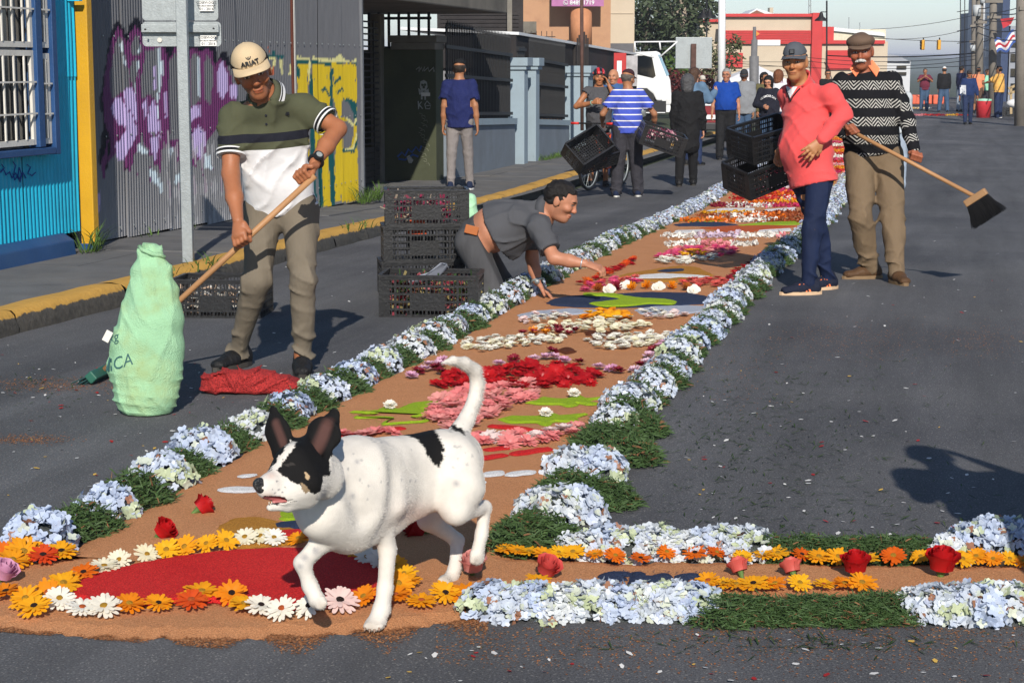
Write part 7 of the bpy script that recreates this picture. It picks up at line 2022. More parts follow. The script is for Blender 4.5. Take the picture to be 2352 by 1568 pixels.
# ---- litter on the road: petals, clippings, spilt sawdust
def litter(name,label,pts,cols,sz,m,z=0.004,stem=False):
    V=[];F=[];T=[]
    for p in pts:
        a=random.uniform(0,6.28);l=random.uniform(*sz);d=np.array([math.cos(a),math.sin(a),random.uniform(-.05,.3)]);w=np.array([-math.sin(a),math.cos(a),random.uniform(-.2,.2)])*l*(.32 if not stem else .06)
        b=len(V);p=np.array(p)+np.array([0,0,z]);V+=[p-w*.4,p+w*.4,p+d*l*.6+w,p+d*l,p+d*l*.6-w];F.append((b,b+1,b+2,b+3,b+4));T+=[(*random.choice(cols),1)]*5
    o=mesh_obj(name,V,F,m);at=o.data.color_attributes.new('Tint','FLOAT_COLOR','POINT');at.data.foreach_set('color',np.asarray(T,np.float32).ravel());tag(o,label,name.replace('_',' '),kind='stuff')
def spots(n,fn):
    out=[]
    while len(out)<n:
        p=fn()
        if p is not None:out.append(p)
    return out
def rg(cx,cy,sx,sy):
    def f():
        x,y=random.gauss(cx,sx),random.gauss(cy,sy)
        return G(x,y) if y>300 else None
    return f
def uni(x0,x1,y0,y1):return lambda:G(random.uniform(x0,x1),random.uniform(y0,y1))
offc=lambda p:not (XL(p[1])-.3<p[0]<XR(p[1])+.02)
pp=spots(150,uni(1550,2352,620,1250))+spots(70,uni(0,420,850,1250))+spots(80,uni(400,2352,440,700))+spots(60,uni(0,2352,1460,1568))+spots(40,rg(120,880,80,40))+spots(60,rg(600,900,200,60))
pp=[p for p in pp if offc(p)]
litter('loose_petals','loose white and red petals scattered over the road',pp,[(.75,.74,.72)]*5+[(.42,.03,.03)]*2+[(.7,.45,.1)],(.010,.028),PM['white'])
gp=spots(900,rg(1720,960,170,90))+spots(300,uni(1500,2300,800,1230))+spots(200,rg(1900,1180,200,50))+spots(120,rg(100,900,90,30))+spots(160,rg(1800,1480,250,12))+spots(120,uni(400,1300,700,1000))
gp=[p for p in gp if offc(p)]
litter('grass_clippings','dark green clippings scattered over the road',gp,[(.04,.075,.022),(.06,.09,.03),(.03,.05,.015)],(.015,.05),PM['white'],stem=True)
sp=spots(22000,lambda:(lambda x:G(x,np.interp(x,[0,250,500,800,1100],[1432,1452,1460,1444,1412])+abs(random.gauss(0,24))*(0.6+0.4*math.sin(x*.03))-4))(random.uniform(-20,1120)))+spots(2500,lambda:G(random.uniform(1000,2352),1440+abs(random.gauss(0,60))))+spots(1800,rg(120,885,90,9))+spots(900,rg(60,1010,50,6))+spots(1500,rg(1950,780,120,28))+spots(900,rg(2250,780,60,22))+spots(600,rg(1700,850,60,60))
sp=[p for p in sp if p[1]>4.3]
litter('spilt_sawdust','tan sawdust crumbs spilt over the road',sp,[(.36,.16,.07),(.42,.21,.10),(.30,.12,.05)],(.003,.0095),PM['white'],z=.002)

cv=[];ct=[]
for name_,cs_ in (('red_sawdust_oval',(.46,.012,.016)),):
    pass
def crumbs(poly,col,n,spread=7):
    out=[]
    for i in range(n):
        k=random.randrange(len(poly));a,b=poly[k],poly[(k+1)%len(poly)];t=random.random()
        p=G(a[0]+(b[0]-a[0])*t+random.gauss(0,spread),a[1]+(b[1]-a[1])*t+random.gauss(0,spread*.45));p[2]+=HS+.002;out.append(p)
    return out
for poly,col,n,lab in (([(165,1365),(240,1330),(430,1292),(640,1275),(790,1288),(890,1335),(870,1385),(740,1412),(580,1406),(420,1396),(260,1410)],[(.46,.012,.016),(.36,.01,.012)],1500,'red sawdust crumbs around the red oval'),([(505,1225),(590,1200),(700,1240),(640,1265),(560,1272)],[(.40,.18,.03)],500,'ochre sawdust crumbs around the ochre patch'),([(1258,702),(1400,683),(1580,680),(1636,695),(1540,708),(1330,712)],[(.03,.045,.09)],700,'navy sawdust crumbs around the navy oval'),([(1404,1330),(1450,1326),(1530,1328),(1610,1330),(1600,1350),(1450,1350)],[(.03,.045,.09)],250,'navy sawdust crumbs around the letters'),([(803,955),(905,945),(1012,928),(975,978),(880,985)],[(.30,.44,.02)],350,'lime sawdust crumbs around the left leaf star')):
    litter('sawdust_crumbs',lab,crumbs(poly,col,n),col,(.003,.007),PM['white'],z=.001)
# ================================================================ sacks, crates and other things on the street
M_SACK=mat('green_woven_sack',(0.30,0.54,0.32),0.40,0.16,5.0,0.55,170,spec=0.5,dirt=(0.30,0.36,0.13),dirtscale=4.5,dirtamt=0.75)
def sack():
    zb=zc_of(G(340,965));k=zb/FPX
    pr=[(338,950,48),(336,915,72),(334,850,84),(340,790,83),(349,730,73),(352,667,60),(346,617,47),(345,578,30),(345,562,20)]
    P=[]
    for a,b in zip(pr[:-1],pr[1:]):P.append(sec(PX(a[0],a[1],zb+.14),PX(b[0],b[1],zb+.14),(a[2]*k,min(a[2],62)*k*(0.85 if a[1]>700 else .55)),(b[2]*k,min(b[2],62)*k*(0.85 if b[1]>700 else .5)),VR,.03))
    O=G(338,930)
    def dsp(Pp):
        q=proj(Pp);y=q[...,1]
        low=np.clip((y-820)/100,0,1);top=np.clip((720-y)/100,0,1)
        return crease(Pp,UP+VR*.12,75,.009,1.0,1.0,4)*low+crease(Pp,VR+UP*.15+VF*.3,44,.022,2.0,1.2,3)*top+crease(Pp,VR-UP*.3,30,.010,4.0)*.8+crease(Pp,VR+UP*.5,36,.007,6.0)
    V,F=nets(P,0.008,cuts=[(G(340,965)+UP*.003,-UP),(PX(345,558,zb+.14),UP+VR*.1)],disp=dsp)
    t=thing('sack','tall pale green woven sack standing on the road left of the sweeping man','sack',O)
    J={'topV':V,'topF':F,'chest':O}
    b=mesh_obj('bag',V,F,M_SACK,t,True,O)
    MI=mat('sack_print',(0.03,0.10,0.10),0.6)
    for txt,x,y,sz in (('AICA',268,836,.078),('kg',262,775,.058)):
        v,f=text_mesh(txt,sz)
        pts=[];c=PX(x,y,zb)
        for q in v:
            w=c+VR*q[0]*0.8+UP*(q[2]+q[0]*.25);uv=proj(w);h=surf(J,uv[0],uv[1],.0025)
            pts.append(h if h is not None else w+VF*.1)
        mesh_obj('lettering',pts,f,MI,b,origin=O)
    # rolled lip of the mouth
    lp=[surf(J,x,y,.006) for x,y in ((322,568),(330,575),(340,580),(352,584),(366,586),(376,592))]
    lp=[p for p in lp if p is not None]
    MB().tube(lp,.010,6).build('rolled_lip',M_SACK,b,True,O)
    p=PX(247,772,zb+.1);MB().box(p,(.03,.004,.05),rotm(YAW) @ rotm(.5,'y')).build('label',M_WHITE,b,origin=O)
sack()
def netbag():
    O=G(580,908);z=zc_of(O);k=z/FPX
    P=[]
    for x,y,rx,ry in ((500,880,42,22),(540,872,50,26),(590,868,52,30),(640,878,50,24),(680,885,24,20),(620,890,70,18),(520,892,60,14)):
        P.append(ell(PX(x,y,z+.06),(rx*k,.085,ry*k),np.stack([VR,VF,UP],1),.02))
    P.append(cap(PX(580,855,z+.06),PX(592,838,z+.05),9*k,4*k,.01))
    V,F=nets(P,0.008,cuts=[(G(580,912)+UP*.003,-UP)],disp=lambda Pp:crease(Pp,VR+UP*.5,40,.024,1.5)+crease(Pp,UP-VR*.4,52,.020,3.5)+.012*nz(Pp,16,2.0))
    m,t,b=base_mat('red_net',0.75,0.25);L=t.links
    tc=nd(t,'ShaderNodeTexCoord')
    v=nd(t,'ShaderNodeTexVoronoi',i_Scale=110.0);v.feature='DISTANCE_TO_EDGE';L.new(tc.outputs['Object'],v.inputs['Vector'])
    r=nd(t,'ShaderNodeMapRange');r.inputs[1].default_value=.05;r.inputs[2].default_value=.35;L.new(v.outputs[0],r.inputs[0])
    mx=nd(t,'ShaderNodeMix',data_type='RGBA');L.new(r.outputs[0],mx.inputs['Factor']);mx.inputs['A'].default_value=(.42,.032,.03,1);mx.inputs['B'].default_value=(.16,.012,.014,1);L.new(mx.outputs['Result'],b.inputs['Base Color'])
    bp=nd(t,'ShaderNodeBump',i_Strength=.7,i_Distance=.008);bp.invert=True;L.new(r.outputs[0],bp.inputs['Height']);L.new(bp.outputs[0],b.inputs['Normal'])
    o=mesh_obj('net_bag',V,F,m,None,True,O,loc=O);tag(o,'crumpled red net bag lying at the feet of the sweeping man','net bag')
netbag()
# ---------------------------------------------------------------- plastic crates
M_CRATE=mat('black_crate_plastic',(0.013,0.013,0.014),0.38,0.25,12,0.15,60,spec=0.5)
def crate_wall(w,h,nv,solid=0.0):
    b=MB();t=.008
    for z in np.linspace(0,h,6):b.box((0,0,z),(w,t*(1.6 if z in (0,h) else 1.0),.012 if 0<z<h else .018))
    for i,x in enumerate(np.linspace(-w/2,w/2,nv)):b.box((x,0,h/2),(.0045 if (i%4 and 0<i<nv-1) else .013,t*.9,h))
    if solid:
        b.box((0,.001,h*.42),(w*.34,t*.7,h*.42))
    b.box((-w/2+.03,.002,h/2),(.05,t*.5,h*.9));b.box((w/2-.03,.002,h/2),(.05,t*.5,h*.9))
    return b
def crate_proto(L=.54,W=.36,H=.215):
    t=thing('plastic_crate',None,'crate')
    for sy in (-1,1):
        m=crate_wall(L,H,26,1);m.v=[v+np.array([0,sy*W/2,0]) for v in m.v];m.build('long_wall',M_CRATE,t)
    for sx in (-1,1):
        m=crate_wall(W-.01,H,20);m.v=[v @ rotm(PI/2).T+np.array([sx*L/2,0,0]) for v in m.v];m.build('end_wall',M_CRATE,t)
    m=MB()
    for x in np.linspace(-L/2+.02,L/2-.02,15):m.box((x,0,.01),(.010,W-.012,.010))
    for y in np.linspace(-W/2+.02,W/2-.02,11):m.box((0,y,.0085),(L-.012,.010,.010))
    m.build('base',M_CRATE,t)
    m=MB()
    for sy in (-1,1):m.box((0,sy*W/2,H+.012),(L*.98,.022,.012));
    for sx in (-1,1):m.box((sx*L/2,0,H+.013),(.022,W*.90,.012))
    m.build('rim',M_CRATE,t)
    return t
CR=crate_proto();cr_used=[False]
def place_crate(p,rz,lab,rot=None,s=1.0):
    t=CR if not cr_used[0] else copy_tree(CR);cr_used[0]=True
    t.location=Vector([float(v) for v in p]);t.rotation_euler=rot if rot is not None else (0,0,rz);t.scale=(s,s,s)
    tag(t,lab,'crate','black plastic flower crates');return t
c0=G(990,728);place_crate(c0+VF*.18,YAW-R(4),'black crate of leftover stems in front of the kneeling man feet',s=1.10)
cs=G(960,690)+VF*.38
for i,lab in enumerate(('lowest black crate of the stack behind the front crate','middle black crate of the stack behind the front crate','top black crate of the stack, with an orange smear')):
    place_crate(cs+UP*(.236*i)+VR*(.02*i),YAW+R(9-2*i),lab,s=1.0)
p=G(478,731);place_crate(p+VF*.19+VR*.06,YAW-R(5),'black crate on the road behind the sweeping man',s=1.0)
# what the crates hold
def stems(c,w,d,h,cols,n,name,label):
    V=[];F=[];T=[]
    for i in range(n):
        q=c+VR*random.uniform(-w,w)+VF*random.uniform(-d,d)+UP*random.uniform(.02,h);a=nrm(rng.normal(0,1,3));l=random.uniform(.03,.09);s_=nrm(np.cross(a,rng.normal(0,1,3)))*random.uniform(.004,.012)
        b=len(V);V+=[q-s_,q+s_,q+a*l+s_,q+a*l-s_];F.append((b,b+1,b+2,b+3));T+=[(*random.choice(cols),1)]*4
    o=mesh_obj(name,V,F,PM['white']);at=o.data.color_attributes.new('Tint','FLOAT_COLOR','POINT');at.data.foreach_set('color',np.asarray(T,np.float32).ravel());tag(o,label,'flowers',kind='stuff')
WINE=[(.22,.02,.04),(.10,.05,.03),(.05,.10,.03),(.35,.08,.10),(.30,.24,.10)]
stems(c0+VF*.18,.25,.15,.2,WINE,900,'flower_leftovers','wine red flower leftovers inside the front crate')
stems(cs+UP*.47,.2,.14,.17,[(.4,.05,.12),(.2,.02,.05),(.5,.4,.3)],250,'flower_leftovers','pink flower leftovers inside the top crate')
stems(G(478,731)+VF*.19,.2,.12,.16,[(.7,.68,.62),(.5,.36,.26)],220,'flower_leftovers','white flower leftovers inside the crate behind the sweeping man')
q=PX(957,523,zc_of(cs)-.21)
o=MB().prism([q+VR*a+UP*b for a,b in ((-.06,-.04),(-.05,.05),(.0,.06),(.06,.05),(.065,-.05),(.0,-.05))],VF*.004).build('orange_smear',mat('orange_smear',(0.45,0.06,0.015),0.7,0.3,30));tag(o,'orange paint patch on the side of the top crate','paint patch')
def soft_sheet(name,P,m,label,cat,res=.010,dsp=None):
    V,F=nets(P,res,disp=dsp);O=V.mean(0);o=mesh_obj(name,V,F,m,None,True,O,loc=O);tag(o,label,cat);return o
zc_=zc_of(cs)
soft_sheet('plastic_bag',[cap(PX(1070,470,zc_+.25),PX(1086,500,zc_+.25),.075,.05,.03),cap(PX(1080,458,zc_+.25),PX(1068,500,zc_+.2),.045,.05,.03)],mat('thin_green_plastic',(0.38,0.66,0.42),0.35,0.1,10,spec=.5),'crumpled pale green plastic bag behind the crate stack','plastic bag',dsp=lambda P_:crease(P_,VR+UP*.3,60,.014,1.0)+crease(P_,UP-VR*.6,45,.010,2.0))
V=[]
zf=zc_of(c0)+.10
for (x0,y0),(x1,y1) in zip(((930,655),(950,640),(985,622),(1012,606),(1022,603)),((980,650),(1000,640),(1020,628),(1030,617),(1032,614))):
    for t in np.linspace(0,1,5):V.append(PX(x0+(x1-x0)*t,y0+(y1-y0)*t,zf+.05*t)+UP*.012*math.sin(9*t+x0))
o=mesh_obj('plastic_sheet',V,[(i*5+j,i*5+j+1,(i+1)*5+j+1,(i+1)*5+j) for i in range(4) for j in range(4)],mat('grey_film',(0.22,0.24,0.29),0.25,0.1,8,spec=.6),None,True);tag(o,'folded grey plastic film sticking out of the front crate','plastic sheet')
so=o.modifiers.new('thick','SOLIDIFY');so.thickness=.003
# crates in people's hands
def tilted(p,yaw,pitch,roll):return (Matrix.Rotation(YAW+yaw,3,'Z') @ Matrix.Rotation(pitch,3,'Y') @ Matrix.Rotation(roll,3,'X')).to_euler()
pc=PX(1752,368,12.9)
place_crate(pc-UP*.16,0,'outer black crate carried by the man in the coral pullover',rot=tilted(pc,.5,-.30,.25),s=.84)
place_crate(pc+UP*.06+VR*.03+VF*.05,0,'inner black crate carried by the man in the coral pullover',rot=tilted(pc,.5,-.22,.2),s=.84)
place_crate(PX(1345,345,24.2)-UP*.05,0,'black crate tilted open to the left of the striped shirt man',rot=tilted(pc,.6,-.45,.9),s=1.05)
place_crate(PX(1362,368,24.5),0,'black crate hanging over the bicycle wheel',rot=tilted(pc,.5,-.25,.7),s=1.0)
place_crate(PX(1512,325,24.3)-UP*.08,0,'black crate of pink flowers at the right of the striped shirt man',rot=tilted(pc,.1,.33,.15),s=1.1)
stems(PX(1515,318,24.4),.2,.08,.1,[(.6,.25,.35),(.7,.5,.5),(.3,.03,.1)],220,'flower_leftovers','pink flowers inside the crate right of the striped shirt man')
# ---------------------------------------------------------------- bicycle
def bicycle():
    w1=G(1352,437);w2=w1+VF*0.95+VR*0.50
    d=nrm(w2-w1);d[2]=0;ax=np.cross(d,UP);r=.325
    t=thing('bicycle','bicycle with red grips and orange reflector held by the helmeted cyclist','bicycle',w1)
    ax1=nrm(ax+d*.0)
    for c in (w1,w2):
        c=c+UP*r
        wh=MB().torus(c,r-.02,.022,ax1,40,8).build('wheel',M_BLACK,t,True,w1)
        MB().torus(c,r-.045,.010,ax1,40,6).build('rim',M_GALV,wh,True,w1)
        MB().cyl(c-ax1*.04,c+ax1*.04,.02).build('hub',M_GALV,wh,True,w1)
        sp_=MB()
        for i in range(20):
            a=2*PI*i/20;s_,u_,_=frame_of(ax1);e=c+(s_*math.cos(a)+u_*math.sin(a))*(r-.05);sp_.tube([c+ax1*.03*(-1)**i,e],.0016,4,False)
        sp_.build('spokes',M_GALV,wh,False,w1)['kind']='stuff'
    MO=mat('orange_frame',(0.55,0.07,0.02),0.35,0.05,spec=.5)
    hd=w1+d*.12+UP*.78;bb=w1+d*.58+UP*.28;st_=w1+d*.72+UP*.78;rh=w2+UP*r;fh=w1+UP*r
    fr=MB()
    for a,b in ((hd,bb),(hd-UP*.04,st_),(bb,st_),(bb,rh),(st_-UP*.1,rh)):fr.cyl(a,b,.018,n=8)
    fr.build('frame',MO,t,True,w1)
    fk=MB()
    for s in (-1,1):fk.tube([hd,hd-UP*.15+ax1*s*.05,fh+ax1*s*.05],.014,8)
    fk.build('fork',M_BLACK,t,True,w1)
    hb=hd+UP*.16;
    MB().tube([hd,hb],.015,8).build('stem',M_BLACK,t,True,w1)
    MB().tube([hb-ax1*.30,hb-ax1*.08+d*.03,hb+ax1*.08+d*.03,hb+ax1*.30],.012,8).build('handlebar',M_BLACK,t,True,w1)
    for s in (-1,1):MB().cyl(hb+ax1*s*.22,hb+ax1*s*.34,.018).build('grip',mat('red_rubber',(0.55,0.03,0.025),0.5),t,True,w1)
    V,F=nets([sec(st_+UP*.10-d*.10,st_+UP*.10+d*.12,(.03,.025),(.075,.03),ax1,.03)],.01)
    mesh_obj('saddle',V,F,M_BLACK,t,True,w1)
    MB().cyl(st_,st_+UP*.1,.013).build('seat_post',M_GALV,t,True,w1)
    MB().box(w1+d*.02+UP*.62,(.10,.03,.035),rotm(YAW)).build('reflector',mat('orange_plastic',(0.6,0.08,0.02),0.4),t,origin=w1,bevel=.006)
bicycle()
# ================================================================ people further down the street
BLKC=cloth('black_cloth',(0.010,0.010,0.011));GREYP=cloth('grey_joggers',(0.21,0.19,0.185));CHAR=cloth('charcoal_trousers',(0.035,0.034,0.042));JEAN=cloth('blue_jeans',(0.05,0.09,0.16),var=.25);DJEAN=cloth('dark_jeans',(0.018,0.030,0.075),var=.25);LJEAN=cloth('pale_jeans',(0.30,0.36,0.44),var=.2)
SH_B=dict(m=M_BLKSHOE,sole=mat('dark_sole',(0.05,0.045,0.04),0.7));SH_W=dict(m=cloth('navy_runner',(0.012,0.02,0.05)),sole=M_SOLEW)
def bgp(label,x,y,face,h=1.70,dz=0.0,top=None,legs=None,shoes=SH_B,hair='#1a1410',hat=None,res=.02,skin='#9a6a4c',hairfn=short_hair,cat='man',fat=1.05,after=None,hthick=.012,hextra=None,**pk):
    P0=G(x,y,dz)
    J,s=pose(P0,face,h,**pk)
    root=person('person',label,J,dict(s=s,base=P0,res=res,resf=.0085 if res>.016 else .007,skin=skin,fat=fat,top=top,legs=legs,shoes=shoes,cat=cat,group='people along the street'))
    H,hc=J['Mhead'],J['head']
    if hair:hair_cut(H,hc,s,hairfn,hair,root,P0,hthick,.010,extra=hextra(H,hc,s) if hextra else ())
    if hat:cap_hat(H,hc,s*1.02,hat,hat,root,P0,.009)
    if after:after(J,root,P0,s)
    return J
capunder=lambda u,v,w:np.maximum(np.maximum(v-.01,-.05-w),w-.05)
NAVYT=cloth('navy_tee',(0.012,0.018,0.085))
bgp('man in navy tee, grey joggers and black cap walking away on the pavement',1056,437,8,1.70,dz=.12,top=dict(m=NAVYT,sleeve=.62,ease=.03,hem=.08,fold=.009),legs=dict(m=GREYP,ease=.010,fold=.008,rise=-.08),shoes=SH_W,hair='#2a221c',hairfn=capunder,hat=BLKC,res=.014,stepL=-.06,stepR=.16,armL=(.14,-.02,.12),armR=(.18,-.05,.1))
def stripes_mat():
    st=[];z=.80
    B=(0.055,0.085,0.42);W_=(.70,.68,.68)
    st.append((z,B))
    for k in range(9):
        zz=.93+k*.082;st+=[(zz,W_),(zz+.015,B)]
    st.append((1.75,B))
    return banded('blue_striped_cloth',(0,0,1),None,st,.4)
def striped(J,root,O,s):
    strap=None
bgp('man in blue and white striped shirt and maroon cap carrying crates',1440,452,6,1.69,top=dict(m=stripes_mat(),sleeve=.62,ease=.028,hem=.04,fold=.008),legs=dict(m=CHAR,ease=.034,fold=.012),shoes=SH_W,hair='#5a534d',hairfn=capunder,hat=cloth('maroon_cap',(0.045,0.018,0.022)),res=.013,fat=1.15,armL=(-.34,.0,1.13,-.36,.22,1.02),armR=(.36,.06,1.13,.36,.20,.98),head_turn=35,head_down=8,stepL=-.02,stepR=.10,stance=.25)
def cyclist(J,root,O,s):
    H,hc=J['Mhead'],J['head'];T=lambda u,v,w:hc+H @ (np.array([u,v,w])*s)
    V,F=nets([ell(T(0,-.015,.055),np.array([.094,.125,.092])*s,H,.01)],.008,cuts=[(T(0,0,.032),-H[:,2])],disp=lambda P_:.010*(np.abs(np.sin(((P_-hc) @ H[:,0])*75))<.35))
    u=np.abs(((V-hc) @ H[:,0]));C=np.where((np.sin(((V-hc) @ H[:,0])*75)>0)[:,None],np.array([[.50,.02,.025]]),np.array([[.012,.012,.014]]));C[((V-hc) @ H[:,2])<.05]=(.012,.012,.014)
    mesh_obj('helmet',V,F,mat('helmet_shell',None,.3,.05,vcol=True,spec=.5),root,True,O,col=C)
    MB().tube([T(.08,.0,.03),T(.065,.02,-.07),T(0,.05,-.125),T(-.065,.02,-.07),T(-.08,0,.03)],.006,6).build('chin_strap',BLKC,root,True,O)
    ph=J['wrL'];ear=T(-.085,.03,-.04)
    ph_=thing('phone','black phone the helmeted cyclist holds to his ear','phone',ear);MB().box(ear,(.012,.07,.14),H).build('handset',M_BLACK,ph_,origin=ear,bevel=.006)
    w=J['wrR'];d=nrm(J['elR']-w);MB().torus(w+d*.02,.032,.009,d,16,6).build('watch',mat('green_watch',(.20,.30,.24),.4),root,True,O)
bgp('cyclist in red helmet and grey sleeveless top talking on a phone',1374,428,176,1.70,top=dict(m=cloth('charcoal_heather',(0.065,0.065,0.072)),sleeve=.12,ease=.03,hem=.10,fold=.008),legs=dict(m=BLKC,len=.62),hair=None,res=.014,skin='#a06a48',armL=(-.26,.16,1.20,-.13,.12,1.50),armR=(.34,.06,1.18,.12,.30,1.24),after=cyclist)
bgp('bald man with blue hoodie behind the cyclist',1408,408,200,1.70,top=dict(m=cloth('blue_hoodie',(0.04,0.10,0.24)),sleeve=1.95,ease=.03,hem=.1,collar=.06),legs=dict(m=DJEAN),hair=None,skin='#b07c5e')
def coat(J,root,O,s):pass
bobfn=lambda u,v,w:np.minimum(np.maximum(v-.045-.3*np.maximum(w-.03,0),-.16-w),.055-w+.3*np.maximum(v-.05,0))
def bobx(H,c,s):
    T=lambda u,v,w:c+H @ (np.array([u,v,w])*s);return [cap(T(0,-.03,.02),T(0,-.055,-.10),.095*s,.085*s,.04),cap(T(.05,-.01,.0),T(.06,0,-.11),.045*s,.035*s,.04),cap(T(-.05,-.01,.0),T(-.06,0,-.11),.045*s,.035*s,.04)]
bgp('grey haired woman in long black coat walking away',1576,427,4,1.62,top=dict(m=BLKC,sleeve=1.9,ease=.045,hem=.10,skirt=.30,fold=.010,name='coat'),legs=dict(m=BLKC,ease=.02),hair='#4a4a4c',hairfn=bobfn,hextra=bobx,hthick=.02,res=.014,cat='woman',stepL=-.12,stepR=.12,armR=(.22,.02,.2),skin='#b5846b')
longfn=lambda u,v,w:np.minimum(np.maximum(v-.03,-.32-w),.06-w+.3*np.maximum(v-.05,0))
def longx(H,c,s):
    T=lambda u,v,w:c+H @ (np.array([u,v,w])*s);return [cap(T(0,-.05,.02),T(0,-.10,-.26),.085*s,.06*s,.04)]
DENIM=cloth('denim_jacket',(0.10,0.17,0.26))
bgp('woman with tied brown hair and denim jacket behind the black coat',1592,380,40,1.72,top=dict(m=DENIM,sleeve=1.95,ease=.045,hem=.06),legs=dict(m=DJEAN),hair='#4a3426',hairfn=longfn,hextra=longx,cat='woman',armR=(.24,.12,1.16,.20,.36,1.30),skin='#b98a72')
bgp('person with cream cap beyond the denim jacket',1610,318,150,1.52,top=dict(m=cloth('grey_jacket',(0.10,0.11,0.12)),sleeve=1.95),legs=dict(m=DJEAN),hair='#1a1410',hairfn=capunder,hat=cloth('cream_cap',(.5,.48,.42)))
def specs(J,root,O,s):
    H,hc=J['Mhead'],J['head'];T=lambda u,v,w:hc+H @ (np.array([u,v,w])*s)
    m=MB()
    for u in (-.034,.034):m.torus(T(u,.102,.004),.021*s,.0022,H[:,1],16,5)
    m.bar(T(-.013,.104,.006),T(.013,.104,.006),.003)
    for u in (-1,1):m.bar(T(u*.055,.10,.006),T(u*.078,.0,.008),.003)
    m.build('glasses',M_BLACK,root,False,O)
def polo_blue(J,root,O,s):
    specs(J,root,O,s)
    b=surf(J,1659,235,.004)
MBL=cloth('royal_blue_polo',(0.006,0.045,0.26))
bgp('grey haired man in royal blue polo and black trousers walking towards us',1665,366,184,1.70,top=dict(m=MBL,sleeve=.68,ease=.032,hem=-.03,belly=.08,fold=.007,collarm=MBL),legs=dict(m=cloth('black_slacks',(0.012,0.012,0.013)),ease=.028,fold=.008,belt=M_BLACK),hair='#8d8a86',res=.013,fat=1.18,skin='#a8745a',armL=(.22,.02,.1),armR=(.24,0,.12),stepL=.02,stepR=.14,after=polo_blue,head_turn=18)
bgp('man in grey hoodie and dark cap beside the blue polo',1706,352,190,1.68,top=dict(m=cloth('grey_hoodie',(0.20,0.21,0.225)),sleeve=1.95,ease=.04,hem=.1,collar=.05),legs=dict(m=JEAN),hair='#1a1410',hairfn=capunder,hat=cloth('dark_grey_cap',(0.03,0.032,0.036)),head_down=18,res=.016)
def sweat(J,root,O,s):
    MW=mat('print_white',(.72,.72,.72),.7)
    for txt,y,sz in (('GLAMOUR DAY',218,.058),):
        v,f=text_mesh(txt,sz,.001)
        c=J['chest']-VF*.2;uv0=proj(J['chest']+UP*.03);zc=uv0[2]-.15;pts=[]
        for q in v:
            w=PX(uv0[0],uv0[1],zc)+VR*q[0]*.72+UP*(q[2]-1.6*q[0]**2);u=proj(w);h=surf(J,u[0],u[1],.005);pts.append(h if h is not None else w)
        mesh_obj('lettering',pts,f,MW,J['top'],origin=O)
    specs(J,root,O,s)
bgp('young woman in black lettered sweatshirt and glasses',1762,362,205,1.56,top=dict(m=cloth('black_sweatshirt',(0.012,0.013,0.022)),sleeve=1.95,ease=.035,hem=.05),legs=dict(m=JEAN),hair='#0f0c0c',hairfn=bobfn,hextra=bobx,hthick=.016,cat='woman',res=.014,head_down=16,armR=(.26,.05,1.12,.04,.22,1.08),after=sweat,skin='#b98468')
def scarf(J,root,O,s):
    V,F=nets([cap(J['neck']-J['side']*.06,J['neck']+J['side']*.06,.06,k=.02),cap(J['neck']+J['side']*.05,J['chest']+J['side']*.1-UP*.1,.05,.06,.03)],.014,disp=lambda P_:crease(P_,UP+VR,40,.012,2))
    mesh_obj('scarf',V,F,cloth('patterned_scarf',(.34,.27,.33),var=.5),root,True,O)
bgp('woman with curly auburn hair, white top and patterned scarf',1784,348,30,1.66,top=dict(m=cloth('white_blouse',(.62,.62,.64)),sleeve=1.9,ease=.04),legs=dict(m=DJEAN),hair='#6b3f24',hairfn=bobfn,hextra=bobx,hthick=.03,cat='woman',after=scarf)
bgp('woman with long dark hair and olive jacket behind the sweatshirt',1752,345,150,1.62,top=dict(m=cloth('olive_jacket',(.10,.09,.04)),sleeve=1.9,ease=.04),legs=dict(m=BLKC),hair='#1c1412',hairfn=longfn,hextra=longx,cat='woman')
def shades(J,root,O,s):
    H,hc=J['Mhead'],J['head'];T=lambda u,v,w:hc+H @ (np.array([u,v,w])*s)
    MB().bar(T(-.06,.098,.004),T(.06,.098,.004),.012,.026).build('sunglasses',M_BLACK,root,False,O)
bgp('man in sunglasses half hidden between coral pullover and old man',1898,300,180,1.66,top=dict(m=BLKC,sleeve=1.9),legs=dict(m=JEAN),after=shades,res=.024)
bgp('person in pale jeans standing just behind the old man',2052,436,0,1.62,top=dict(m=cloth('pale_grey_shirt',(.42,.45,.47)),sleeve=1.9,ease=.03),legs=dict(m=LJEAN,ease=.03),res=.016,hair='#1a1410')
# --- the group beyond, at the right
bgp('man in maroon shirt photographing at the far crossing',2122,255,188,1.68,top=dict(m=cloth('maroon_shirt',(.13,.02,.04)),sleeve=.7,ease=.03,belly=.06),legs=dict(m=JEAN,ease=.03),fat=1.15,hair='#4a4440',armL=(-.28,.12,1.2,-.08,.32,1.36),armR=(.28,.12,1.2,.08,.32,1.36),res=.022)
bgp('man in black jacket, white cap and blue jeans seen from behind',2166,258,4,1.74,top=dict(m=BLKC,sleeve=1.95,ease=.05,hem=.02),legs=dict(m=JEAN,ease=.03),fat=1.15,hair='#2a2420',hairfn=capunder,hat=cloth('white_cap',(.7,.7,.68)),res=.022,stance=.3)
def vest(J,root,O,s):
    m=patch_on(J,2205,196,2219,226,5,.006);m.build('white_panel',cloth('white_panel',(.55,.57,.6)),J['top'],origin=O)
    m=patch_on(J,0,0,0,0,5,.007,shape=lambda u,v:(2206+24*u,232-12*u+14*v));m.build('grey_panel',cloth('grey_panel',(.38,.39,.41)),J['top'],origin=O)
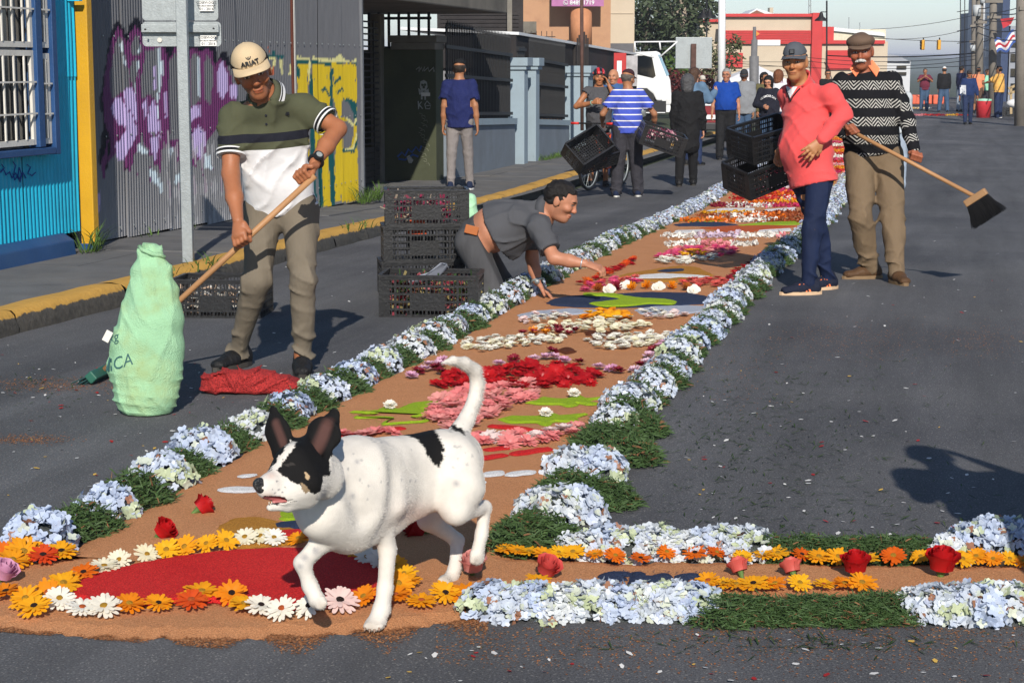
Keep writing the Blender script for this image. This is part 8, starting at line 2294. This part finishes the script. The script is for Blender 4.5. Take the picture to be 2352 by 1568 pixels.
bgp('man in blue vest and grey cap walking towards us',2222,286,182,1.64,top=dict(m=cloth('blue_vest',(.014,.03,.10)),sleeve=1.95,ease=.03,hem=0),legs=dict(m=DJEAN,ease=.016),hair='#1a1410',hairfn=capunder,hat=cloth('dark_grey_cap',(0.03,0.032,0.036)),res=.02,stepL=-.12,stepR=.14,armL=(.3,.05,.1),armR=(.3,-.05,.1),after=vest)
bgp('man in yellow shirt and dark jeans with his arm out',2292,271,-50,1.76,top=dict(m=cloth('yellow_shirt',(.66,.36,.09)),sleeve=.8,ease=.04,belly=.05),legs=dict(m=DJEAN,ease=.04),shoes=SH_W,fat=1.2,hair='#15100e',hairfn=capunder,hat=BLKC,armL=(-.26,.2,1.22,-.18,.44,1.16),res=.02)
bgp('man in navy jacket standing behind the blue vest man',2205,257,60,1.78,top=dict(m=cloth('navy_jacket',(.015,.02,.06)),sleeve=1.95),legs=dict(m=LJEAN),res=.024)
bgp('person in orange tee at the far crossing',2244,260,20,1.72,top=dict(m=cloth('orange_tee',(.70,.24,.12)),sleeve=.6),legs=dict(m=cloth('brown_shorts',(.10,.06,.04)),len=.6),res=.024,hair='#1a1410',hairfn=capunder,hat=cloth('dark_grey_cap',(0.03,0.032,0.036)))
bgp('person in mint green top and wide hat at the far crossing',2264,257,160,1.66,top=dict(m=cloth('mint_top',(.25,.55,.38)),sleeve=.6,ease=.06),legs=dict(m=CHAR),res=.024,hair='#3a302a')
bgp('person with pale cap and dark jacket at the right edge',2342,264,-80,1.64,top=dict(m=cloth('dark_olive_jacket',(.03,.025,.022)),sleeve=1.9),legs=dict(m=CHAR),res=.024,hair='#1a1410',hairfn=capunder,hat=cloth('white_cap',(.7,.7,.68)))
# someone beside the photographer, out of frame: only the shadow falls into the picture
tip=G(2110,1030);dirs=np.array([-math.sin(SUN_AZ),-math.cos(SUN_AZ),0]);Pb=tip-dirs*(1.70/math.tan(SUN_EL))
J,s=pose(Pb,10,1.72,armL=(-.22,.02,1.18,-.10,.18,1.34),armR=(.34,.05,1.22,.10,.25,1.45))
person('person','onlooker beside the camera whose shadow falls on the road at lower right',J,dict(s=s,base=np.array([Pb[0],Pb[1],0]),res=.02,resf=.009,top=dict(m=CHAR,sleeve=.6),legs=dict(m=DJEAN),shoes=SH_B,cat='man'))
def PH(x,y,d):                               # like PX, but d is the level distance along the view: upright things stay upright
    r=ray(x,y);p=r*(d/float(r @ VF));p[2]+=CAMH;return p
# ================================================================ the far end of the street
def vbox(b,x0,y0,x1,y1,zc,depth):
    """box facing the street crossing: front face fills a picture rectangle at distance zc"""
    a,c=PH(x0,y0,zc),PH(x1,y1,zc);w=abs((x1-x0)*zc/FPX);h=abs(a[2]-c[2]);m=(a+c)/2
    return b.box(m+VF*depth/2,(w,depth,h),rotm(YAW))
def V1(x0,y0,x1,y1,zc,depth,name,m,parent,O=None,bevel=0):return vbox(MB(),x0,y0,x1,y1,zc,depth).build(name,m,parent,origin=parent.location if parent else O,bevel=bevel)
def gthing(name,label,cat,x,zc,group=None):
    p=PH(x,155,zc);p[2]=float(gz(p[1]));return thing(name,label,cat,p,group=group)
M_CREAM=mat('cream_wall',(0.50,0.42,0.32),.85,.06,1.0,dirt=(0.36,.30,.23),dirtscale=.6,dirtamt=.3)
M_RED=mat('red_trim',(0.48,0.035,0.035),.6,.08,2.0)
M_DKSID=mat('dark_siding',(0.022,0.019,0.019),.8,.3,3,.2,20)
M_WHT2=mat('white_metal',(0.66,0.67,0.68),.5,.05,3)
M_RUST=mat('rusty_pole',(0.085,0.045,0.035),.8,.3,8,.3,40)
# left side behind the fence
t=gthing('dark_house','dark weatherboard house behind the black fence','house',1100,40)
V1(1005,-60,1200,300,40,8,'wall',M_DKSID,t)
for i in range(9):V1(1012,28+9*i,1190,35.5+9*i,39.96,.03,'weatherboard',M_DKSID,t)
V1(1165,-60,1176,90,39.5,.2,'corner_post',M_CONC,t)
t=gthing('orange_house','orange house with purple telephone sign behind the dark fence','house',1290,56)
V1(1178,-120,1400,300,56,9,'wall',mat('orange_render',(0.42,0.24,0.14),.85,.1,2,dirt=(.25,.13,.08)),t)
MB().cyl(PH(1335,20,55.4),PH(1335,110,55.4),.32,n=20).build('water_tank',mat('orange_tank',(0.45,0.20,0.10),.7),t,True,t.location)
V1(1195,50,1232,76,55.7,.3,'air_unit',M_CONC,t)
sg2=V1(1268,-60,1386,15,55.0,.08,'sign_board',mat('purple_sign',(0.36,0.13,0.29),.5),t)
v,f=text_mesh('8489 1719',.17,.003)
c=PH(1337,7,54.97);mesh_obj('lettering',v @ rotm(YAW).T+c,f,M_WHT2,sg2,origin=t.location)
MB().torus(PH(1299,7,54.97),.065,.008,VF,20,5).build('phone_icon',M_WHT2,sg2,origin=t.location)
MB().tube([PH(1296.5,4.5,54.97),PH(1297.5,8,54.97),PH(1301.5,9.8,54.97)],.012,5).build('phone_icon',M_WHT2,sg2,origin=t.location)
t=gthing('beige_building','tall plain beige building rising behind the awning','building',1412,66)
V1(1362,-160,1456,300,66,10,'wall',M_CREAM,t);V1(1372,30,1455,32,65.97,.03,'string_course',M_CREAM,t)
t=gthing('rusty_pole','thin rusty brown pole above the wide pillar','pole',1337,33.5)
MB().cyl(PH(1337,300,33.5),PH(1336,-40,33.5),.032).build('shaft',M_RUST,t,True,t.location)
t=gthing('board_fence','tall dark board fence with pointed tops beyond the pillars','fence',1290,37)
for i,x in enumerate(range(1232,1322,7)):
    tp=95+3*math.sin(i*1.7)
    V1(x,tp,x+6.2,330,37.2+.02*(i%2),.04,'board',M_DKSID,t)
for i,x in enumerate(range(1324,1352,4)):
    tp=66+22*abs(i-3)/3
    V1(x,tp,x+3.4,330,37+.02*(i%2),.04,'board',M_DKSID,t)
t=gthing('garden_railing','short black railing with spear points behind the board fence','railing',1215,42)
for i in range(7):V1(1195+12*i,72,1196.6+12*i,130,42,.03,'spear',M_BLACK,t)
V1(1190,84,1275,86,42.05,.03,'rail',M_BLACK,t)
t=thing('awning','long white edged awning over the shop front left of the truck','awning',atX(1330,300,-7.4))
a,b=atX(1192,74,-7.3),atX(1462,122,-7.3)
MB().prism([a,b,b-np.array([2.2,0,-.1]),a-np.array([2.2,0,-.1])],(0,0,-.05)).build('roof_sheet',M_WHT2,t,origin=t.location)
MB().prism([a-np.array([.05,0,.06]),b-np.array([.05,0,.06]),b-np.array([.05,0,.62]),a-np.array([.05,0,.62])],(-2.0,0,0)).build('fascia',M_DKSID,t,origin=t.location)
for (x0,y0,x1,y1) in ((1462,122,1502,132),(1456,97,1556,96),(1556,96,1515,132),(1458,97,1459,120),(1515,97,1517,115)):MB().cyl(PH(x0,y0,43),PH(x1,y1,43),.02,n=6).build('pipe',M_WHT2,t,True,t.location)
t=gthing('shop_front','closed grey roller shutter shop behind the cyclist','shop',1375,41)
V1(1346,160,1402,330,41.2,.2,'wall',M_DKSID,t)
for i in range(12):V1(1347,182+9.5*i,1401,190.5+9.5*i,41.1,.06,'shutter_slat',mat('shutter_grey',(0.16,0.155,0.15),.7,.2,4),t)
V1(1402,165,1414,330,41.25,.2,'door_post',M_BLACK,t);V1(1416,196,1434,330,41.6,.05,'pale_door',M_CREAM,t);V1(1436,170,1462,330,41.2,.1,'black_door',M_BLACK,t)
t=gthing('hanging_banner','red, black and white shop banner hanging from the awning','banner',1440,41.5)
V1(1410,122,1438,192,41.0,.02,'red_half',mat('banner_red',(0.42,0.03,0.03),.6),t);V1(1438.5,128,1464,198,40.98,.02,'pale_half',mat('banner_pale',(0.34,0.33,0.34),.6,.3,6),t)
V1(1417,140,1428,178,40.96,.01,'picture',M_WHT2,t)
# ---- lorry
def lorry():
    z=57.0;t=gthing('lorry','white lorry cab parked side on at the corner','lorry',1490,z);O=t.location
    k=lambda x,y:PH(x,y,z)
    MW=mat('lorry_white',(0.68,0.69,0.69),.4,.03,2,spec=.5)
    pl=[(1456,120),(1508,118),(1517,122),(1530,158),(1540,185),(1543,222),(1540,232),(1508,232),(1500,216),(1486,205),(1468,205),(1456,212)]
    cab=MB().prism([k(x,y) for x,y in pl],VF*2.0).build('cab',MW,t,origin=O,bevel=.05)
    wd=MB().prism([k(x,y)-VF*.01 for x,y in ((1457,128),(1497,128),(1506,175),(1500,180),(1457,170))],VF*.02).build('side_window',M_GLASS,cab,origin=O)
    MB().prism([k(1511,126)-VF*.005,k(1517,126),k(1537,172),k(1531,176)],VF*1.95+VR*.02).build('windscreen',mat('windscreen_blue',(.20,.34,.45),.15,spec=.6),cab,origin=O)
    V1(1494,138,1500,160,z-.12,.1,'mirror',M_BLACK,cab);V1(1503,180,1507,192,z-.12,.1,'mirror',M_BLACK,cab)
    MB().prism([k(x,y)-VF*.02 for x,y in ((1458,215),(1466,203),(1486,203),(1502,218),(1504,240),(1494,240),(1490,226),(1478,212),(1464,214))],VF*.3).build('wheel_arch',M_BLACK,t,origin=O)
    V1(1484,232,1530,262,z-.03,1.9,'step',M_BLACK,t);V1(1484,258,1528,260,z-.06,.05,'step_edge',M_WHT2,t)
    V1(1521,224,1543,258,z-.02,1.9,'bumper',MW,t);V1(1530,228,1540,240,z-.05,.05,'headlight',mat('lamp_glass',(.6,.6,.6),.2,spec=.6),t)
    V1(1300,100,1454,245,z+.3,2.2,'load_body',mat('load_grey',(.10,.10,.11),.6),t)
    for x in (1474,1360):
        c=k(x,255)+VF*.05;w=MB().cyl(c,c+VF*.3,.40,n=28).build('wheel',M_BLACK,t,True,O);MB().cyl(c-VF*.01,c+VF*.05,.2,n=20).build('hub',M_GALV,w,True,O)
lorry()
# ---- trees
def tree(label,x,base_y,zc,trunk_top,crown,n,lr,col,seed,trunkc=(0.20,0.17,0.14),tr=.16,sparse=1.0,limbs=7,shape=None):
    r=random.Random(seed);p=PH(x,155,zc);gy0=float(gz(p[1]));p[2]=gy0
    t=thing('tree',label,'tree',p);O=p
    top=PH(*trunk_top,zc);m=MB();tips=[]
    mid=(p+top)/2+VR*r.uniform(-.15,.15);m.tube([p,mid,top],[tr,tr*.75,tr*.4],8)
    cs=[(PH(cx,cy,zc+dz),rr) for cx,cy,dz,rr in crown]
    for c,rr in cs:
        st_=p+(top-p)*r.uniform(.45,.95);q=(st_+c)/2+np.array([0,0,.1*rr]);m.tube([st_,q,c],[tr*.35,tr*.22,tr*.07],5)
        for j in range(4):m.tube([c,c+nrm([r.gauss(0,1),r.gauss(0,1),r.gauss(0,.8)])*rr*.8],[tr*.08,tr*.02],4)
    m.build('trunk',mat('bark%d'%seed,trunkc,.9,.3,4,.5,12),t,True,O)
    V=[];F=[];
    for i in range(n):
        c,rr=r.choice(cs);d=nrm([r.gauss(0,1),r.gauss(0,1),r.gauss(0,.9)])*rr*(r.random()**.45);
        if nz(np.array(c+d)[None],2.6/max(rr,.3),seed)[0]>.28*sparse:continue
        q=c+d;a=nrm([r.gauss(0,1),r.gauss(0,1),r.gauss(-.3,.6)]);b=nrm(np.cross(a,[r.gauss(0,1),r.gauss(0,1),r.gauss(0,1)]));l=lr*r.uniform(.6,1.2)
        k=len(V);V+=[q,q+a*l*.5+b*l*.22,q+a*l,q+a*l*.5-b*l*.22];F.append((k,k+1,k+2,k+3))
    mesh_obj('crown',V,F,mat('leaf%d'%seed,col,.6,.45,2.5,spec=.3),t,False,O)
tree('large grey green tree behind the lorry',1480,260,80,(1488,20),[(1470,20,0,1.5),(1500,50,1,1.4),(1530,15,-1,1.5),(1490,-30,0,1.8),(1465,75,0,1.0),(1525,85,1,1.1),(1505,110,0,.9),(1545,50,0,1.1)],5200,.30,(0.045,0.065,0.032),3,tr=.22)
tree('pale trunked tree with dark crown left of the white mast',1566,260,76,(1568,0),[(1560,-10,0,1.5),(1600,15,1,1.2),(1545,40,0,1.0),(1580,60,0,.9),(1620,-5,0,.9),(1555,95,0,.7)],3000,.28,(0.05,0.07,0.035),5,trunkc=(.30,.25,.20),tr=.34)
tree('slender sparse street tree in front of the cream building',1650,250,62,(1650,95),[(1622,110,0,.42),(1640,130,0,.5),(1668,105,0,.5),(1680,130,0,.5),(1655,150,0,.45),(1625,150,0,.4),(1690,100,0,.3)],1100,.17,(0.075,0.085,0.035),8,tr=.05)
tree('green leafy shrub right of the lorry',1560,260,66,(1560,180),[(1545,150,0,.5),(1555,165,0,.5)],500,.3,(0.07,0.12,0.03),11,tr=.04)
tree('dark red bush behind the back of the street sign',1575,260,64,(1575,200),[(1545,185,0,.5),(1565,195,0,.5),(1540,205,0,.45),(1625,180,0,.5),(1640,190,0,.45),(1600,200,0,.5)],2600,.16,(0.11,0.022,0.022),13,tr=.05)
# ---- signs and poles in the middle distance
t=gthing('street_sign','large grey sign seen from behind on a brown post','road sign',1593,47)
V1(1552,86,1635,158,47.0,.03,'panel',M_GALV,t,bevel=.01);V1(1586.5,101,1598,300,46.85,.10,'post',M_RUST,t)
t=gthing('flag_mast','tall thick white mast in front of the cream building','mast',1659,55)
a=PH(1659,155,55);MB().tube([np.array([a[0],a[1],-.25]),PH(1659,-120,55)],[.12,.10],16).build('shaft',M_WHT2,t,True,t.location)
def lamp(x,zc,ybell,xb,label,both=False):
    t=gthing('street_lamp',label,'street lamp',x,zc);O=t.location
    MB().cyl(PH(x,300,zc),PH(x,ybell-40,zc),.03,n=8).build('post',M_BLACK,t,True,O)
    for q in ([xb]+([2*x-xb] if both else [])):
        MB().tube([PH(x,ybell-14,zc),PH(q,ybell-14,zc)],.018,6).build('arm',M_BLACK,t,True,O)
        b=PH(q,ybell,zc);MB().lathe([(.03,.22),(.06,.16),(.09,.05),(.22,-.06),(.23,-.10)],16,b).build('shade',M_BLACK,t,True,O)
        MB().cyl(PH(q,ybell-14,zc),b+UP*.2,.012,n=6).build('rod',M_BLACK,t,True,O)
lamp(1623,66,36,1630,'black bell shaped street lamp left of the white mast',True);lamp(1899,66,42,1886,'black bell shaped street lamp above the old man',False)
t=gthing('signal_pole','stepped grey metal pole with orange arrow sign','pole',1732,58)
MB().tube([PH(1732,290,58),PH(1732,130,58),PH(1732,129,58),PH(1733,92,58),PH(1733,91,58),PH(1733,62,58)],[.15,.15,.10,.10,.06,.05],12).build('shaft',mat('dull_grey_pole',(.14,.14,.145),.6,.15),t,True,t.location)
MB().prism([PH(1737,72,57.9),PH(1745,78,57.9),PH(1737,84,57.9)],VF*.02).build('orange_arrow',mat('sign_orange',(.6,.22,.04),.5),t,origin=t.location)
V1(1738,92,1792,105,58.2,.03,'white_plate',M_WHT2,t)
# ---- cream and red building
t=gthing('red_trim_building','cream two storey building with red cornice, louvres and corner column','building',1790,95)
z=95
V1(1664,36,1880,330,z,14,'wall',M_CREAM,t);V1(1606,48,1664,330,z+2,12,'side_wall',M_CREAM,t)
V1(1660,32,1884,39,z-.25,1,'cornice',M_RED,t);V1(1604,45,1662,51,z+1.8,1,'cornice',M_RED,t)
for i in range(8):V1(1666,70.5+3.9*i,1862,73.7+3.9*i,z-.2,.15,'louvre',M_RED,t)
V1(1863,30,1886,330,z-.4,.8,'corner_column',M_RED,t)
V1(1886,62,1912,330,z+1,8,'red_bay',M_RED,t)
V1(1886,96,2035,330,z+.6,10,'annexe',M_CREAM,t);V1(1886,93,2032,101,z+.4,.3,'annexe_band',M_RED,t)
w=V1(1898,116,1980,160,z+.45,.1,'window',M_RED,t);V1(1904,121,1974,154,z+.4,.06,'pane',M_GLASS,w)
w=V1(1668,122,1706,155,z-.15,.1,'window',M_RED,t);V1(1672,126,1702,151,z-.2,.06,'pane',M_GLASS,w)
for y in (142,152,163,174,190):V1(1664,y,1860,y+.6,z-.03,.05,'siding_joint',M_CONC,t)
t=gthing('white_gable_house','small white gabled roof peeping over the cream building','house',1745,120)
a=PH(1712,36,120);b_=PH(1780,36,120);c=PH(1738,20,120)
MB().prism([a,b_,PH(1772,30,120),c],VF*6).build('gable',M_WHT2,t,origin=t.location)
MB().prism([PH(1716,36,119.9),PH(1765,36,119.9),PH(1738,24,119.9)],-VF*.05).build('brick_gable',mat('brick_gable',(.22,.09,.06),.8),t,origin=t.location);V1(1768,18,1776,30,120,1,'chimney',M_CREAM,t)
t=gthing('pale_far_house','pale cream house beyond the bell lamp','house',1950,118)
V1(1905,68,2030,330,118,8,'wall',mat('pale_cream',(.60,.55,.42),.8),t);MB().prism([PH(1900,70,117.8),PH(1905,62,117.8),PH(2030,76,117.8),PH(2034,84,117.8)],VF*9).build('roof',M_WHT2,t,origin=t.location)
for (x,h) in ((1950,40),(1975,52)):MB().cyl(PH(x,75,118),PH(x,h,118),.03,n=5).build('aerial',M_GALV,t,origin=t.location)
t=gthing('radio_mast','thin lattice radio mast behind the red corner column','mast',1860,130)
for dx in (-3,3):MB().cyl(PH(1860+dx,200,130),PH(1860+dx*.6,-60,130),.04,n=5).build('leg',M_GALV,t,origin=t.location)
for i in range(12):MB().cyl(PH(1857,180-18*i,130),PH(1863,171-18*i,130),.025,n=4).build('brace',M_GALV,t,origin=t.location)
# ---- white tents
def tent(x0,x1,ye,yp,zc,label):
    t=gthing('tent',label,'tent',(x0+x1)/2,zc);O=t.location;M_T=mat('tent_white',(.72,.72,.74),.6,.03)
    a,b=PH(x0,ye,zc),PH(x1,ye,zc);c,d=b+VF*3,a+VF*3;ap=PH((x0+x1)/2,yp,zc+1.5)
    MB().add([a,b,c,d,ap],[(0,1,4),(1,2,4),(2,3,4),(3,0,4),(3,2,1,0)]).build('roof',M_T,t,origin=O)
    MB().prism([a,b,b-UP*.22,a-UP*.22],VF*.02).build('valance',M_T,t,origin=O)
    for p in (a,b,c,d):MB().cyl(np.array([p[0],p[1],-.25]),p,.025,n=6).build('pole',M_WHT2,t,origin=O)
tent(1618,1700,190,168,72,'white tent roof behind the blue polo');tent(1672,1806,182,150,68,'larger white tent roof behind the lettered sweatshirt')
# ---- car behind the walkers
def car():
    z=43;t=gthing('parked_car','dark red and white car rear parked behind the blue polo','car',1630,z);O=t.location
    MC=mat('car_red',(.20,.02,.025),.3,.05,spec=.5)
    V1(1596,236,1668,292,z,3.6,'body',MC,t,bevel=.08);V1(1602,205,1662,240,z+.5,2.2,'cabin',M_GLASS,t,bevel=.12)
    V1(1594,282,1670,300,z-.1,.4,'bumper',mat('bumper_dark',(.03,.03,.032),.5),t,bevel=.03)
    for x in (1598,1652):V1(x,246,x+14,262,z-.04,.1,'tail_light',mat('tail_red',(.5,.02,.02),.3),t)
    V1(1600,234,1664,243,z-.03,.1,'chrome_bar',M_WHT2,t);V1(1622,264,1644,274,z-.05,.05,'number_plate',M_WHT2,t)
    for x in (1601,1664):
        c=PH(x,305,z+.4);c[2]=-.23+.3;w=MB().cyl(c-VR*.1,c+VR*.1,.3,n=20).build('wheel',M_BLACK,t,True,O)
car()
# ---- right side: poles, cables, buildings
M_POLE=mat('weathered_pole',(.19,.17,.145),.85,.2,3)
def upole(x,zc,r,label,cans=(),arms=()):
    t=gthing('utility_pole',label,'utility pole',x,zc);O=t.location;p=t.location
    MB().tube([np.array([p[0],p[1],-.25]),PH(x,-160,zc)],[r,r*.8],12).build('shaft',M_POLE,t,True,O)
    for (y,w) in arms:MB().bar(PH(x-w,y,zc-.15),PH(x+w,y,zc-.15),.09,.1).build('cross_arm',M_POLE,t,origin=O)
    for (dx,y0,y1,w) in cans:
        MB().cyl(PH(x+dx,y0,zc-.2),PH(x+dx,y1,zc-.2),w*zc/FPX,n=14).build('transformer',mat('transformer_grey',(.42,.44,.45),.5),t,True,O)
upole(2252,74,.17,'concrete utility pole with grey transformer above the crowd',[(-8,12,38,9),(6,-6,8,6)],[(-4,16),(52,14)])
upole(2283,70,.16,'concrete utility pole right of the transformer pole',[],[(4,20),(40,16)])
upole(2238,88,.12,'thin utility pole left of the transformer pole',[(-4,104,118,6)],[(60,10),(96,12)])
upole(2349,55,.19,'dark utility pole cut by the right edge',[],[(20,8)])
t=gthing('white_tower_block','white and grey town buildings behind the utility poles','building',2280,96)
M_GREYB=mat('grey_block',(.26,.28,.32),.7,.1,1)
V1(2222,30,2246,330,99,2,'grey_wing',M_GREYB,t);V1(2242,-60,2300,330,97,2,'white_wing',mat('white_block',(.52,.54,.57),.7,.08,1),t);V1(2300,-120,2316,330,94,2,'blue_slab',mat('navy_slab',(.03,.05,.11),.5),t);V1(2316,60,2360,330,95,2,'grey_annexe',M_GREYB,t)
for i in range(3):
    for j in range(5):
        w=V1(2246+18*i,20+44*j,2256+18*i,44+44*j,96.9,.12,'window',M_WHT2,t);V1(2248+18*i,23+44*j,2254+18*i,41+44*j,96.85,.1,'pane',M_GLASS,w)
for j in range(4):V1(2322,90+34*j,2340,108+34*j,94.9,.15,'window',M_GLASS,t)
t=gthing('white_shop','white flat roofed shop right of the old man','building',2050,104)
V1(2020,140,2088,330,104,8,'wall',mat('white_block',(.52,.54,.57),.7,.08,1),t);MB().prism([PH(2010,140,103.8),PH(2030,124,103.8),PH(2062,128,103.8),PH(2092,142,103.8)],VF*9).build('roof',M_GREYB,t,origin=t.location)
for y in (152,166):V1(2060,y,2082,y+7,103.9,.12,'window',M_GLASS,t)
for i,(x,zc,lab) in enumerate(((2121,84,'yellow traffic light with black visors hanging on the left'),(2158,84,'yellow traffic light seen from behind on the right'))):
    t=thing('traffic_light',lab,'traffic light',PH(x,104,zc));O=t.location;MYL=mat('signal_yellow',(.60,.30,.02),.5)
    V1(x-3.5,92,x+3.5,115,zc,.3,'housing',MYL,t,bevel=.03);MB().cyl(PH(x,93,zc+.1),PH(x,87,zc+.1),.03,n=6).build('hanger',M_BLACK,t,origin=O)
    if i==0:
        for y in (97,104,111):MB().cyl(PH(x-3.5,y,zc+.1),PH(x-7.5,y,zc+.1),.07,n=10).build('visor',M_BLACK,t,True,O)
def cable(pts,zc,r,label,sag=6):
    P=[]
    for i in range(len(pts)-1):
        (x0,y0,d0),(x1,y1,d1)=pts[i],pts[i+1]
        for t_ in np.linspace(0,1,13)[(0 if i==0 else 1):]:P.append(PH(x0+(x1-x0)*t_,y0+(y1-y0)*t_+sag*4*t_*(1-t_),d0+(d1-d0)*t_))
    o=MB().tube(P,r,5,False).build('cable',M_BLACK,None,True,P[0],loc=P[0]);tag(o,label,'cable','overhead cables')
cable([(2000,68,95),(2245,34,74)],80,.012,'single thin cable highest above the traffic lights')
cable([(1960,84,95),(2245,96,84)],80,.014,'cable carrying the two traffic lights',3)
cable([(1990,86,95),(2240,62,84)],80,.012,'thin cable just above the traffic lights',14)
cable([(1900,128,95),(2245,122,80)],80,.030,'thick cable bundle below the traffic lights',6)
cable([(1850,132,95),(2245,128,80)],80,.014,'thin cable under the thick bundle',12)
cable([(1850,140,95),(2245,136,80)],80,.014,'second thin cable under the thick bundle',14)
cable([(1660,143,90),(2245,150,80)],80,.014,'lowest long cable crossing the cream building',12)
cable([(2245,30,74),(2352,14,60)],80,.016,'short cable at upper right between the poles',6);cable([(2245,44,74),(2352,40,60)],80,.016,'second short cable at upper right between the poles',8);cable([(2245,60,74),(2352,66,60)],80,.02,'drooping short cable at upper right between the poles',10)
for i,(a,b,sg) in enumerate((((2245,20,74),(2290,10,70),4),((2245,75,74),(2352,90,60),9),((2283,30,70),(2352,28,57),5),((2245,110,80),(2352,118,60),8),((2238,64,88),(2283,50,70),5),((2238,96,88),(2283,84,70),6))):
    cable([a,b],80,.02,f'tangled cable between the right hand poles, {nth[i]} counted downwards',sg)
t=gthing('rooftop_aerial','thin rooftop aerials left of the transformer pole','aerial',2212,98)
for x,y0,y1 in ((2206,0,150),(2216,-20,150)):MB().cyl(PH(x,y1,98),PH(x,y0,98),.025,n=5).build('rod',M_BLACK,t,origin=t.location)
for y in (28,72,100):MB().cyl(PH(2198,y,98),PH(2224,y-4,98),.02,n=5).build('cross_rod',M_BLACK,t,origin=t.location)
t=gthing('drape_flag','red, white and blue striped bunting hanging from the poles','bunting',2306,69)
for i,c in enumerate(((.05,.10,.32),(.62,.62,.64),(.42,.03,.04),(.62,.62,.64),(.05,.10,.32))):
    V=[]
    for u in np.linspace(0,1,9):
        for v_ in (i*.2,(i+1)*.2):V.append(PH(2284+44*u+6*v_,92-22*u*u+30*v_-6*math.sin(u*9),69+.1*math.sin(7*u)))
    mesh_obj('stripe',V,[(q*2,q*2+2,q*2+3,q*2+1) for q in range(8)],mat('bunting%d'%(i%5),c,.7),t,True,t.location)
mesh_obj('red_cloth',[PH(2298,44,69),PH(2330,40,69),PH(2322,56,69.1),PH(2304,66,69)],[(0,1,2,3)],mat('bunting2',(.42,.03,.04),.7),t,False,t.location)
# ---- things at the far crossing
t=gthing('barrier','orange plastic road barrier at the far crossing','barrier',2115,84)
for i in range(3):V1(2088+28*i,218,2113+28*i,240,84,.4,'section',mat('barrier_orange',(.62,.12,.06),.5),t,bevel=.05)
petal_row([(2082,2125,'pink'),(2120,2160,'red'),(2140,2175,'wine'),(2170,2200,'yellow'),(2195,2235,'red')],'pink, red and yellow petal band across the far crossing',266,.8)
petal_row([(2088,2130,'yellow'),(2100,2140,'white')],'yellow and white petals behind the far crossing band',250,1.0)
t=gthing('red_cooler','red drum standing beside the yellow shirt man','drum',2263,64)
MB().lathe([(.0,.0),(.24,.0),(.26,.55),(.26,.58),(0,.58)],18,np.array(t.location)).build('drum',mat('drum_red',(.48,.03,.04),.5),t,True,t.location);MB().lathe([(.27,.58),(.27,.64),(0,.66)],18,np.array(t.location)).build('lid',mat('mint_lid',(.3,.55,.42),.5),t,True,t.location)
t=gthing('wooden_barricade','pale wooden rail barricade at the right edge','barricade',2335,62)
for (x0,y0,x1,y1) in ((2316,204,2356,186),(2316,216,2356,202),(2322,200,2322,262),(2350,190,2350,262)):MB().bar(PH(x0,y0,62),PH(x1,y1,62),.05,.08).build('rail',mat('pale_timber',(.36,.27,.15),.8),t,origin=t.location)
for i,x in enumerate((2318,2340)):
    o=place_crate(G(x,268),YAW,f'{"left" if i == 0 else "right"} black crate at the foot of the wooden barricade',s=1.4)
o=soft_sheet('white_cloth',[ell(PH(2336,238,61),(.35,.2,.16),k=.03),cap(PH(2328,236,61),PH(2350,248,61),.1,.08,.04)],mat('white_cloth',(.66,.66,.66),.8),'crumpled white cloth heaped on the barricade','cloth',.04)
# ---- air: faint morning haze over the far end of the street
hz=MB().box((0,4600,18),(14000,9400,56)).build('haze',None);tag(hz,kind='stuff');hz.location=(0,0,0)
m=bpy.data.materials.new('haze_air');m.use_nodes=True;nt=m.node_tree;nt.nodes.remove(nt.nodes['Principled BSDF'])
pv=nd(nt,'ShaderNodeVolumePrincipled');pv.inputs['Color'].default_value=(.80,.85,1.0,1);pv.inputs['Density'].default_value=0.00045;pv.inputs['Anisotropy'].default_value=0.0
nt.links.new(pv.outputs[0],nt.nodes['Material Output'].inputs['Volume']);hz.data.materials.append(m)
